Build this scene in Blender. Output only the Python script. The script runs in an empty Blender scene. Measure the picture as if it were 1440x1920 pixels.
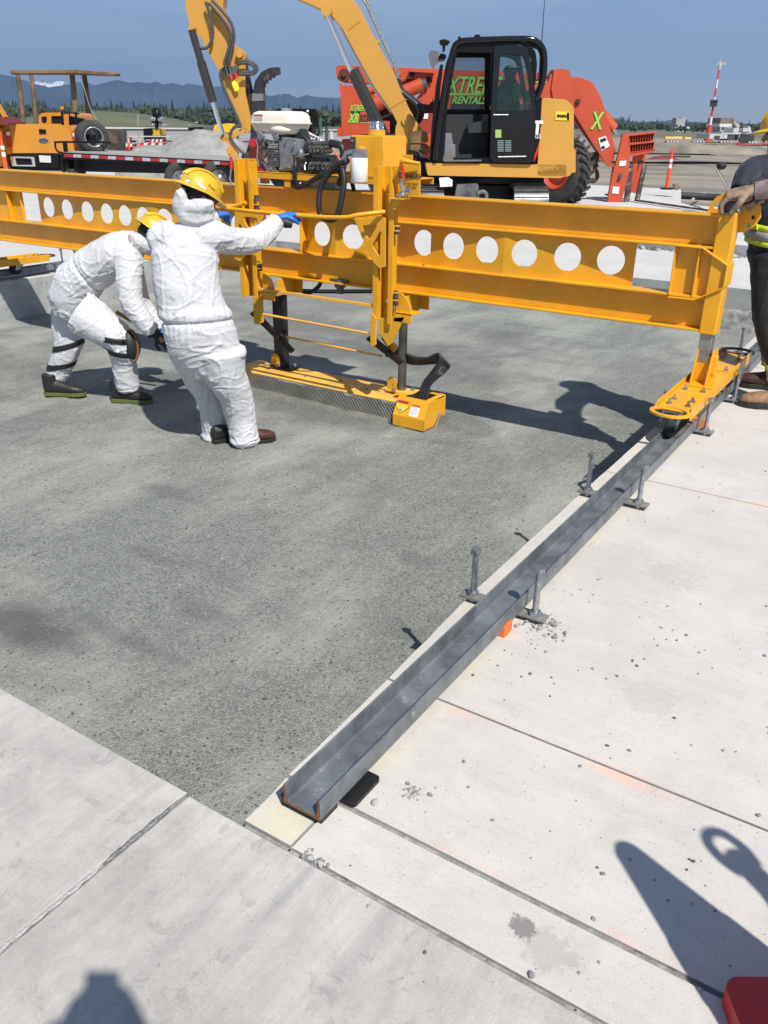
import bpy, bmesh, math, random
from math import sin, cos, tan, atan, atan2, pi, radians, hypot, sqrt
from mathutils import Vector, Matrix, noise, geometry
random.seed(7)
SC = bpy.context.scene
COL = SC.collection
# ---------------------------------------------------------------- camera, sky, sun
H = 1.62; FPX = 1565.0; PITCH = atan(726 / FPX); RA = radians(32.67); ROLL = 0.0144
FW = Vector((-sin(RA), cos(RA), 0)); RT = Vector((cos(RA), sin(RA), 0)); UP = Vector((0, 0, 1))
FV = FW * cos(PITCH) - UP * sin(PITCH); UV = FW * sin(PITCH) + UP * cos(PITCH)
R2 = RT * cos(ROLL) + UV * sin(ROLL); U2 = UV * cos(ROLL) - RT * sin(ROLL)
CAM = Vector((0, 0, H))
cd = bpy.data.cameras.new('camera'); cam = bpy.data.objects.new('camera', cd); COL.objects.link(cam)
cd.sensor_fit = 'VERTICAL'; cd.sensor_height = 36; cd.lens = FPX / 1920 * 36; cd.clip_end = 40000; cd.clip_start = 0.03
M = Matrix((R2, U2, -FV)).transposed().to_4x4(); M.translation = CAM; cam.matrix_world = M
SC.camera = cam
SUN_EL = radians(51.0); SUN_AZ = radians(122.0)          # azimuth clockwise from +Y
SUNV = Vector((sin(SUN_AZ) * cos(SUN_EL), cos(SUN_AZ) * cos(SUN_EL), sin(SUN_EL)))
w = bpy.data.worlds.new('World'); SC.world = w; w.use_nodes = True
nt = w.node_tree; bg = nt.nodes['Background']
sky = nt.nodes.new('ShaderNodeTexSky'); sky.sky_type = 'NISHITA'; sky.sun_disc = False
sky.sun_elevation = SUN_EL; sky.sun_rotation = SUN_AZ; sky.air_density = 1.0; sky.dust_density = 0.25; sky.ozone_density = 3.0; sky.altitude = 1200
tcw = nt.nodes.new('ShaderNodeTexCoord'); mpw = nt.nodes.new('ShaderNodeMapping'); mpw.inputs['Scale'].default_value = (1.2, 1.2, 9.); nt.links.new(tcw.outputs['Generated'], mpw.inputs[0])
cn = nt.nodes.new('ShaderNodeTexNoise'); cn.inputs['Scale'].default_value = 2.2; cn.inputs['Detail'].default_value = 8; cn.inputs['Roughness'].default_value = .62; nt.links.new(mpw.outputs[0], cn.inputs['Vector'])
cr = nt.nodes.new('ShaderNodeMapRange'); cr.inputs[1].default_value = .42; cr.inputs[2].default_value = .72; cr.inputs[3].default_value = .03; cr.inputs[4].default_value = .38; nt.links.new(cn.outputs[0], cr.inputs[0])
cm = nt.nodes.new('ShaderNodeMix'); cm.data_type = 'RGBA'; nt.links.new(cr.outputs[0], cm.inputs[0]); nt.links.new(sky.outputs[0], cm.inputs[6]); cm.inputs[7].default_value = (8., 9.4, 11.5, 1)
nt.links.new(cm.outputs[2], bg.inputs[0]); bg.inputs[1].default_value = 0.075
sl = bpy.data.lights.new('sun', 'SUN'); sl.energy = 5.0; sl.angle = radians(0.7); sl.color = (1.0, 0.965, 0.91)
so = bpy.data.objects.new('sun', sl); COL.objects.link(so); so.rotation_euler = SUNV.to_track_quat('Z', 'Y').to_euler(); so.location = SUNV * 30
SC.view_settings.view_transform = 'Standard'; SC.view_settings.look = 'None'; SC.view_settings.exposure = 0.3; SC.view_settings.gamma = 1.0
SC.cycles.max_bounces = 6; SC.cycles.diffuse_bounces = 3; SC.cycles.transparent_max_bounces = 16; SC.cycles.volume_bounces = 0
try: SC.cycles.use_denoising = True
except Exception: pass

# ---------------------------------------------------------------- pixel -> point (photo is 1440x1920)
def ray(x, y): return (FV * FPX + R2 * (x - 720) - U2 * (y - 960)).normalized()
def PZ(x, y, z=0.0): d = ray(x, y); return CAM + d * ((z - H) / d.z)
def PX(x, y, X): d = ray(x, y); return CAM + d * (X / d.x)
def PY(x, y, Y): d = ray(x, y); return CAM + d * (Y / d.y)
def PD(x, y, D): d = ray(x, y); return CAM + d * (D / d.dot(FW))
def HOR(x): return 234 + 0.0144 * (x - 730)

# ---------------------------------------------------------------- materials
MATS = {}
def mat(name, col, rough=.5, metal=0., var=.0, vs=3., col2=None, bump=0., bs=60., coat=0., det=4., spots=None, emis=None, trans=0., alpha=1., wear=None):
    if name in MATS: return MATS[name]
    m = bpy.data.materials.new(name); m.use_nodes = True; MATS[name] = m
    t = m.node_tree; N = t.nodes; L = t.links; b = N['Principled BSDF']
    b.inputs['Roughness'].default_value = rough; b.inputs['Metallic'].default_value = metal
    if coat: b.inputs['Coat Weight'].default_value = coat; b.inputs['Coat Roughness'].default_value = .15
    if trans: b.inputs['Transmission Weight'].default_value = trans
    if alpha < 1: b.inputs['Alpha'].default_value = alpha
    c = (*col, 1)
    if emis: b.inputs['Emission Color'].default_value = c; b.inputs['Emission Strength'].default_value = emis
    if var or col2 or spots or wear or bump:
        tc = N.new('ShaderNodeTexCoord'); P = tc.outputs['Object']
    out = None
    if var or col2:
        nz = N.new('ShaderNodeTexNoise'); nz.inputs['Scale'].default_value = vs; nz.inputs['Detail'].default_value = det; nz.inputs['Roughness'].default_value = .6
        L.new(P, nz.inputs['Vector'])
        rp = N.new('ShaderNodeValToRGB'); L.new(nz.outputs[0], rp.inputs[0])
        c2 = col2 or tuple(max(0, x * (1 - var)) for x in col)
        c1 = col if col2 else tuple(min(1, x * (1 + var * .6)) for x in col)
        rp.color_ramp.elements[0].position = .36; rp.color_ramp.elements[1].position = .64
        rp.color_ramp.elements[0].color = (*c2, 1); rp.color_ramp.elements[1].color = (*c1, 1); out = rp.outputs[0]
    if wear:   # (colour, scale, threshold)
        nz = N.new('ShaderNodeTexNoise'); nz.inputs['Scale'].default_value = wear[1]; nz.inputs['Detail'].default_value = 8; nz.inputs['Roughness'].default_value = .7
        L.new(P, nz.inputs['Vector'])
        mr = N.new('ShaderNodeMapRange'); mr.inputs[1].default_value = wear[2]; mr.inputs[2].default_value = wear[2] + .05; L.new(nz.outputs[0], mr.inputs[0])
        mx = N.new('ShaderNodeMix'); mx.data_type = 'RGBA'; L.new(mr.outputs[0], mx.inputs[0])
        if out: L.new(out, mx.inputs[6])
        else: mx.inputs[6].default_value = c
        mx.inputs[7].default_value = (*wear[0], 1); out = mx.outputs[2]
    if out: L.new(out, b.inputs['Base Color'])
    else: b.inputs['Base Color'].default_value = c
    if bump:
        nz = N.new('ShaderNodeTexNoise'); nz.inputs['Scale'].default_value = bs; nz.inputs['Detail'].default_value = 5
        L.new(P, nz.inputs['Vector'])
        bp = N.new('ShaderNodeBump'); bp.inputs['Strength'].default_value = bump; bp.inputs['Distance'].default_value = .01
        L.new(nz.outputs[0], bp.inputs['Height']); L.new(bp.outputs[0], b.inputs['Normal'])
    return m

YEL = mat('machine_yellow', (.76, .36, .012), .42, var=.09, vs=4., coat=.10, wear=((.34, .16, .035), 26., .655), bump=.06, bs=45)
YELD = mat('screed_yellow', (.80, .42, .07), .6, var=.15, vs=6, wear=((.45, .36, .24), 12., .60))
GOLD = mat('excavator_gold', (.56, .28, .04), .48, var=.05, vs=1.5, coat=.2, wear=((.45, .25, .07), 6., .70))
ORG = mat('loader_orange', (.50, .064, .018), .55, var=.08, vs=1.2, coat=.1, wear=((.55, .10, .03), 3., .68))
BLK = mat('satin_black', (.006, .006, .007), .38); BLK.node_tree.nodes['Principled BSDF'].inputs['Specular IOR Level'].default_value = .25
RUB = mat('rubber', (.018, .018, .019), .75, var=.3, vs=10, bump=.1)
TYRE = mat('tyre_rubber', (.045, .043, .04), .85, var=.35, vs=4, bump=.2, bs=30)
STEEL = mat('dark_steel', (.12, .125, .135), .5, .6, var=.3, vs=9, wear=((.16, .08, .04), 14., .66))
GALV = mat('zinc_steel', (.42, .45, .47), .38, .85, var=.35, vs=25, bump=.1)
CHROME = mat('chrome', (.75, .76, .78), .12, 1.)
RUST = mat('rusty_steel', (.17, .07, .035), .8, .2, var=.5, vs=20, bump=.3)
ALU = mat('cast_aluminium', (.30, .31, .32), .5, .6, var=.25, vs=20, bump=.25, bs=80)
WHITE = mat('white_paint', (.75, .75, .73), .45, var=.06)
RED = mat('red_plastic', (.65, .03, .03), .35)
CREAM = mat('cream_tank', (.80, .74, .60), .3, coat=.4, var=.04)
GLASS = mat('tinted_glass', (.02, .045, .045), .03, trans=.0, alpha=.38)
DARKGLASS = mat('dark_glass', (.015, .02, .022), .06, coat=.5)

# ---------------------------------------------------------------- mesh builder
ORIGIN = {}
class MB:
    def __init__(s): s.v = []; s.f = []; s.m = []; s.sm = []; s.k = 0
    def mi(s, k): s.k = k; return s
    def add(s, vs, fs, smooth=False):
        b = len(s.v); s.v += [Vector(x) for x in vs]
        for f in fs: s.f.append([b + i for i in f]); s.m.append(s.k); s.sm.append(smooth)
        return s
    def box(s, c, d, rot=None):
        c = Vector(c); hx, hy, hz = d[0] / 2, d[1] / 2, d[2] / 2
        vs = [Vector((x, y, z)) for x in (-hx, hx) for y in (-hy, hy) for z in (-hz, hz)]
        if rot is not None: vs = [rot @ v for v in vs]
        return s.add([c + v for v in vs], [(0, 1, 3, 2), (4, 6, 7, 5), (0, 4, 5, 1), (2, 3, 7, 6), (0, 2, 6, 4), (1, 5, 7, 3)])
    def b2(s, a, b):
        a = Vector(a); b = Vector(b); d = b - a
        return s.box((a + b) / 2, (abs(d.x), abs(d.y), abs(d.z)))
    def prism(s, outer, ext, holes=()):
        """outer: list of 3D points (planar), ext: extrusion vector; holes: lists of 3D points"""
        outer = [Vector(p) for p in outer]; holes = [[Vector(p) for p in h] for h in holes]; ext = Vector(ext)
        polys = [outer] + holes
        flat = [p for q in polys for p in q]
        if holes or len(outer) > 4: tris = geometry.tessellate_polygon(polys)
        else: tris = [tuple(range(len(outer)))]
        n = len(flat)
        fs = [tuple(t) for t in tris] + [tuple(n + i for i in reversed(t)) for t in tris]
        o = 0
        for q in polys:
            k = len(q)
            for i in range(k):
                j = (i + 1) % k; fs.append((o + i, o + j, n + o + j, n + o + i))
            o += k
        return s.add(flat + [p + ext for p in flat], fs)
    def cyl(s, p0, p1, r0, r1=None, n=20, cap=True, smooth=True):
        p0 = Vector(p0); p1 = Vector(p1); r1 = r0 if r1 is None else r1
        a = (p1 - p0).normalized(); q = a.orthogonal().normalized(); u = a.cross(q)
        if abs(a.z) > .999: q = Vector((1, 0, 0)); u = a.cross(q)
        R0 = [p0 + (q * cos(2 * pi * i / n) + u * sin(2 * pi * i / n)) * r0 for i in range(n)]
        R1 = [p1 + (q * cos(2 * pi * i / n) + u * sin(2 * pi * i / n)) * r1 for i in range(n)]
        s.add(R0 + R1, [(i, (i + 1) % n, n + (i + 1) % n, n + i) for i in range(n)], smooth)
        if cap: s.add(R0, [tuple(reversed(range(n)))]); s.add(R1, [tuple(range(n))])
        return s
    def loft(s, rings, closed=True, cap=True, smooth=True):
        n = len(rings[0]); vs = [p for r in rings for p in r]; fs = []
        for k in range(len(rings) - 1):
            for i in range(n if closed else n - 1):
                j = (i + 1) % n; fs.append((k * n + i, k * n + j, (k + 1) * n + j, (k + 1) * n + i))
        s.add(vs, fs, smooth)
        if cap: s.add(rings[0], [tuple(reversed(range(n)))]); s.add(rings[-1], [tuple(range(n))])
        return s
    def tube(s, pts, r, n=10, ell=1., sub=0, upv=None):
        pts = [Vector(p) for p in pts]
        rs = r if isinstance(r, (list, tuple)) else [r] * len(pts)
        if sub:
            P = []; RR = []
            ext = [pts[0] * 2 - pts[1]] + pts + [pts[-1] * 2 - pts[-2]]
            for i in range(1, len(ext) - 2):
                for k in range(sub):
                    t = k / sub; a, b, c, d = ext[i - 1], ext[i], ext[i + 1], ext[i + 2]
                    P.append(.5 * ((2 * b) + (c - a) * t + (2 * a - 5 * b + 4 * c - d) * t * t + (3 * b - 3 * c + d - a) * t ** 3)); RR.append(rs[i - 1] * (1 - t) + rs[i] * t)
            P.append(pts[-1]); RR.append(rs[-1]); pts = P; rs = RR
        rings = []; q = None
        for i, p in enumerate(pts):
            a = (pts[min(i + 1, len(pts) - 1)] - pts[max(i - 1, 0)]).normalized()
            if q is None: q = (Vector(upv) - a * Vector(upv).dot(a)).normalized() if upv is not None else a.orthogonal().normalized()
            else: q = (q - a * q.dot(a)).normalized()
            u = a.cross(q)
            rings.append([p + (q * cos(2 * pi * k / n) * ell + u * sin(2 * pi * k / n)) * rs[i] for k in range(n)])
        return s.loft(rings)
    def lathe(s, o, ax, prof, n=24, smooth=True, cap=False):
        o = Vector(o); a = Vector(ax).normalized(); q = a.orthogonal().normalized()
        if abs(a.z) > .999: q = Vector((1, 0, 0))
        u = a.cross(q)
        return s.loft([[o + a * h + (q * cos(2 * pi * k / n) + u * sin(2 * pi * k / n)) * max(r, 1e-5) for k in range(n)] for r, h in prof], cap=cap, smooth=smooth)
    def ell(s, c, r, n=16, rot=None, m=10):
        c = Vector(c); rings = []
        for j in range(m + 1):
            t = -pi / 2 + pi * j / m; ring = []
            for i in range(n):
                p = Vector((r[0] * max(cos(t), 1e-4) * cos(2 * pi * i / n), r[1] * max(cos(t), 1e-4) * sin(2 * pi * i / n), r[2] * sin(t)))
                ring.append(c + (rot @ p if rot is not None else p))
            rings.append(ring)
        return s.loft(rings, cap=False)
    def bolt(s, p, r=.012, h=.012, ax=(0, 0, 1)):
        p = Vector(p); ax = Vector(ax).normalized()
        return s.cyl(p, p + ax * h, r, n=6, smooth=False)
    def build(s, name, mats, parent=None, bevel=0., origin=None, seg=2, weld=False):
        if not isinstance(mats, (list, tuple)): mats = [mats]
        o0 = Vector(origin) if origin is not None else (ORIGIN[parent.name] if parent is not None else Vector((0, 0, 0)))
        me = bpy.data.meshes.new(name); me.from_pydata([v - o0 for v in s.v], [], s.f)
        for m in mats: me.materials.append(m)
        me.polygons.foreach_set('material_index', s.m); me.polygons.foreach_set('use_smooth', s.sm)
        bm = bmesh.new(); bm.from_mesh(me)
        if weld: bmesh.ops.remove_doubles(bm, verts=bm.verts, dist=1e-5)
        bmesh.ops.recalc_face_normals(bm, faces=bm.faces); bm.to_mesh(me); bm.free(); me.update()
        ob = bpy.data.objects.new(name, me); COL.objects.link(ob)
        if parent is not None: ob.parent = parent; ORIGIN[ob.name] = ORIGIN[parent.name]
        else: ob.location = o0; ORIGIN[ob.name] = o0
        if bevel:
            md = ob.modifiers.new('bevel', 'BEVEL'); md.width = bevel; md.segments = seg; md.limit_method = 'ANGLE'; md.angle_limit = radians(35)
            md.use_clamp_overlap = True; md.harden_normals = False
        return ob

def tag(o, label=None, cat=None, group=None, kind=None):
    if label: o['label'] = label
    if cat: o['category'] = cat
    if group: o['group'] = group
    if kind: o['kind'] = kind
    return o
def thing(name, loc, label, cat, group=None):
    o = bpy.data.objects.new(name, None); o.empty_display_size = .1; COL.objects.link(o); o.location = loc; ORIGIN[o.name] = Vector(loc)
    return tag(o, label, cat, group)
def dup(root, loc, label=None, rz=None, scale=None):
    def rec(o, par):
        c = o.copy(); COL.objects.link(c)
        if par is not None: c.parent = par
        for ch in list(o.children): rec(ch, c)
        return c
    r = rec(root, None); r.location = loc; ORIGIN[r.name] = Vector(loc)
    if label: r['label'] = label
    if rz is not None: r.rotation_euler.z = rz
    if scale is not None: r.scale = (scale,) * 3
    return r
def text(s, size, o, ux, uy, m, parent, name='lettering', ext=.002, shear=0., align='CENTER', bold=0., xs=1.):
    cu = bpy.data.curves.new('t', 'FONT'); cu.body = s; cu.size = size; cu.extrude = ext; cu.shear = shear; cu.align_x = align; cu.align_y = 'CENTER'; cu.offset = bold
    cu.resolution_u = 3
    to = bpy.data.objects.new('t', cu); COL.objects.link(to)
    me = bpy.data.meshes.new_from_object(to.evaluated_get(bpy.context.evaluated_depsgraph_get()))
    bpy.data.objects.remove(to); bpy.data.curves.remove(cu)
    ux = Vector(ux).normalized(); uy = Vector(uy).normalized(); uz = ux.cross(uy)
    o0 = ORIGIN[parent.name]
    for v in me.vertices: v.co = Vector(o) + ux * v.co.x * xs + uy * v.co.y + uz * v.co.z - o0
    me.materials.clear(); me.materials.append(m)
    ob = bpy.data.objects.new(name, me); COL.objects.link(ob); ob.parent = parent; ORIGIN[ob.name] = o0
    return ob
def circle(c, u, v, r, n=28, a0=0., a1=2 * pi, full=True):
    c = Vector(c); u = Vector(u); v = Vector(v)
    k = n if full else n - 1
    return [c + u * r * cos(a0 + (a1 - a0) * i / k) + v * r * sin(a0 + (a1 - a0) * i / k) for i in range(n)]
def smooth_path(pts, k=6):
    pts = [Vector(p) for p in pts]; ext = [pts[0] * 2 - pts[1]] + pts + [pts[-1] * 2 - pts[-2]]; out = []
    for i in range(1, len(ext) - 2):
        for j in range(k):
            t = j / k; a, b, c, d = ext[i - 1], ext[i], ext[i + 1], ext[i + 2]
            out.append(.5 * ((2 * b) + (c - a) * t + (2 * a - 5 * b + 4 * c - d) * t * t + (3 * b - 3 * c + d - a) * t ** 3))
    return out + [pts[-1]]
VX = Vector((1, 0, 0)); VY = Vector((0, 1, 0)); VZ = Vector((0, 0, 1))
def yprism(mb, pts, Y, dep, holes=()):           # outline traced on the plane Y, extruded by dep along +Y
    return mb.prism([PY(x, y, Y) for x, y in pts], VY * dep, holes)
def dprism(mb, pts, D, dep, holes=(), dd=0.):    # outline on the plane facing the camera direction at distance D; dd shifts it further along FW
    return mb.prism([PD(x, y, D) + FW * dd for x, y in pts], FW * dep, [[PD(x, y, D) + FW * dd for x, y in h] for h in holes])
# ================================================================ SETTING
def ground_mats():
    def base(name):
        m = bpy.data.materials.new(name); m.use_nodes = True; t = m.node_tree
        return m, t.nodes, t.links, t.nodes['Principled BSDF']
    def tools(N, L):
        geo = N.new('ShaderNodeNewGeometry')
        def noise_(sc, det=5, ro=.6, vec=None, stretch=None, dist=0.):
            n = N.new('ShaderNodeTexNoise'); n.inputs['Scale'].default_value = sc; n.inputs['Detail'].default_value = det; n.inputs['Roughness'].default_value = ro; n.inputs['Distortion'].default_value = dist
            v = vec or geo.outputs['Position']
            if stretch:
                mp = N.new('ShaderNodeMapping'); mp.inputs['Rotation'].default_value = (0, 0, stretch[2]); mp.inputs['Scale'].default_value = (stretch[0], stretch[1], 1); L.new(v, mp.inputs[0]); v = mp.outputs[0]
            L.new(v, n.inputs['Vector']); return n.outputs[0]
        def rng(s, a, b, c=0., d=1.):
            r = N.new('ShaderNodeMapRange'); r.inputs[1].default_value = a; r.inputs[2].default_value = b; r.inputs[3].default_value = c; r.inputs[4].default_value = d; L.new(s, r.inputs[0]); return r.outputs[0]
        def mix(f, a, b):
            x = N.new('ShaderNodeMix'); x.data_type = 'RGBA'
            for sck, val in ((0, f), (6, a), (7, b)):
                if isinstance(val, (tuple, list)): x.inputs[sck].default_value = (*val, 1)
                elif isinstance(val, float): x.inputs[sck].default_value = val
                else: L.new(val, x.inputs[sck])
            return x.outputs[2]
        def math_(op, a, b=None, c=None):
            x = N.new('ShaderNodeMath'); x.operation = op
            for i, val in enumerate((a, b, c)):
                if val is None: continue
                if isinstance(val, (int, float)): x.inputs[i].default_value = val
                else: L.new(val, x.inputs[i])
            return x.outputs[0]
        def voro(sc, feat='F1', rand=1.):
            v = N.new('ShaderNodeTexVoronoi'); v.inputs['Scale'].default_value = sc; v.feature = feat; v.inputs['Randomness'].default_value = rand; L.new(geo.outputs['Position'], v.inputs['Vector']); return v
        sep = N.new('ShaderNodeSeparateXYZ'); L.new(geo.outputs['Position'], sep.inputs[0])
        return geo, noise_, rng, mix, math_, voro, sep
    out = {}
    def band(math_, coord, c, wd):   # soft band around coord==c
        return math_('MAXIMUM', math_('SUBTRACT', 1., math_('DIVIDE', math_('ABSOLUTE', math_('SUBTRACT', coord, c)), wd)), 0.)
    # ---- concrete slabs (broom along X or Y)
    for nm, light, dark, ang, pit in (('concrete_right', (.62, .582, .538), (.51, .478, .44), 0, .3), ('concrete_near', (.595, .56, .516), (.40, .376, .346), 1, .7), ('concrete_far', (.62, .60, .565), (.52, .50, .47), 1, .3)):
        m, N, L, b = base(nm); geo, noise_, rng, mix, math_, voro, sep = tools(N, L)
        big = rng(noise_(1.1, 8, .62), .38, .66); mid = rng(noise_(5., 9, .72, dist=.6), .42, .66)
        st = (45., 3.2, .1) if ang else (3.2, 40., .0)
        broom = noise_(1., 3, .6, stretch=st); br2 = noise_(1., 6, .7, stretch=(9, 1.1, .12) if ang else (1.1, 9, 0.))
        c = mix(math_('MULTIPLY', big, .75), light, dark)
        c = mix(math_('MULTIPLY', mid, .55 if pit > .5 else .22), c, tuple(x * .72 for x in dark))
        c = mix(math_('MULTIPLY', rng(br2, .5, .72), .28 if pit > .5 else .15), c, tuple(x * .62 for x in dark))
        c = mix(math_('MULTIPLY', rng(broom, .35, .7), .22 if pit > .5 else .10), c, tuple(x * .65 for x in dark))
        # blotchy worn laitance with sharp edges
        bl = rng(noise_(9., 10, .68, dist=1.2), .585, .615); c = mix(math_('MULTIPLY', bl, .40 if pit > .5 else .14), c, tuple(x * .66 for x in dark))
        bl2 = rng(noise_(2.4, 10, .7, dist=.8), .60, .63); c = mix(math_('MULTIPLY', bl2, .22), c, tuple(x * .8 for x in dark))
        bl3 = math_('MULTIPLY', rng(noise_(26., 10, .72, dist=1.5), .60, .64), rng(noise_(2.2, 4), .42, .58)); c = mix(math_('MULTIPLY', bl3, .50 if pit > .5 else .26), c, tuple(x * .62 for x in dark))
        c = mix(math_('MULTIPLY', rng(noise_(160., 4, .8), .40, .75), .34), c, tuple(x * .66 for x in dark))
        # pits and tiny specks
        v = voro(115. if pit > .5 else 70.); pits = rng(v.outputs['Distance'], .09, .17, 1., 0.); msk = rng(noise_(4.5, 3), .42, .6)
        c = mix(math_('MULTIPLY', math_('MULTIPLY', pits, msk), pit), c, (.17, .165, .16))
        v2 = voro(19.); sp = rng(v2.outputs['Distance'], .035, .07, 1., 0.); c = mix(math_('MULTIPLY', sp, .55), c, (.22, .21, .20))
        if nm == 'concrete_right':
            n1 = rng(noise_(3., 5), .45, .62)
            for Yc, wd, st_ in ((1.86, .05, .45), (1.36, .035, .25), (4.02, .06, .3)):
                c = mix(math_('MULTIPLY', math_('MULTIPLY', band(math_, sep.outputs[1], Yc, wd), n1), st_), c, (.85, .38, .22))
            yb = math_('MULTIPLY', band(math_, sep.outputs[0], -1.06, .17), rng(noise_(6., 4), .40, .6))
            c = mix(math_('MULTIPLY', yb, .42), c, (.70, .62, .30))
            # damp stain near the front joint
            for sx, sy, sr, sa in ((-.43, 1.27, .028, .95), (-.36, 1.245, .050, .28), (-.60, 3.1, .10, .12), (-.45, 2.25, .08, .12), (-.78, 3.0, .25, .12)):
                dx = math_('SUBTRACT', sep.outputs[0], sx); dy = math_('SUBTRACT', sep.outputs[1], sy)
                dd = math_('SQRT', math_('ADD', math_('MULTIPLY', dx, dx), math_('MULTIPLY', dy, dy)))
                dd = math_('ADD', dd, math_('MULTIPLY', math_('SUBTRACT', noise_(38., 9, .7), .5), sr * 3.2))
                c = mix(math_('MULTIPLY', rng(dd, sr * .9, sr * 1.25, 1., 0.), sa), c, (.22, .205, .19))
        if nm == 'concrete_near':
            for sx, wd, y0, sa in ((-.92, .022, .75, .42), (-.70, .03, .7, .3), (-1.05, .02, .5, .2)):
                bb = math_('MULTIPLY', band(math_, math_('ADD', sep.outputs[0], math_('MULTIPLY', math_('SUBTRACT', noise_(7., 4), .5), .03)), sx, wd), rng(sep.outputs[1], y0, y0 + .3))
                c = mix(math_('MULTIPLY', bb, sa), c, (.22, .22, .215))
        hsv = N.new('ShaderNodeHueSaturation'); hsv.inputs[2].default_value = 1.; L.new(c, hsv.inputs[4])
        L.new(hsv.outputs[0], b.inputs['Base Color']); b.inputs['Roughness'].default_value = .85
        hgt = math_('ADD', math_('MULTIPLY', broom, .5), math_('ADD', math_('MULTIPLY', noise_(30., 6, .7), .8), math_('MULTIPLY', pits, -.8)))
        bp = N.new('ShaderNodeBump'); bp.inputs['Strength'].default_value = .35; bp.inputs['Distance'].default_value = .004; L.new(hgt, bp.inputs['Height']); L.new(bp.outputs[0], b.inputs['Normal'])
        out[nm] = m
    # ---- slab faces in the trench
    m, N, L, b = base('concrete_face'); geo, noise_, rng, mix, math_, voro, sep = tools(N, L)
    c = mix(rng(noise_(2.5, 8, .7), .35, .65), (.42, .42, .40), (.27, .275, .265)); v = voro(11.); c = mix(math_('MULTIPLY', rng(v.outputs['Distance'], .10, .16, 1., 0.), .6), c, (.12, .12, .12))
    L.new(c, b.inputs['Base Color']); b.inputs['Roughness'].default_value = .9
    bp = N.new('ShaderNodeBump'); bp.inputs['Strength'].default_value = .5; bp.inputs['Distance'].default_value = .01; L.new(noise_(14., 8, .7), bp.inputs['Height']); L.new(bp.outputs[0], b.inputs['Normal']); out['face'] = m
    # ---- fine crushed stone
    m, N, L, b = base('crushed_stone'); geo, noise_, rng, mix, math_, voro, sep = tools(N, L)
    v = voro(95.); v2 = voro(210.)
    sv = N.new('ShaderNodeSeparateColor'); L.new(v.outputs['Color'], sv.inputs[0]); sv2 = N.new('ShaderNodeSeparateColor'); L.new(v2.outputs['Color'], sv2.inputs[0])
    c = mix(rng(sv.outputs[0], 0., 1.), (.165, .172, .150), (.285, .292, .262))
    c = mix(math_('MULTIPLY', rng(sv2.outputs[1], .75, 1.), .4), c, (.36, .365, .345)); c = mix(math_('MULTIPLY', rng(sv2.outputs[0], .8, 1.), .7), c, (.07, .075, .07))
    fines = rng(noise_(1.5, 8, .6, stretch=(1., .45, -.5)), .44, .62); c = mix(math_('MULTIPLY', fines, .62), c, (.35, .355, .31))
    damp = rng(noise_(1.0, 9, .66, stretch=(.55, 1.25, .5), dist=.8), .51, .64); c = mix(math_('MULTIPLY', damp, .38), c, (.085, .09, .082))
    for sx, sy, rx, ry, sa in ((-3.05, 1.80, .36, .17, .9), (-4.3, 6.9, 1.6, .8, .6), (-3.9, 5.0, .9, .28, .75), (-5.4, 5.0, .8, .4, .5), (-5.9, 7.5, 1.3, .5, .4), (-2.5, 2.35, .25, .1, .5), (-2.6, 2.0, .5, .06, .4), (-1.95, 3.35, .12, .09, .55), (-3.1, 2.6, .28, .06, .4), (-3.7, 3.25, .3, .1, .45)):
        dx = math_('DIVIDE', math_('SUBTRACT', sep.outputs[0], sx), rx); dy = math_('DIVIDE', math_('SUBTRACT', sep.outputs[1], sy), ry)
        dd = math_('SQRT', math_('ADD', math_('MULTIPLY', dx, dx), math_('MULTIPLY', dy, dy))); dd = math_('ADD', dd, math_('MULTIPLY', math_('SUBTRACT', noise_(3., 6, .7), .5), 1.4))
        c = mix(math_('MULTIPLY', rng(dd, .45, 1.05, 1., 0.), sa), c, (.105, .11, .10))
    L.new(c, b.inputs['Base Color']); b.inputs['Roughness'].default_value = .95
    hg = math_('ADD', math_('MULTIPLY', v.outputs['Distance'], -1.), math_('MULTIPLY', v2.outputs['Distance'], -.5))
    keep = math_('SUBTRACT', 1., math_('MULTIPLY', fines, .7)); hg = math_('MULTIPLY', hg, keep)
    bp = N.new('ShaderNodeBump'); bp.inputs['Strength'].default_value = .9; bp.inputs['Distance'].default_value = .006; L.new(hg, bp.inputs['Height'])
    bp2 = N.new('ShaderNodeBump'); bp2.inputs['Strength'].default_value = .5; bp2.inputs['Distance'].default_value = .03; L.new(math_('ADD', noise_(9., 8, .7), math_('MULTIPLY', noise_(1., 7, .65, stretch=(11., 1.6, .62)), 1.1)), bp2.inputs['Height']); L.new(bp.outputs[0], bp2.inputs['Normal']); L.new(bp2.outputs[0], b.inputs['Normal']); out['stone'] = m
    # ---- bare dirt field
    m, N, L, b = base('bare_dirt'); geo, noise_, rng, mix, math_, voro, sep = tools(N, L)
    c = mix(rng(noise_(.08, 9, .6, stretch=(1., 3.2, -.57)), .40, .60), (.34, .29, .22), (.19, .165, .13)); c = mix(math_('MULTIPLY', rng(noise_(.6, 8, .7, stretch=(1., 4., -.57)), .5, .7), .6), c, (.15, .13, .105))
    # far airfield turns to grass / tarmac
    ln = N.new('ShaderNodeVectorMath'); ln.operation = 'LENGTH'; L.new(geo.outputs['Position'], ln.inputs[0])
    g = mix(rng(noise_(.02, 6), .4, .6), (.10, .11, .055), (.17, .155, .10)); c = mix(rng(ln.outputs['Value'], 180., 240.), c, g)
    L.new(c, b.inputs['Base Color']); b.inputs['Roughness'].default_value = .95
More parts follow.
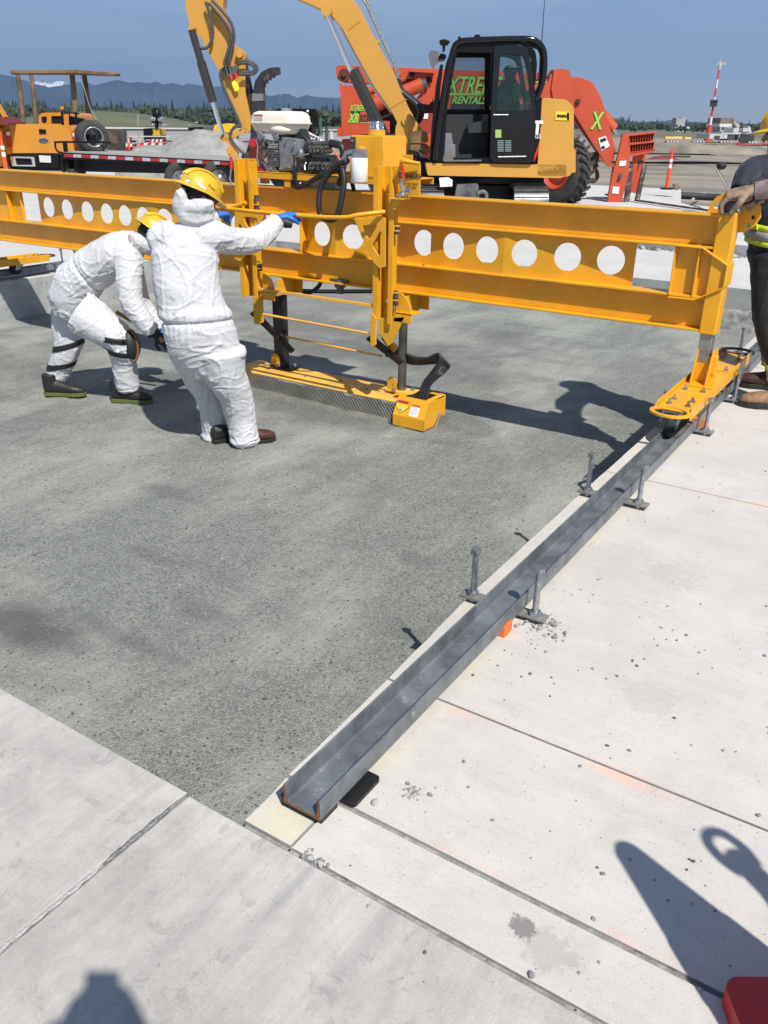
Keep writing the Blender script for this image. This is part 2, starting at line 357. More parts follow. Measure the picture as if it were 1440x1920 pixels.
    bp = N.new('ShaderNodeBump'); bp.inputs['Strength'].default_value = .8; bp.inputs['Distance'].default_value = .12; L.new(noise_(2.2, 9, .7), bp.inputs['Height']); L.new(bp.outputs[0], b.inputs['Normal']); out['dirt'] = m
    return out
GM = ground_mats()

def slab_panel(mb, x0, x1, y0, y1, top=0., bot=-.47, ch=.004):
    # rectangular slab with a slightly broken chamfered edge
    mb.k = 0
    mb.add([(x0 + ch, y0 + ch, top), (x1 - ch, y0 + ch, top), (x1 - ch, y1 - ch, top), (x0 + ch, y1 - ch, top)], [(0, 1, 2, 3)])
    a = [(x0, y0), (x1, y0), (x1, y1), (x0, y1)]; b = [(x0 + ch, y0 + ch), (x1 - ch, y0 + ch), (x1 - ch, y1 - ch), (x0 + ch, y1 - ch)]
    for i in range(4):
        j = (i + 1) % 4
        mb.k = 0; mb.add([(*a[i], top - ch), (*a[j], top - ch), (*b[j], top), (*b[i], top)], [(0, 1, 2, 3)])
        mb.k = 1; mb.add([(*a[i], bot), (*a[j], bot), (*a[j], top - ch), (*a[i], top - ch)], [(0, 1, 2, 3)])
XE = -1.155; YE = 1.155; XL = -8.585; YF = 10.23
g = .0035
# near slab (in front of the trench) with the groove at X=-1.345
mb = MB(); slab_panel(mb, -1.345 + .007, 9., -6., YE - .006); slab_panel(mb, -9., -1.345 - .007, -6., YE)
o = mb.build('near_slab', [GM['concrete_near'], GM['face']]); tag(o, kind='structure')
# right slab
mb = MB()
ys = [YE + g, 1.350, 1.876, 4.02, 6.7, YF]
XEP = [(YE, -1.153), (1.35, -1.166), (1.876, -1.178), (2.5, -1.205), (3.7, -1.212), (4.02, -1.21), (6.7, -1.205), (YF, -1.205)]
def xedge(y):
    for (a, p), (b_, q) in zip(XEP, XEP[1:]):
        if y <= b_: return p + (q - p) * (y - a) / (b_ - a)
    return XEP[-1][1]
def edge_panel(mb, x1, y0, y1, top=0., bot=-.47, ch=.004):
    ys_ = [y0] + [y0 + (y1 - y0) * (i + 1) / 24 for i in range(23)] + [y1]
    L_ = [(xedge(y) + .004 * noise.noise(Vector((0, y * 9, 2))), y) for y in ys_]
    pts = [(x1, y0), (x1, y1)] + L_[::-1]
    mb.k = 0; mb.add([(x, y, top) for x, y in pts], [tuple(range(len(pts)))])
    mb.k = 1
    for i in range(len(pts)):
        a = pts[i]; b_ = pts[(i + 1) % len(pts)]; mb.add([(*a, bot), (*b_, bot), (*b_, top), (*a, top)], [(0, 1, 2, 3)])
for i in range(len(ys) - 1):
    G_ = (.006, .0065, .0045, .003, .004, .004); a, b_ = ys[i] + G_[i], ys[i + 1] - G_[min(i + 1, 5)]
    if i == 0:
        edge_panel(mb, -1.006 - .002, a, b_); slab_panel(mb, -1.006 + .002, 9., a, b_)
    else: edge_panel(mb, 9., a, b_)
FILL = mat('joint_filler', (.30, .285, .265), .95, var=.35, vs=25, bump=.6, bs=80)
fb_ = MB()
for (xa, ya, xb, yb) in ((-1.15, YE - .007, 9., YE + .007), (-1.15, 1.343, 9., 1.357), (-1.16, 1.871, 9., 1.881), (-1.2, 4.016, 9., 4.024), (-1.0085, YE, -1.0035, 1.35), (-1.3525, -6., -1.3375, YE - .01)): fb_.b2((xa, ya, -.05), (xb, yb, -.009))
tag(fb_.build('joint_filler', FILL), kind='structure')
o = mb.build('right_slab', [GM['concrete_right'], GM['face']]); tag(o, kind='structure')
mb = MB()
slab_panel(mb, -16., XL, -6., 3.2); slab_panel(mb, -16., XL, 3.21, YF)
o = mb.build('left_slab', [GM['concrete_far'], GM['face']]); tag(o, kind='structure')
# far slabs behind the trench; the edge towards the dirt field runs obliquely away on the right
mb = MB()
def poly_slab(mb, pts, top=0., bot=-.47):
    mb.k = 0; mb.add([(x, y, top) for x, y in pts], [tuple(range(len(pts)))])
    mb.k = 1
    for i in range(len(pts)):
        a = pts[i]; b_ = pts[(i + 1) % len(pts)]; mb.add([(*a, bot), (*b_, bot), (*b_, top), (*a, top)], [(0, 1, 2, 3)])
poly_slab(mb, [(-16., YF), (9., YF), (9., 12.95), (-16., 12.95)])
poly_slab(mb, [(-16., 12.97), (-4.3, 12.97), (-4.0, 19.2), (-5.67, 21.99), (-7.02, 27.), (-16, 27.)])
poly_slab(mb, [(-26., -6), (-16.02, -6), (-16.02, 27.), (-26., 27.)], top=-.004)
poly_slab(mb, [(-4.25, 13.1), (9., 13.1), (9., 17.3), (-4.1, 17.3)], top=.14)
poly_slab(mb, [(-3.9, 19.0), (9., 19.), (9., 21.4), (-5.2, 21.4)], top=.0)
o = mb.build('far_slab', [GM['concrete_far'], GM['face']]); tag(o, kind='structure')

# rough lean-mix foot under the far slab, mortar crusts along the groove
mb = MB(); vs = []; n_ = 260
for i in range(n_ + 1):
    x = XL + (XE - XL) * i / n_
    for j, (dy, z) in enumerate(((.0, -.235), (-.05, -.24), (-.10, -.27), (-.14, -.35), (-.19, -.44), (-.24, -.50))):
        k = .045 * noise.noise(Vector((x * 3, j * .8, 0))) + .03 * noise.noise(Vector((x * 11, j * 2.1, 4))); vs.append((x, YF + dy + k * (j > 0), z + k * .5))
mb.add(vs, [(i * 6 + j, i * 6 + j + 1, (i + 1) * 6 + j + 1, (i + 1) * 6 + j) for i in range(n_) for j in range(5)], True)
tag(mb.build('rough_footing', mat('rough_footing', (.235, .235, .22), .95, var=.5, vs=9, bump=1., bs=30)), kind='structure')
rn = random.Random(5); mb = MB()
for (y0_, y1_, w_, h_, m_) in ((.15, .56, .007, .0012, 0), (.50, .88, .008, .0015, 1), (.86, 1.15, .010, .002, 0)):
    n_ = int((y1_ - y0_) / .006); L_ = []; R_ = []; T_ = []
    for i in range(n_ + 1):
        y = y0_ + (y1_ - y0_) * i / n_; e = min(1, i / 6, (n_ - i) / 6); a = w_ * (.5 + .9 * abs(noise.noise(Vector((y * 16, m_, 0))))) * e + .001; b_ = w_ * (.3 + 1.3 * abs(noise.noise(Vector((y * 21, m_, 5))))) * e + .001
        L_.append((-1.345 - a, y, .0002)); R_.append((-1.345 + b_, y, .0002)); T_.append((-1.345 + (b_ - a) / 2 + .002 * noise.noise(Vector((y * 60, 0, 0))), y, .0006 + h_ * e * (.5 + abs(noise.noise(Vector((y * 45, 2, m_)))))))
    vs = L_ + T_ + R_; q = n_ + 1; mb.k = m_
    mb.add(vs, [(i, i + 1, q + i + 1, q + i) for i in range(n_)] + [(q + i, q + i + 1, 2 * q + i + 1, 2 * q + i) for i in range(n_)])
tag(mb.build('mortar_crust', [mat('crust_dark', (.24, .24, .23), .95, var=.4, vs=60, bump=.8, bs=150), mat('crust_light', (.44, .425, .40), .9, var=.15, vs=60, bump=.5, bs=150)]), kind='structure')
# gravel bed of the trench
def gz(x, y):
    z = -.45 + .010 * max(0, noise.noise(Vector((x * 1.7 + y * 4.2, x * .5 - y * .3, 6)))) + .012 * noise.noise(Vector((x * .9, y * .9, 3))) + .010 * noise.noise(Vector((x * 3.1, y * 3.1, 7))) + .006 * noise.noise(Vector((x * 9., y * 9., 1)))
    # spill banked against the far wall and along the right-hand form
    z += .05 * max(0, 1 - abs(y - YF) / .35) * (.6 + .8 * noise.noise(Vector((x * 2.5, 0, 5)))) + .03 * max(0, 1 - abs(x - XL) / .25)
    z += .03 * math.exp(-((y - 4.98) / .10) ** 2) * (1 if -4.6 < x < -3.1 else 0)
    return z
mb = MB(); nx, ny = 250, 300; vs = []
for j in range(ny + 1):
    t = j / ny; y = YE - .02 + (YF + .04 - YE) * (t ** 1.35)
    for i in range(nx + 1):
        x = XL - .01 + (XE - .0 - XL) * (1 - (1 - i / nx) ** 1.2); vs.append((x, y, gz(x, y)))
mb.add(vs, [(j * (nx + 1) + i, j * (nx + 1) + i + 1, (j + 1) * (nx + 1) + i + 1, (j + 1) * (nx + 1) + i) for j in range(ny) for i in range(nx)], True)
o = mb.build('gravel_bed', GM['stone']); tag(o, kind='structure')

# dirt field reaching the horizon (polar grid)
def dz(r, a):
    x, y = r * sin(a), r * cos(a)
    base = -.46 + .18 * min(1, max(0, (r - 26) / 20))
    amp = .05 if r < 30 else (.12 if r < 110 else .0)
    if 14 < r < 30 and -7.5 < x * 1.0 and False: amp = .02
    return base + amp * (noise.noise(Vector((x * .25, y * .25, 0))) + .5 * noise.noise(Vector((x * .8, y * .8, 4))))
mb = MB(); rr = [.5, 6, 12] + [13 + i * .8 for i in range(60)] + [62 * 1.09 ** i for i in range(62)]; na = 220; vs = []
for r in rr:
    for k in range(na): a = 2 * pi * k / na; vs.append((r * sin(a), r * cos(a), dz(r, a) if r > 12.5 else -.5))
mb.add(vs, [(j * na + i, j * na + (i + 1) % na, (j + 1) * na + (i + 1) % na, (j + 1) * na + i) for j in range(len(rr) - 1) for i in range(na)], True)
o = mb.build('dirt_ground', GM['dirt']); tag(o, kind='structure')
def strip(name, pts, z, m):    # flat road/apron polygon given as pixels on the ground
    mb = MB(); P = [PZ(x, y, -.28) for x, y in pts]; mb.add([(p.x, p.y, z) for p in P], [tuple(range(len(P)))]); o = mb.build(name, m); tag(o, kind='structure'); return o
TAR = mat('runway_tarmac', (.30, .295, .28), .9, var=.15, vs=.05); PALE = mat('runway_concrete', (.50, .48, .44), .9, var=.1, vs=.05)
GRASS = mat('airfield_grass', (.085, .10, .045), .95, var=.3, vs=.03, col2=(.14, .135, .075))
strip('apron_road', [(-500, 262), (660, 268), (660, 250), (-500, 243)], -.16, TAR)
strip('runway', [(-600, 238.6), (660, 247), (660, 244.3), (-600, 233)], -.02, PALE)
strip('access_road', [(1180, 281), (2000, 300), (2000, 286), (1180, 274)], -.14, TAR)
# ================================================================ GANTRY BEAM
KY = 5.26; KS = 5.26 / 5.38
def bx(x): return x * KS
def bz(z): return 1.62 - (1.62 - z) * KS
GB = thing('gantry_beam', (bx(-1.115), KY + .07, .04), 'long yellow double-girder gantry beam with a row of round holes spanning the gravel bed between the rails', 'gantry beam')
XLp, XRp = bx(-8.80), bx(-1.16)          # inner faces of the end posts
YA, YB = KY, KY + .13; YW = KY + .062
def girder(name, z0, z1, z2, z3):        # bottom flange z0..z1, top flange z2..z3
    mb = MB()
    mb.b2((XLp, YA, z0), (XRp, YB, z1)); mb.b2((XLp, YA, z2), (XRp, YB, z3)); mb.b2((XLp, YW, z1), (XRp, YW + .008, z2))
    return mb.build(name, YEL, GB, bevel=.0035)
girder('upper_girder', bz(.975), bz(.989), bz(1.157), bz(1.171))
girder('lower_girder', bz(.485), bz(.499), bz(.682), bz(.697))
# web plates with the round holes
zc = bz(.845); zb, zt = bz(.697), bz(.975)
def P3(x, z, y=None): return Vector((x, YW if y is None else y, z))
def web(folds, hs, nm='web_plate'):
    """folded web: (x, y) fold lines joined by flat facets, each with its holes"""
    e = .0005; mb = MB()
    for (xa, ya), (xb, yb) in zip(folds, folds[1:]):
        xa, xb = bx(xa), bx(xb); yf_ = lambda x: ya + (yb - ya) * (x - xa) / (xb - xa)
        hp = [[Vector((p.x, yf_(p.x), p.z)) for p in circle(P3(bx(h), zc), VX, VZ, r * KS, 36)] for h, r in hs if xa < bx(h) < xb]
        mb.prism([Vector((xa, ya, zb - e)), Vector((xb, yb, zb - e)), Vector((xb, yb, zt + e)), Vector((xa, ya, zt + e))], VY * .007, hp)
    return mb.build(nm, YEL, GB, bevel=.0012, seg=1)
yF, yM, yB = YA + .016, YW, YB - .022
web([(-7.62, yB), (-6.90 - .09, yM), (-5.92, yF), (-4.72, yB)], [(-7.46, .092), (-7.155, .090), (-6.84, .090), (-6.555, .088), (-6.30, .088), (-6.05, .088), (-5.79, .088), (-5.52, .088), (-5.25, .088), (-4.98, .088)])
web([(-4.27, yM + .02), (-3.945, yF + .01), (-3.40, yB), (-2.52, yF), (-1.648, yB)], [(-4.093, .09), (-3.796, .09), (-3.60, .0001), (-3.196, .09), (-2.938, .09), (-2.657, .09), (-2.378, .09), (-2.083, .09), (-1.80, .09)])
web([(-8.6, yM), (-7.80, yM)], [])
mb = MB()
for xx in (bx(-7.80),):
    mb.b2((xx - .004, YW - .03, zb + .001), (xx + .004, YW - .001, zt - .001))
mb.b2((bx(-3.16) - .004, YB + .002, zb + .001), (bx(-3.16) + .004, YB + .04, zt - .001))
mb.b2((bx(-7.98) - .004, YA + .01, zb), (bx(-7.98) + .004, YW - .001, zt))
mb.b2((bx(-4.72), YA + .01, zb), (bx(-4.72) + .008, YB - .01, zt)); mb.b2((bx(-4.27) - .009, YA + .01, zb), (bx(-4.27) - .001, YB - .01, zt))
mb.build('stiffener', YEL, GB, bevel=.001, seg=1)
# cable leftovers, weld spots, drain holes on the flanges
mb = MB()
for x, z in ((-2.52, .70), (-2.52, .985), (-3.16, .70), (-5.65, .70), (-5.66, .99), (-7.2, 1.06), (-5.4, 1.05)):
    mb.cyl((bx(x), YA + .03, bz(z)), (bx(x), YA + .03, bz(z) + .004), .008, n=10)
mb.build('bolt', STEEL, GB)
def end_frame(sx, xin, xout):
    """post with wrap-around octagonal frame; xin = girder side, xout = outer side"""
    s = 1 if xout > xin else -1
    mb = MB(); y0, y1 = KY - .004, KY + .125
    mb.b2((xin, y0, bz(.475)), (xout, y1, bz(1.185)))
    mb.build('post', YEL, GB, bevel=.006)
    xs = [bx(-1.38), bx(-1.215), bx(-1.055), bx(-1.055), bx(-1.215), bx(-1.38)]; zs = [bz(.985), bz(.985), bz(.895), bz(.765), bz(.672), bz(.672)]
    if s < 0: xs = [xin + xout - 0 - (x - 0) if False else (XLp - (x - XRp)) for x in xs]
    mb = MB(); th = .010
    pts = list(zip(xs, zs)); cen = Vector((sum(xs) / 6, 0, sum(zs) / 6))
    outer = [Vector((x, KY - .022, z)) for x, z in pts]; inner = [p + (Vector((cen.x, p.y, cen.z)) - p).normalized() * th for p in outer]
    for i in range(5):
        a, b_, c_, d_ = outer[i], outer[i + 1], inner[i + 1], inner[i]
        mb.prism([a, b_, c_, d_], VY * .17)
    # recessed plates inside the frame
    mb.b2((min(xs[0], xs[1]), YW - .004, bz(.682)), (max(xs[0], xin), YW + .004, bz(.975))) if s > 0 else None
    mb.prism([Vector((p.x, KY + .035, p.z)) for p in inner], VY * .006)
    for xx in ((bx(-1.235), bx(-1.376)) if s > 0 else ()):
        mb.b2((xx - .005, KY - .004, bz(.690)), (xx + .005, YW, bz(.974)))
    mb.build('end_bracket', YEL, GB, bevel=.0025)
    # round-eared lug plate on top of the post
    xc = (xin + xout) / 2; mb = MB(); zc2 = bz(1.10)
    ring = [(-.155, .0), (-.145, .06), (-.115, .10), (-.07, .125), (-.02, .10), (.02, .085), (.05, .11), (.10, .10), (.135, .06), (.145, 0), (.12, -.05), (.07, -.085), (.0, -.09), (-.08, -.08), (-.13, -.04)]
    outl = [Vector((xc + .01 + a, y1 + .002, zc2 + .055 + b)) for a, b in ring]
    hs = [circle(Vector((xc + .01 + a, y1 + .002, zc2 + .055 + b)), VX, VZ, r, 14) for a, b, r in ((-.105, .05, .018), (.105, .0, .012), (.085, -.045, .012), (-.10, -.01, .012))]
    mb.prism(outl, VY * .012, hs); mb.build('lug_plate', YEL, GB, bevel=.002)
    mb = MB(); mb.b2((xin + .012 * s, y0 + .014, bz(1.185)), (xout - .012 * s, y1 - .014, bz(1.245))); mb.build('jack_tube', STEEL, GB, bevel=.006)
    mb = MB(); mb.cyl((xc, y0 - .001, bz(1.155)), (xc, y0 - .012, bz(1.155)), .017, n=6, smooth=False); mb.cyl((xc, y0 - .001, bz(1.155)), (xc, y0 - .004, bz(1.155)), .024); mb.build('bolt', YEL, GB)
    mb = MB(); mb.b2((xin + .008 * s, y0 + .02, .33), (xout - .014 * s, y1 - .03, bz(.476))); mb.build('inner_leg', mat('scraped_leg_steel', (.33, .34, .33), .4, .7, var=.35, vs=12, wear=((.18, .10, .05), 10., .6)), GB, bevel=.004)
end_frame(1, XRp, bx(-1.063)); end_frame(-1, XLp, XLp - .1)
# wheel carriages on the rails
def carriage(xc, far):
    z = .205; y0, y1 = 4.61, 6.20; hw = .096
    mb = MB(); mb.b2((xc - hw, y0, z - .008), (xc + hw, y1, z))
    mb.b2((xc - hw - .008, y0 + .06, z - .045), (xc - hw, y1, z + .028)); mb.b2((xc + hw, y0 - .01, z - .045), (xc + hw + .008, y1, z + .028))
    mb.add([(xc - hw - .008, y0, z - .004), (xc - hw, y0, z - .004), (xc - hw, y0 + .06, z + .028), (xc - hw - .008, y0 + .06, z + .028)], [(0, 1, 2, 3)])
    mb.b2((xc - .085, 5.14, z), (xc + .085, 5.15, z + .008)); mb.b2((xc - .085, 5.60, z), (xc + .085, 5.61, z + .008))
    c = mb.build('wheel_carriage', YEL, GB, bevel=.003)
    # saddle of the post: two tapered gussets and a socket
    mb = MB(); px0 = xc - .062
    for xx in (xc - .068, xc + .022):
        mb.prism([(xx, KY - .06, z), (xx, KY + .20, z), (xx, KY + .14, z + .19), (xx, KY + .01, z + .20)], VX * .010)
    mb.b2((xc - .060, KY + .02, z), (xc + .024, KY + .028, z + .165)); mb.b2((xc - .060, KY + .115, z), (xc + .024, KY + .123, z + .165))
    mb.b2((xc + .03, KY + .04, z + .05), (xc + .05, KY + .09, z + .16))
    mb.build('post_saddle', YEL, GB, bevel=.003)
    # bumper rings
    def ring(yc, m, rx=.112, ry=.094):
        mb = MB(); n = 36; o_ = [Vector((xc + rx * cos(2 * pi * i / n), yc + ry * sin(2 * pi * i / n), z - .006)) for i in range(n)]
        h_ = [Vector((xc + rx * .80 * cos(2 * pi * i / n), yc + ry * .76 * sin(2 * pi * i / n), z - .006)) for i in range(n)]
        mb.prism(o_, VZ * .014, [h_]); return mb.build('bumper_ring', m, GB, bevel=.002)
    ring(y0 - .055, YEL); ring(y1 + .035, RUST)
    # bolts with nuts and washers
    for yb in (y0 + .11, y0 + .21, 5.06, 5.20 + .44, y1 - .20, y1 - .09):
        for sx in (-.052, .052):
            if yb == 5.06 and sx < 0: pass
            mb = MB(); p = Vector((xc + sx, yb, z))
            mb.cyl(p, p + VZ * .003, .017); mb.cyl(p + VZ * .003, p + VZ * .014, .0125, n=6, smooth=False); mb.cyl(p + VZ * .014, p + VZ * .03, .0062)
            mb.build('bolt', GALV, GB)
    for yw in (y0 - .04 if not far else y0 + .1, 5.62, ):
        pass
    for yw, sw in ((4.62, .09), (5.82, .09)):
        r = .072; zw = .045 + r; mb = MB()
        mb.lathe((xc - .022, yw, zw), VX, [(r * .35, 0), (r * .9, 0), (r, .006), (r, .038), (r * .9, .044), (r * .35, .044)], 28)
        wh = mb.build('caster_wheel', RUB, GB)
        mb = MB(); mb.cyl((xc - .026, yw, zw), (xc + .026, yw, zw), .028, n=16); mb.build('hub', STEEL, wh)
        mb = MB()
        for sx in (-.034, .030): mb.prism([(xc + sx, yw - .03, zw - .02), (xc + sx, yw + .03, zw - .02), (xc + sx, yw + sw + .04, z - .02), (xc + sx, yw - .0, z - .02)], VX * .004)
        mb.b2((xc - .05, yw - .01, z - .022), (xc + .05, yw + sw + .05, z - .012)); mb.cyl((xc, yw + .06, z - .03), (xc, yw + .06, z - .009), .035)
        mb.build('caster_fork', GALV, GB, bevel=.001, seg=1)
carriage(-1.060, False); carriage(XLp - .06, True)
# crank handle on the right post
mb = MB(); c0 = Vector((bx(-1.115), KY + .05, bz(1.24)))
top = PY(1342, 311, KY - .02); mid = PY(1383, 392, KY + .05)
mb.tube([mid, PY(1362, 350, KY + .0), top + Vector((.0, 0, -.008)), top + Vector((.008, .0, .002))], .0085, n=12)
mb.tube([mid, PY(1388, 398, KY + .06), c0 - VZ * .02], .010, n=10)
ck = mb.build('crank', CHROME, GB)
mb = MB(); p = top + Vector((.012, 0, .002)); mb.ell(p + Vector((.020, -.006, .0)), (.028, .026, .021), 14); mb.build('crank_knob', RUB, ck)

# ================================================================ RAILS
RAILM = mat('painted_channel', (.19, .205, .22), .42, .35, var=.35, vs=9, bump=.2, bs=120, wear=((.34, .35, .35), 19., .62))
RUSTE = mat('rusty_cut_end', (.22, .085, .04), .8, .1, var=.4, vs=60)
def rail(x0, x1, y0, y1, zf, label, hgt=.062, group='steel channel rails'):
    t = .008; cx = (x0 + x1) / 2
    r = thing('channel_rail', (cx, y0, 0), label, 'rail', group)
    mb = MB(); prof = [(x0, zf), (x1, zf), (x1, zf + hgt), (x1 - .006, zf + hgt), (x1 - .011, zf + .014), (x1 - .016, zf + .0085), (x0 + .016, zf + .0085), (x0 + .011, zf + .014), (x0 + .006, zf + hgt), (x0, zf + hgt)]
    A = [Vector((x, y0, z)) for x, z in prof]; B_ = [Vector((x, y1, z)) for x, z in prof]
    n = len(prof); mb.k = 0; mb.add(A + B_, [(i, (i + 1) % n, n + (i + 1) % n, n + i) for i in range(n)])
    mb.k = 1
    for q in (A, B_):
        tr = geometry.tessellate_polygon([q]); mb.add(q, [tuple(k) for k in tr])
    mb.build('channel', [RAILM, RUSTE], r, bevel=.0012, seg=1)
    return r
rail(-1.092, -.976, 1.245, 4.88, .030, 'near length of dark grey steel channel rail with its rusty cut end towards the viewer')
rail(-1.088, -.974, 4.90, 5.60, .030, 'short middle length of grey channel rail under the yellow wheel carriage')
rail(-1.088, -.972, 5.62, 10.9, .036, 'far length of grey channel rail running on behind the worker in navy')
rail(-8.84, -8.72, 1.4, 9.9, .030, 'grey channel rail on the slab at the left edge, behind the bent worker')
def clamp(loc, label, xoff=.125):
    t = thing('rail_clamp', loc, label, 'clamp', 'rail levelling clamps')
    mb = MB(); x, y, z = loc
    mb.b2((x - xoff - .045, y - .026, .018), (x + xoff + .045, y + .026, .0285)); mb.build('cross_plate', mat('weathered_plate', (.23, .225, .21), .7, .4, var=.35, vs=20, bump=.2), t, bevel=.0015)
    for s in (-1, 1):
        mb = MB(); cx = x + s * xoff
        mb.cyl((cx, y, .0005), (cx, y, .205), .0112, n=14); mb.cyl((cx, y, .205), (cx, y, .222), .0205, n=6, smooth=False)
        for k in range(9): mb.cyl((cx, y, .05 + k * .006), (cx, y, .053 + k * .006), .0118, n=12)
        b = mb.build('levelling_bolt', GALV, t, bevel=.001, seg=1)
        mb = MB(); mb.cyl((cx, y, .029), (cx, y, .043), .0235, n=6, smooth=False); mb.build('nut', GALV, b, bevel=.001, seg=1)
    return t
c1 = clamp((-1.052, 2.462, 0), 'rail clamp with two tall bolts nearest the viewer, beside the orange wedge block')
for y, l in ((3.655, 'second rail clamp from the viewer, with two tall bolts'), (4.90, 'rail clamp beside the near wheel of the yellow carriage'), (5.66, 'rail clamp just in front of the worker\'s tan boot'),
             (7.0, 'rail clamp beyond the wheel carriage, behind the worker in navy'), (8.3, 'farthest rail clamp showing past the worker\'s legs')):
    dup(c1, (-1.050, y, 0), l)
dup(c1, (-8.78, 6.62, 0), 'rail clamp on the left slab whose bolts stand behind the bent worker\'s back')
dup(c1, (-8.78, 5.45, 0), 'rail clamp on the left slab under the left carriage')
# things by the rail
mb = MB(); mb.b2((-1.035, 2.30, .001), (-.985, 2.375, .030)); mb.b2((-1.0, 2.30, .001), (-.968, 2.36, .045))
tag(mb.build('wedge_block', mat('orange_block', (.78, .16, .03), .7, var=.15, vs=30, bump=.1), origin=(-1.0, 2.34, 0), bevel=.003), 'orange block wedged under the channel rail near the first clamp', 'block')
mb = MB(); mb.b2((-1.045, 5.02, .001), (-.955, 5.07, .05))
tag(mb.build('wedge_block', mat('orange_block', (.78, .16, .03), .7), origin=(-1.0, 5.05, 0), bevel=.003), 'small orange block wedged under the rail behind the third clamp', 'block')
def rpoly(x0, x1, y0, y1, r, z, n=5):
    P = []
    for cx, cy, a in ((x1 - r, y1 - r, 0), (x0 + r, y1 - r, 90), (x0 + r, y0 + r, 180), (x1 - r, y0 + r, 270)):
        for k in range(n + 1): t = radians(a + 90 * k / n); P.append(Vector((cx + r * cos(t), cy + r * sin(t), z)))
    return P
mb = MB(); mb.prism(rpoly(-1.09, -.945, 1.352, 1.478, .012, .0008), VZ * .013)
tag(mb.build('shim_plate', mat('black_pad', (.012, .012, .012), .45, bump=.1, bs=30), origin=(-1.0, 1.41, 0), bevel=.002), 'flat black shim plate sticking out from under the near end of the rail', 'plate')
mb = MB(); mb.prism(rpoly(-1.120, -.985, 1.262, 1.335, .004, .0008), VZ * .026)  # black left edge beyond the channel stands in for shadow at the rail end
tag(mb.build('shim_plate', mat('black_pad', (.012, .012, .012), .45), origin=(-1.06, 1.3, 0), bevel=.002), 'black packing plate under the rusty cut end of the rail, its left edge standing in for shadow', 'plate')
# ================================================================ ENGINE CARRIAGE on the beam
EC = thing('grinding_carriage', (-3.8, 5.3, -.45), 'yellow engine-driven carriage with two towers and a mesh-fronted cutter box on the gantry beam', 'machine')
YT = 4.97          # front plane of the towers
def tower(nm, px_l, px_r, topy, boty, shift):
    """U-shaped column: pixel edges at top and bottom"""
    (tl, tr), (bl, br) = px_l, px_r
    A = PY(tl, topy, YT); B_ = PY(tr, topy, YT); x0 = A.x; x1 = B_.x; zt = A.z; zb = PY(bl, boty, YT).z
    mb = MB(); dep = .09
    hole = [circle(Vector(((x0 + x1) / 2 - .005, YT + .075, z)), VX, VZ, .016, 20) for z in (zt - .17, zb + .12)]
    mb.prism([(x0 + .028, YT + .075, zb), (x1 - .028, YT + .075, zb), (x1 - .028, YT + .075, zt), (x0 + .028, YT + .075, zt)], VY * .008, hole)
    mb.prism([(x0, YT, zb), (x0 + .045, YT, zb), (x0 + .045, YT, zt), (x0, YT, zt)], VY * .01)
    mb.b2((x0 + .035, YT + .01, zb), (x0 + .043, YT + .078, zt))
    mb.prism([(x1 - .038, YT - .012, zb - .02), (x1, YT - .012, zb - .02), (x1, YT - .012, zt - .16), (x1 - .02, YT - .012, zt - .08), (x1 - .025, YT - .012, zt), (x1 - .038, YT - .012, zt)], VY * .010)
    mb.b2((x1 - .036, YT - .002, zb - .02), (x1 - .028, YT + dep, zt - .02))
    return x0, x1, zb, zt, mb
x0, x1, zb, zt, mb = tower('l', (437, 472), (450, 484), 297, 556, 0)
TLx0, TLx1, TLzb = x0, x1, zb
mb.build('tower_column', YEL, EC, bevel=.003)
x0, x1, zb, zt, mb = tower('r', (700, 741), (698, 741), 311, 598, 0)
TRx0, TRx1, TRzb, TRzt = x0, x1, zb, zt
mb.build('tower_column', YEL, EC, bevel=.003)
# lower tower shoes
mb = MB(); zl = TLzb + .02
mb.prism([(TLx1 - .05, YT - .014, zl), (TLx1 + .005, YT - .014, zl), (TLx1 + .045, YT - .014, zl - .12), (TLx1 + .045, YT - .014, zl - .19), (TLx1 - .0, YT - .014, zl - .21), (TLx1 - .05, YT - .014, zl - .21)], VY * .012)
mb.b2((TLx1 - .05, YT - .002, zl - .21), (TLx1 - .04, YT + .10, zl))
mb.build('lower_shoe', YEL, EC, bevel=.003)
mb = MB(); zr = TRzb + .015
mb.prism([(TRx0 - .003, YT - .02, zr), (TRx0 + .012, YT - .02, zr + .03), (TRx0 + .045, YT - .02, zr), (TRx0 + .045, YT - .02, zr - .19), (TRx0 + .02, YT - .02, zr - .21), (TRx0 - .003, YT - .02, zr - .20)], VY * .012)
mb.prism([(TRx0 + .045, YT + .02, zr - .01), (TRx1 + .09, YT + .02, zr + .03), (TRx1 - .01, YT + .02, zr - .17), (TRx1 - .05, YT + .02, zr - .20), (TRx0 + .05, YT + .02, zr - .11)], VY * .008)
mb.build('lower_shoe', YEL, EC, bevel=.003)
# quadrant plates and mounting brackets below the girder
for xc_, zc_ in ((TRx1 + .005, TRzb + .03), (TLx1 + .005, TLzb + .03)):
    mb = MB()
    q = [Vector((xc_, YT + .05, zc_))] + [Vector((xc_ + .12 * cos(t), YT + .05, zc_ + .17 * sin(t))) for t in [i * pi / 16 for i in range(9)]]
    mb.prism(q, VY * .01); mb.b2((xc_ - .01, YT + .02, zc_ - .03), (xc_ + .135, YT + .032, zc_ + .035))
    mb.b2((xc_, YT + .02, zc_ + .025), (xc_ + .135, YT + .16, zc_ + .035))
    mb.build('quadrant_plate', YEL, EC, bevel=.002)
BRN = mat('rod_steel', (.20, .185, .165), .35, .75, var=.35, vs=7, bump=.05)
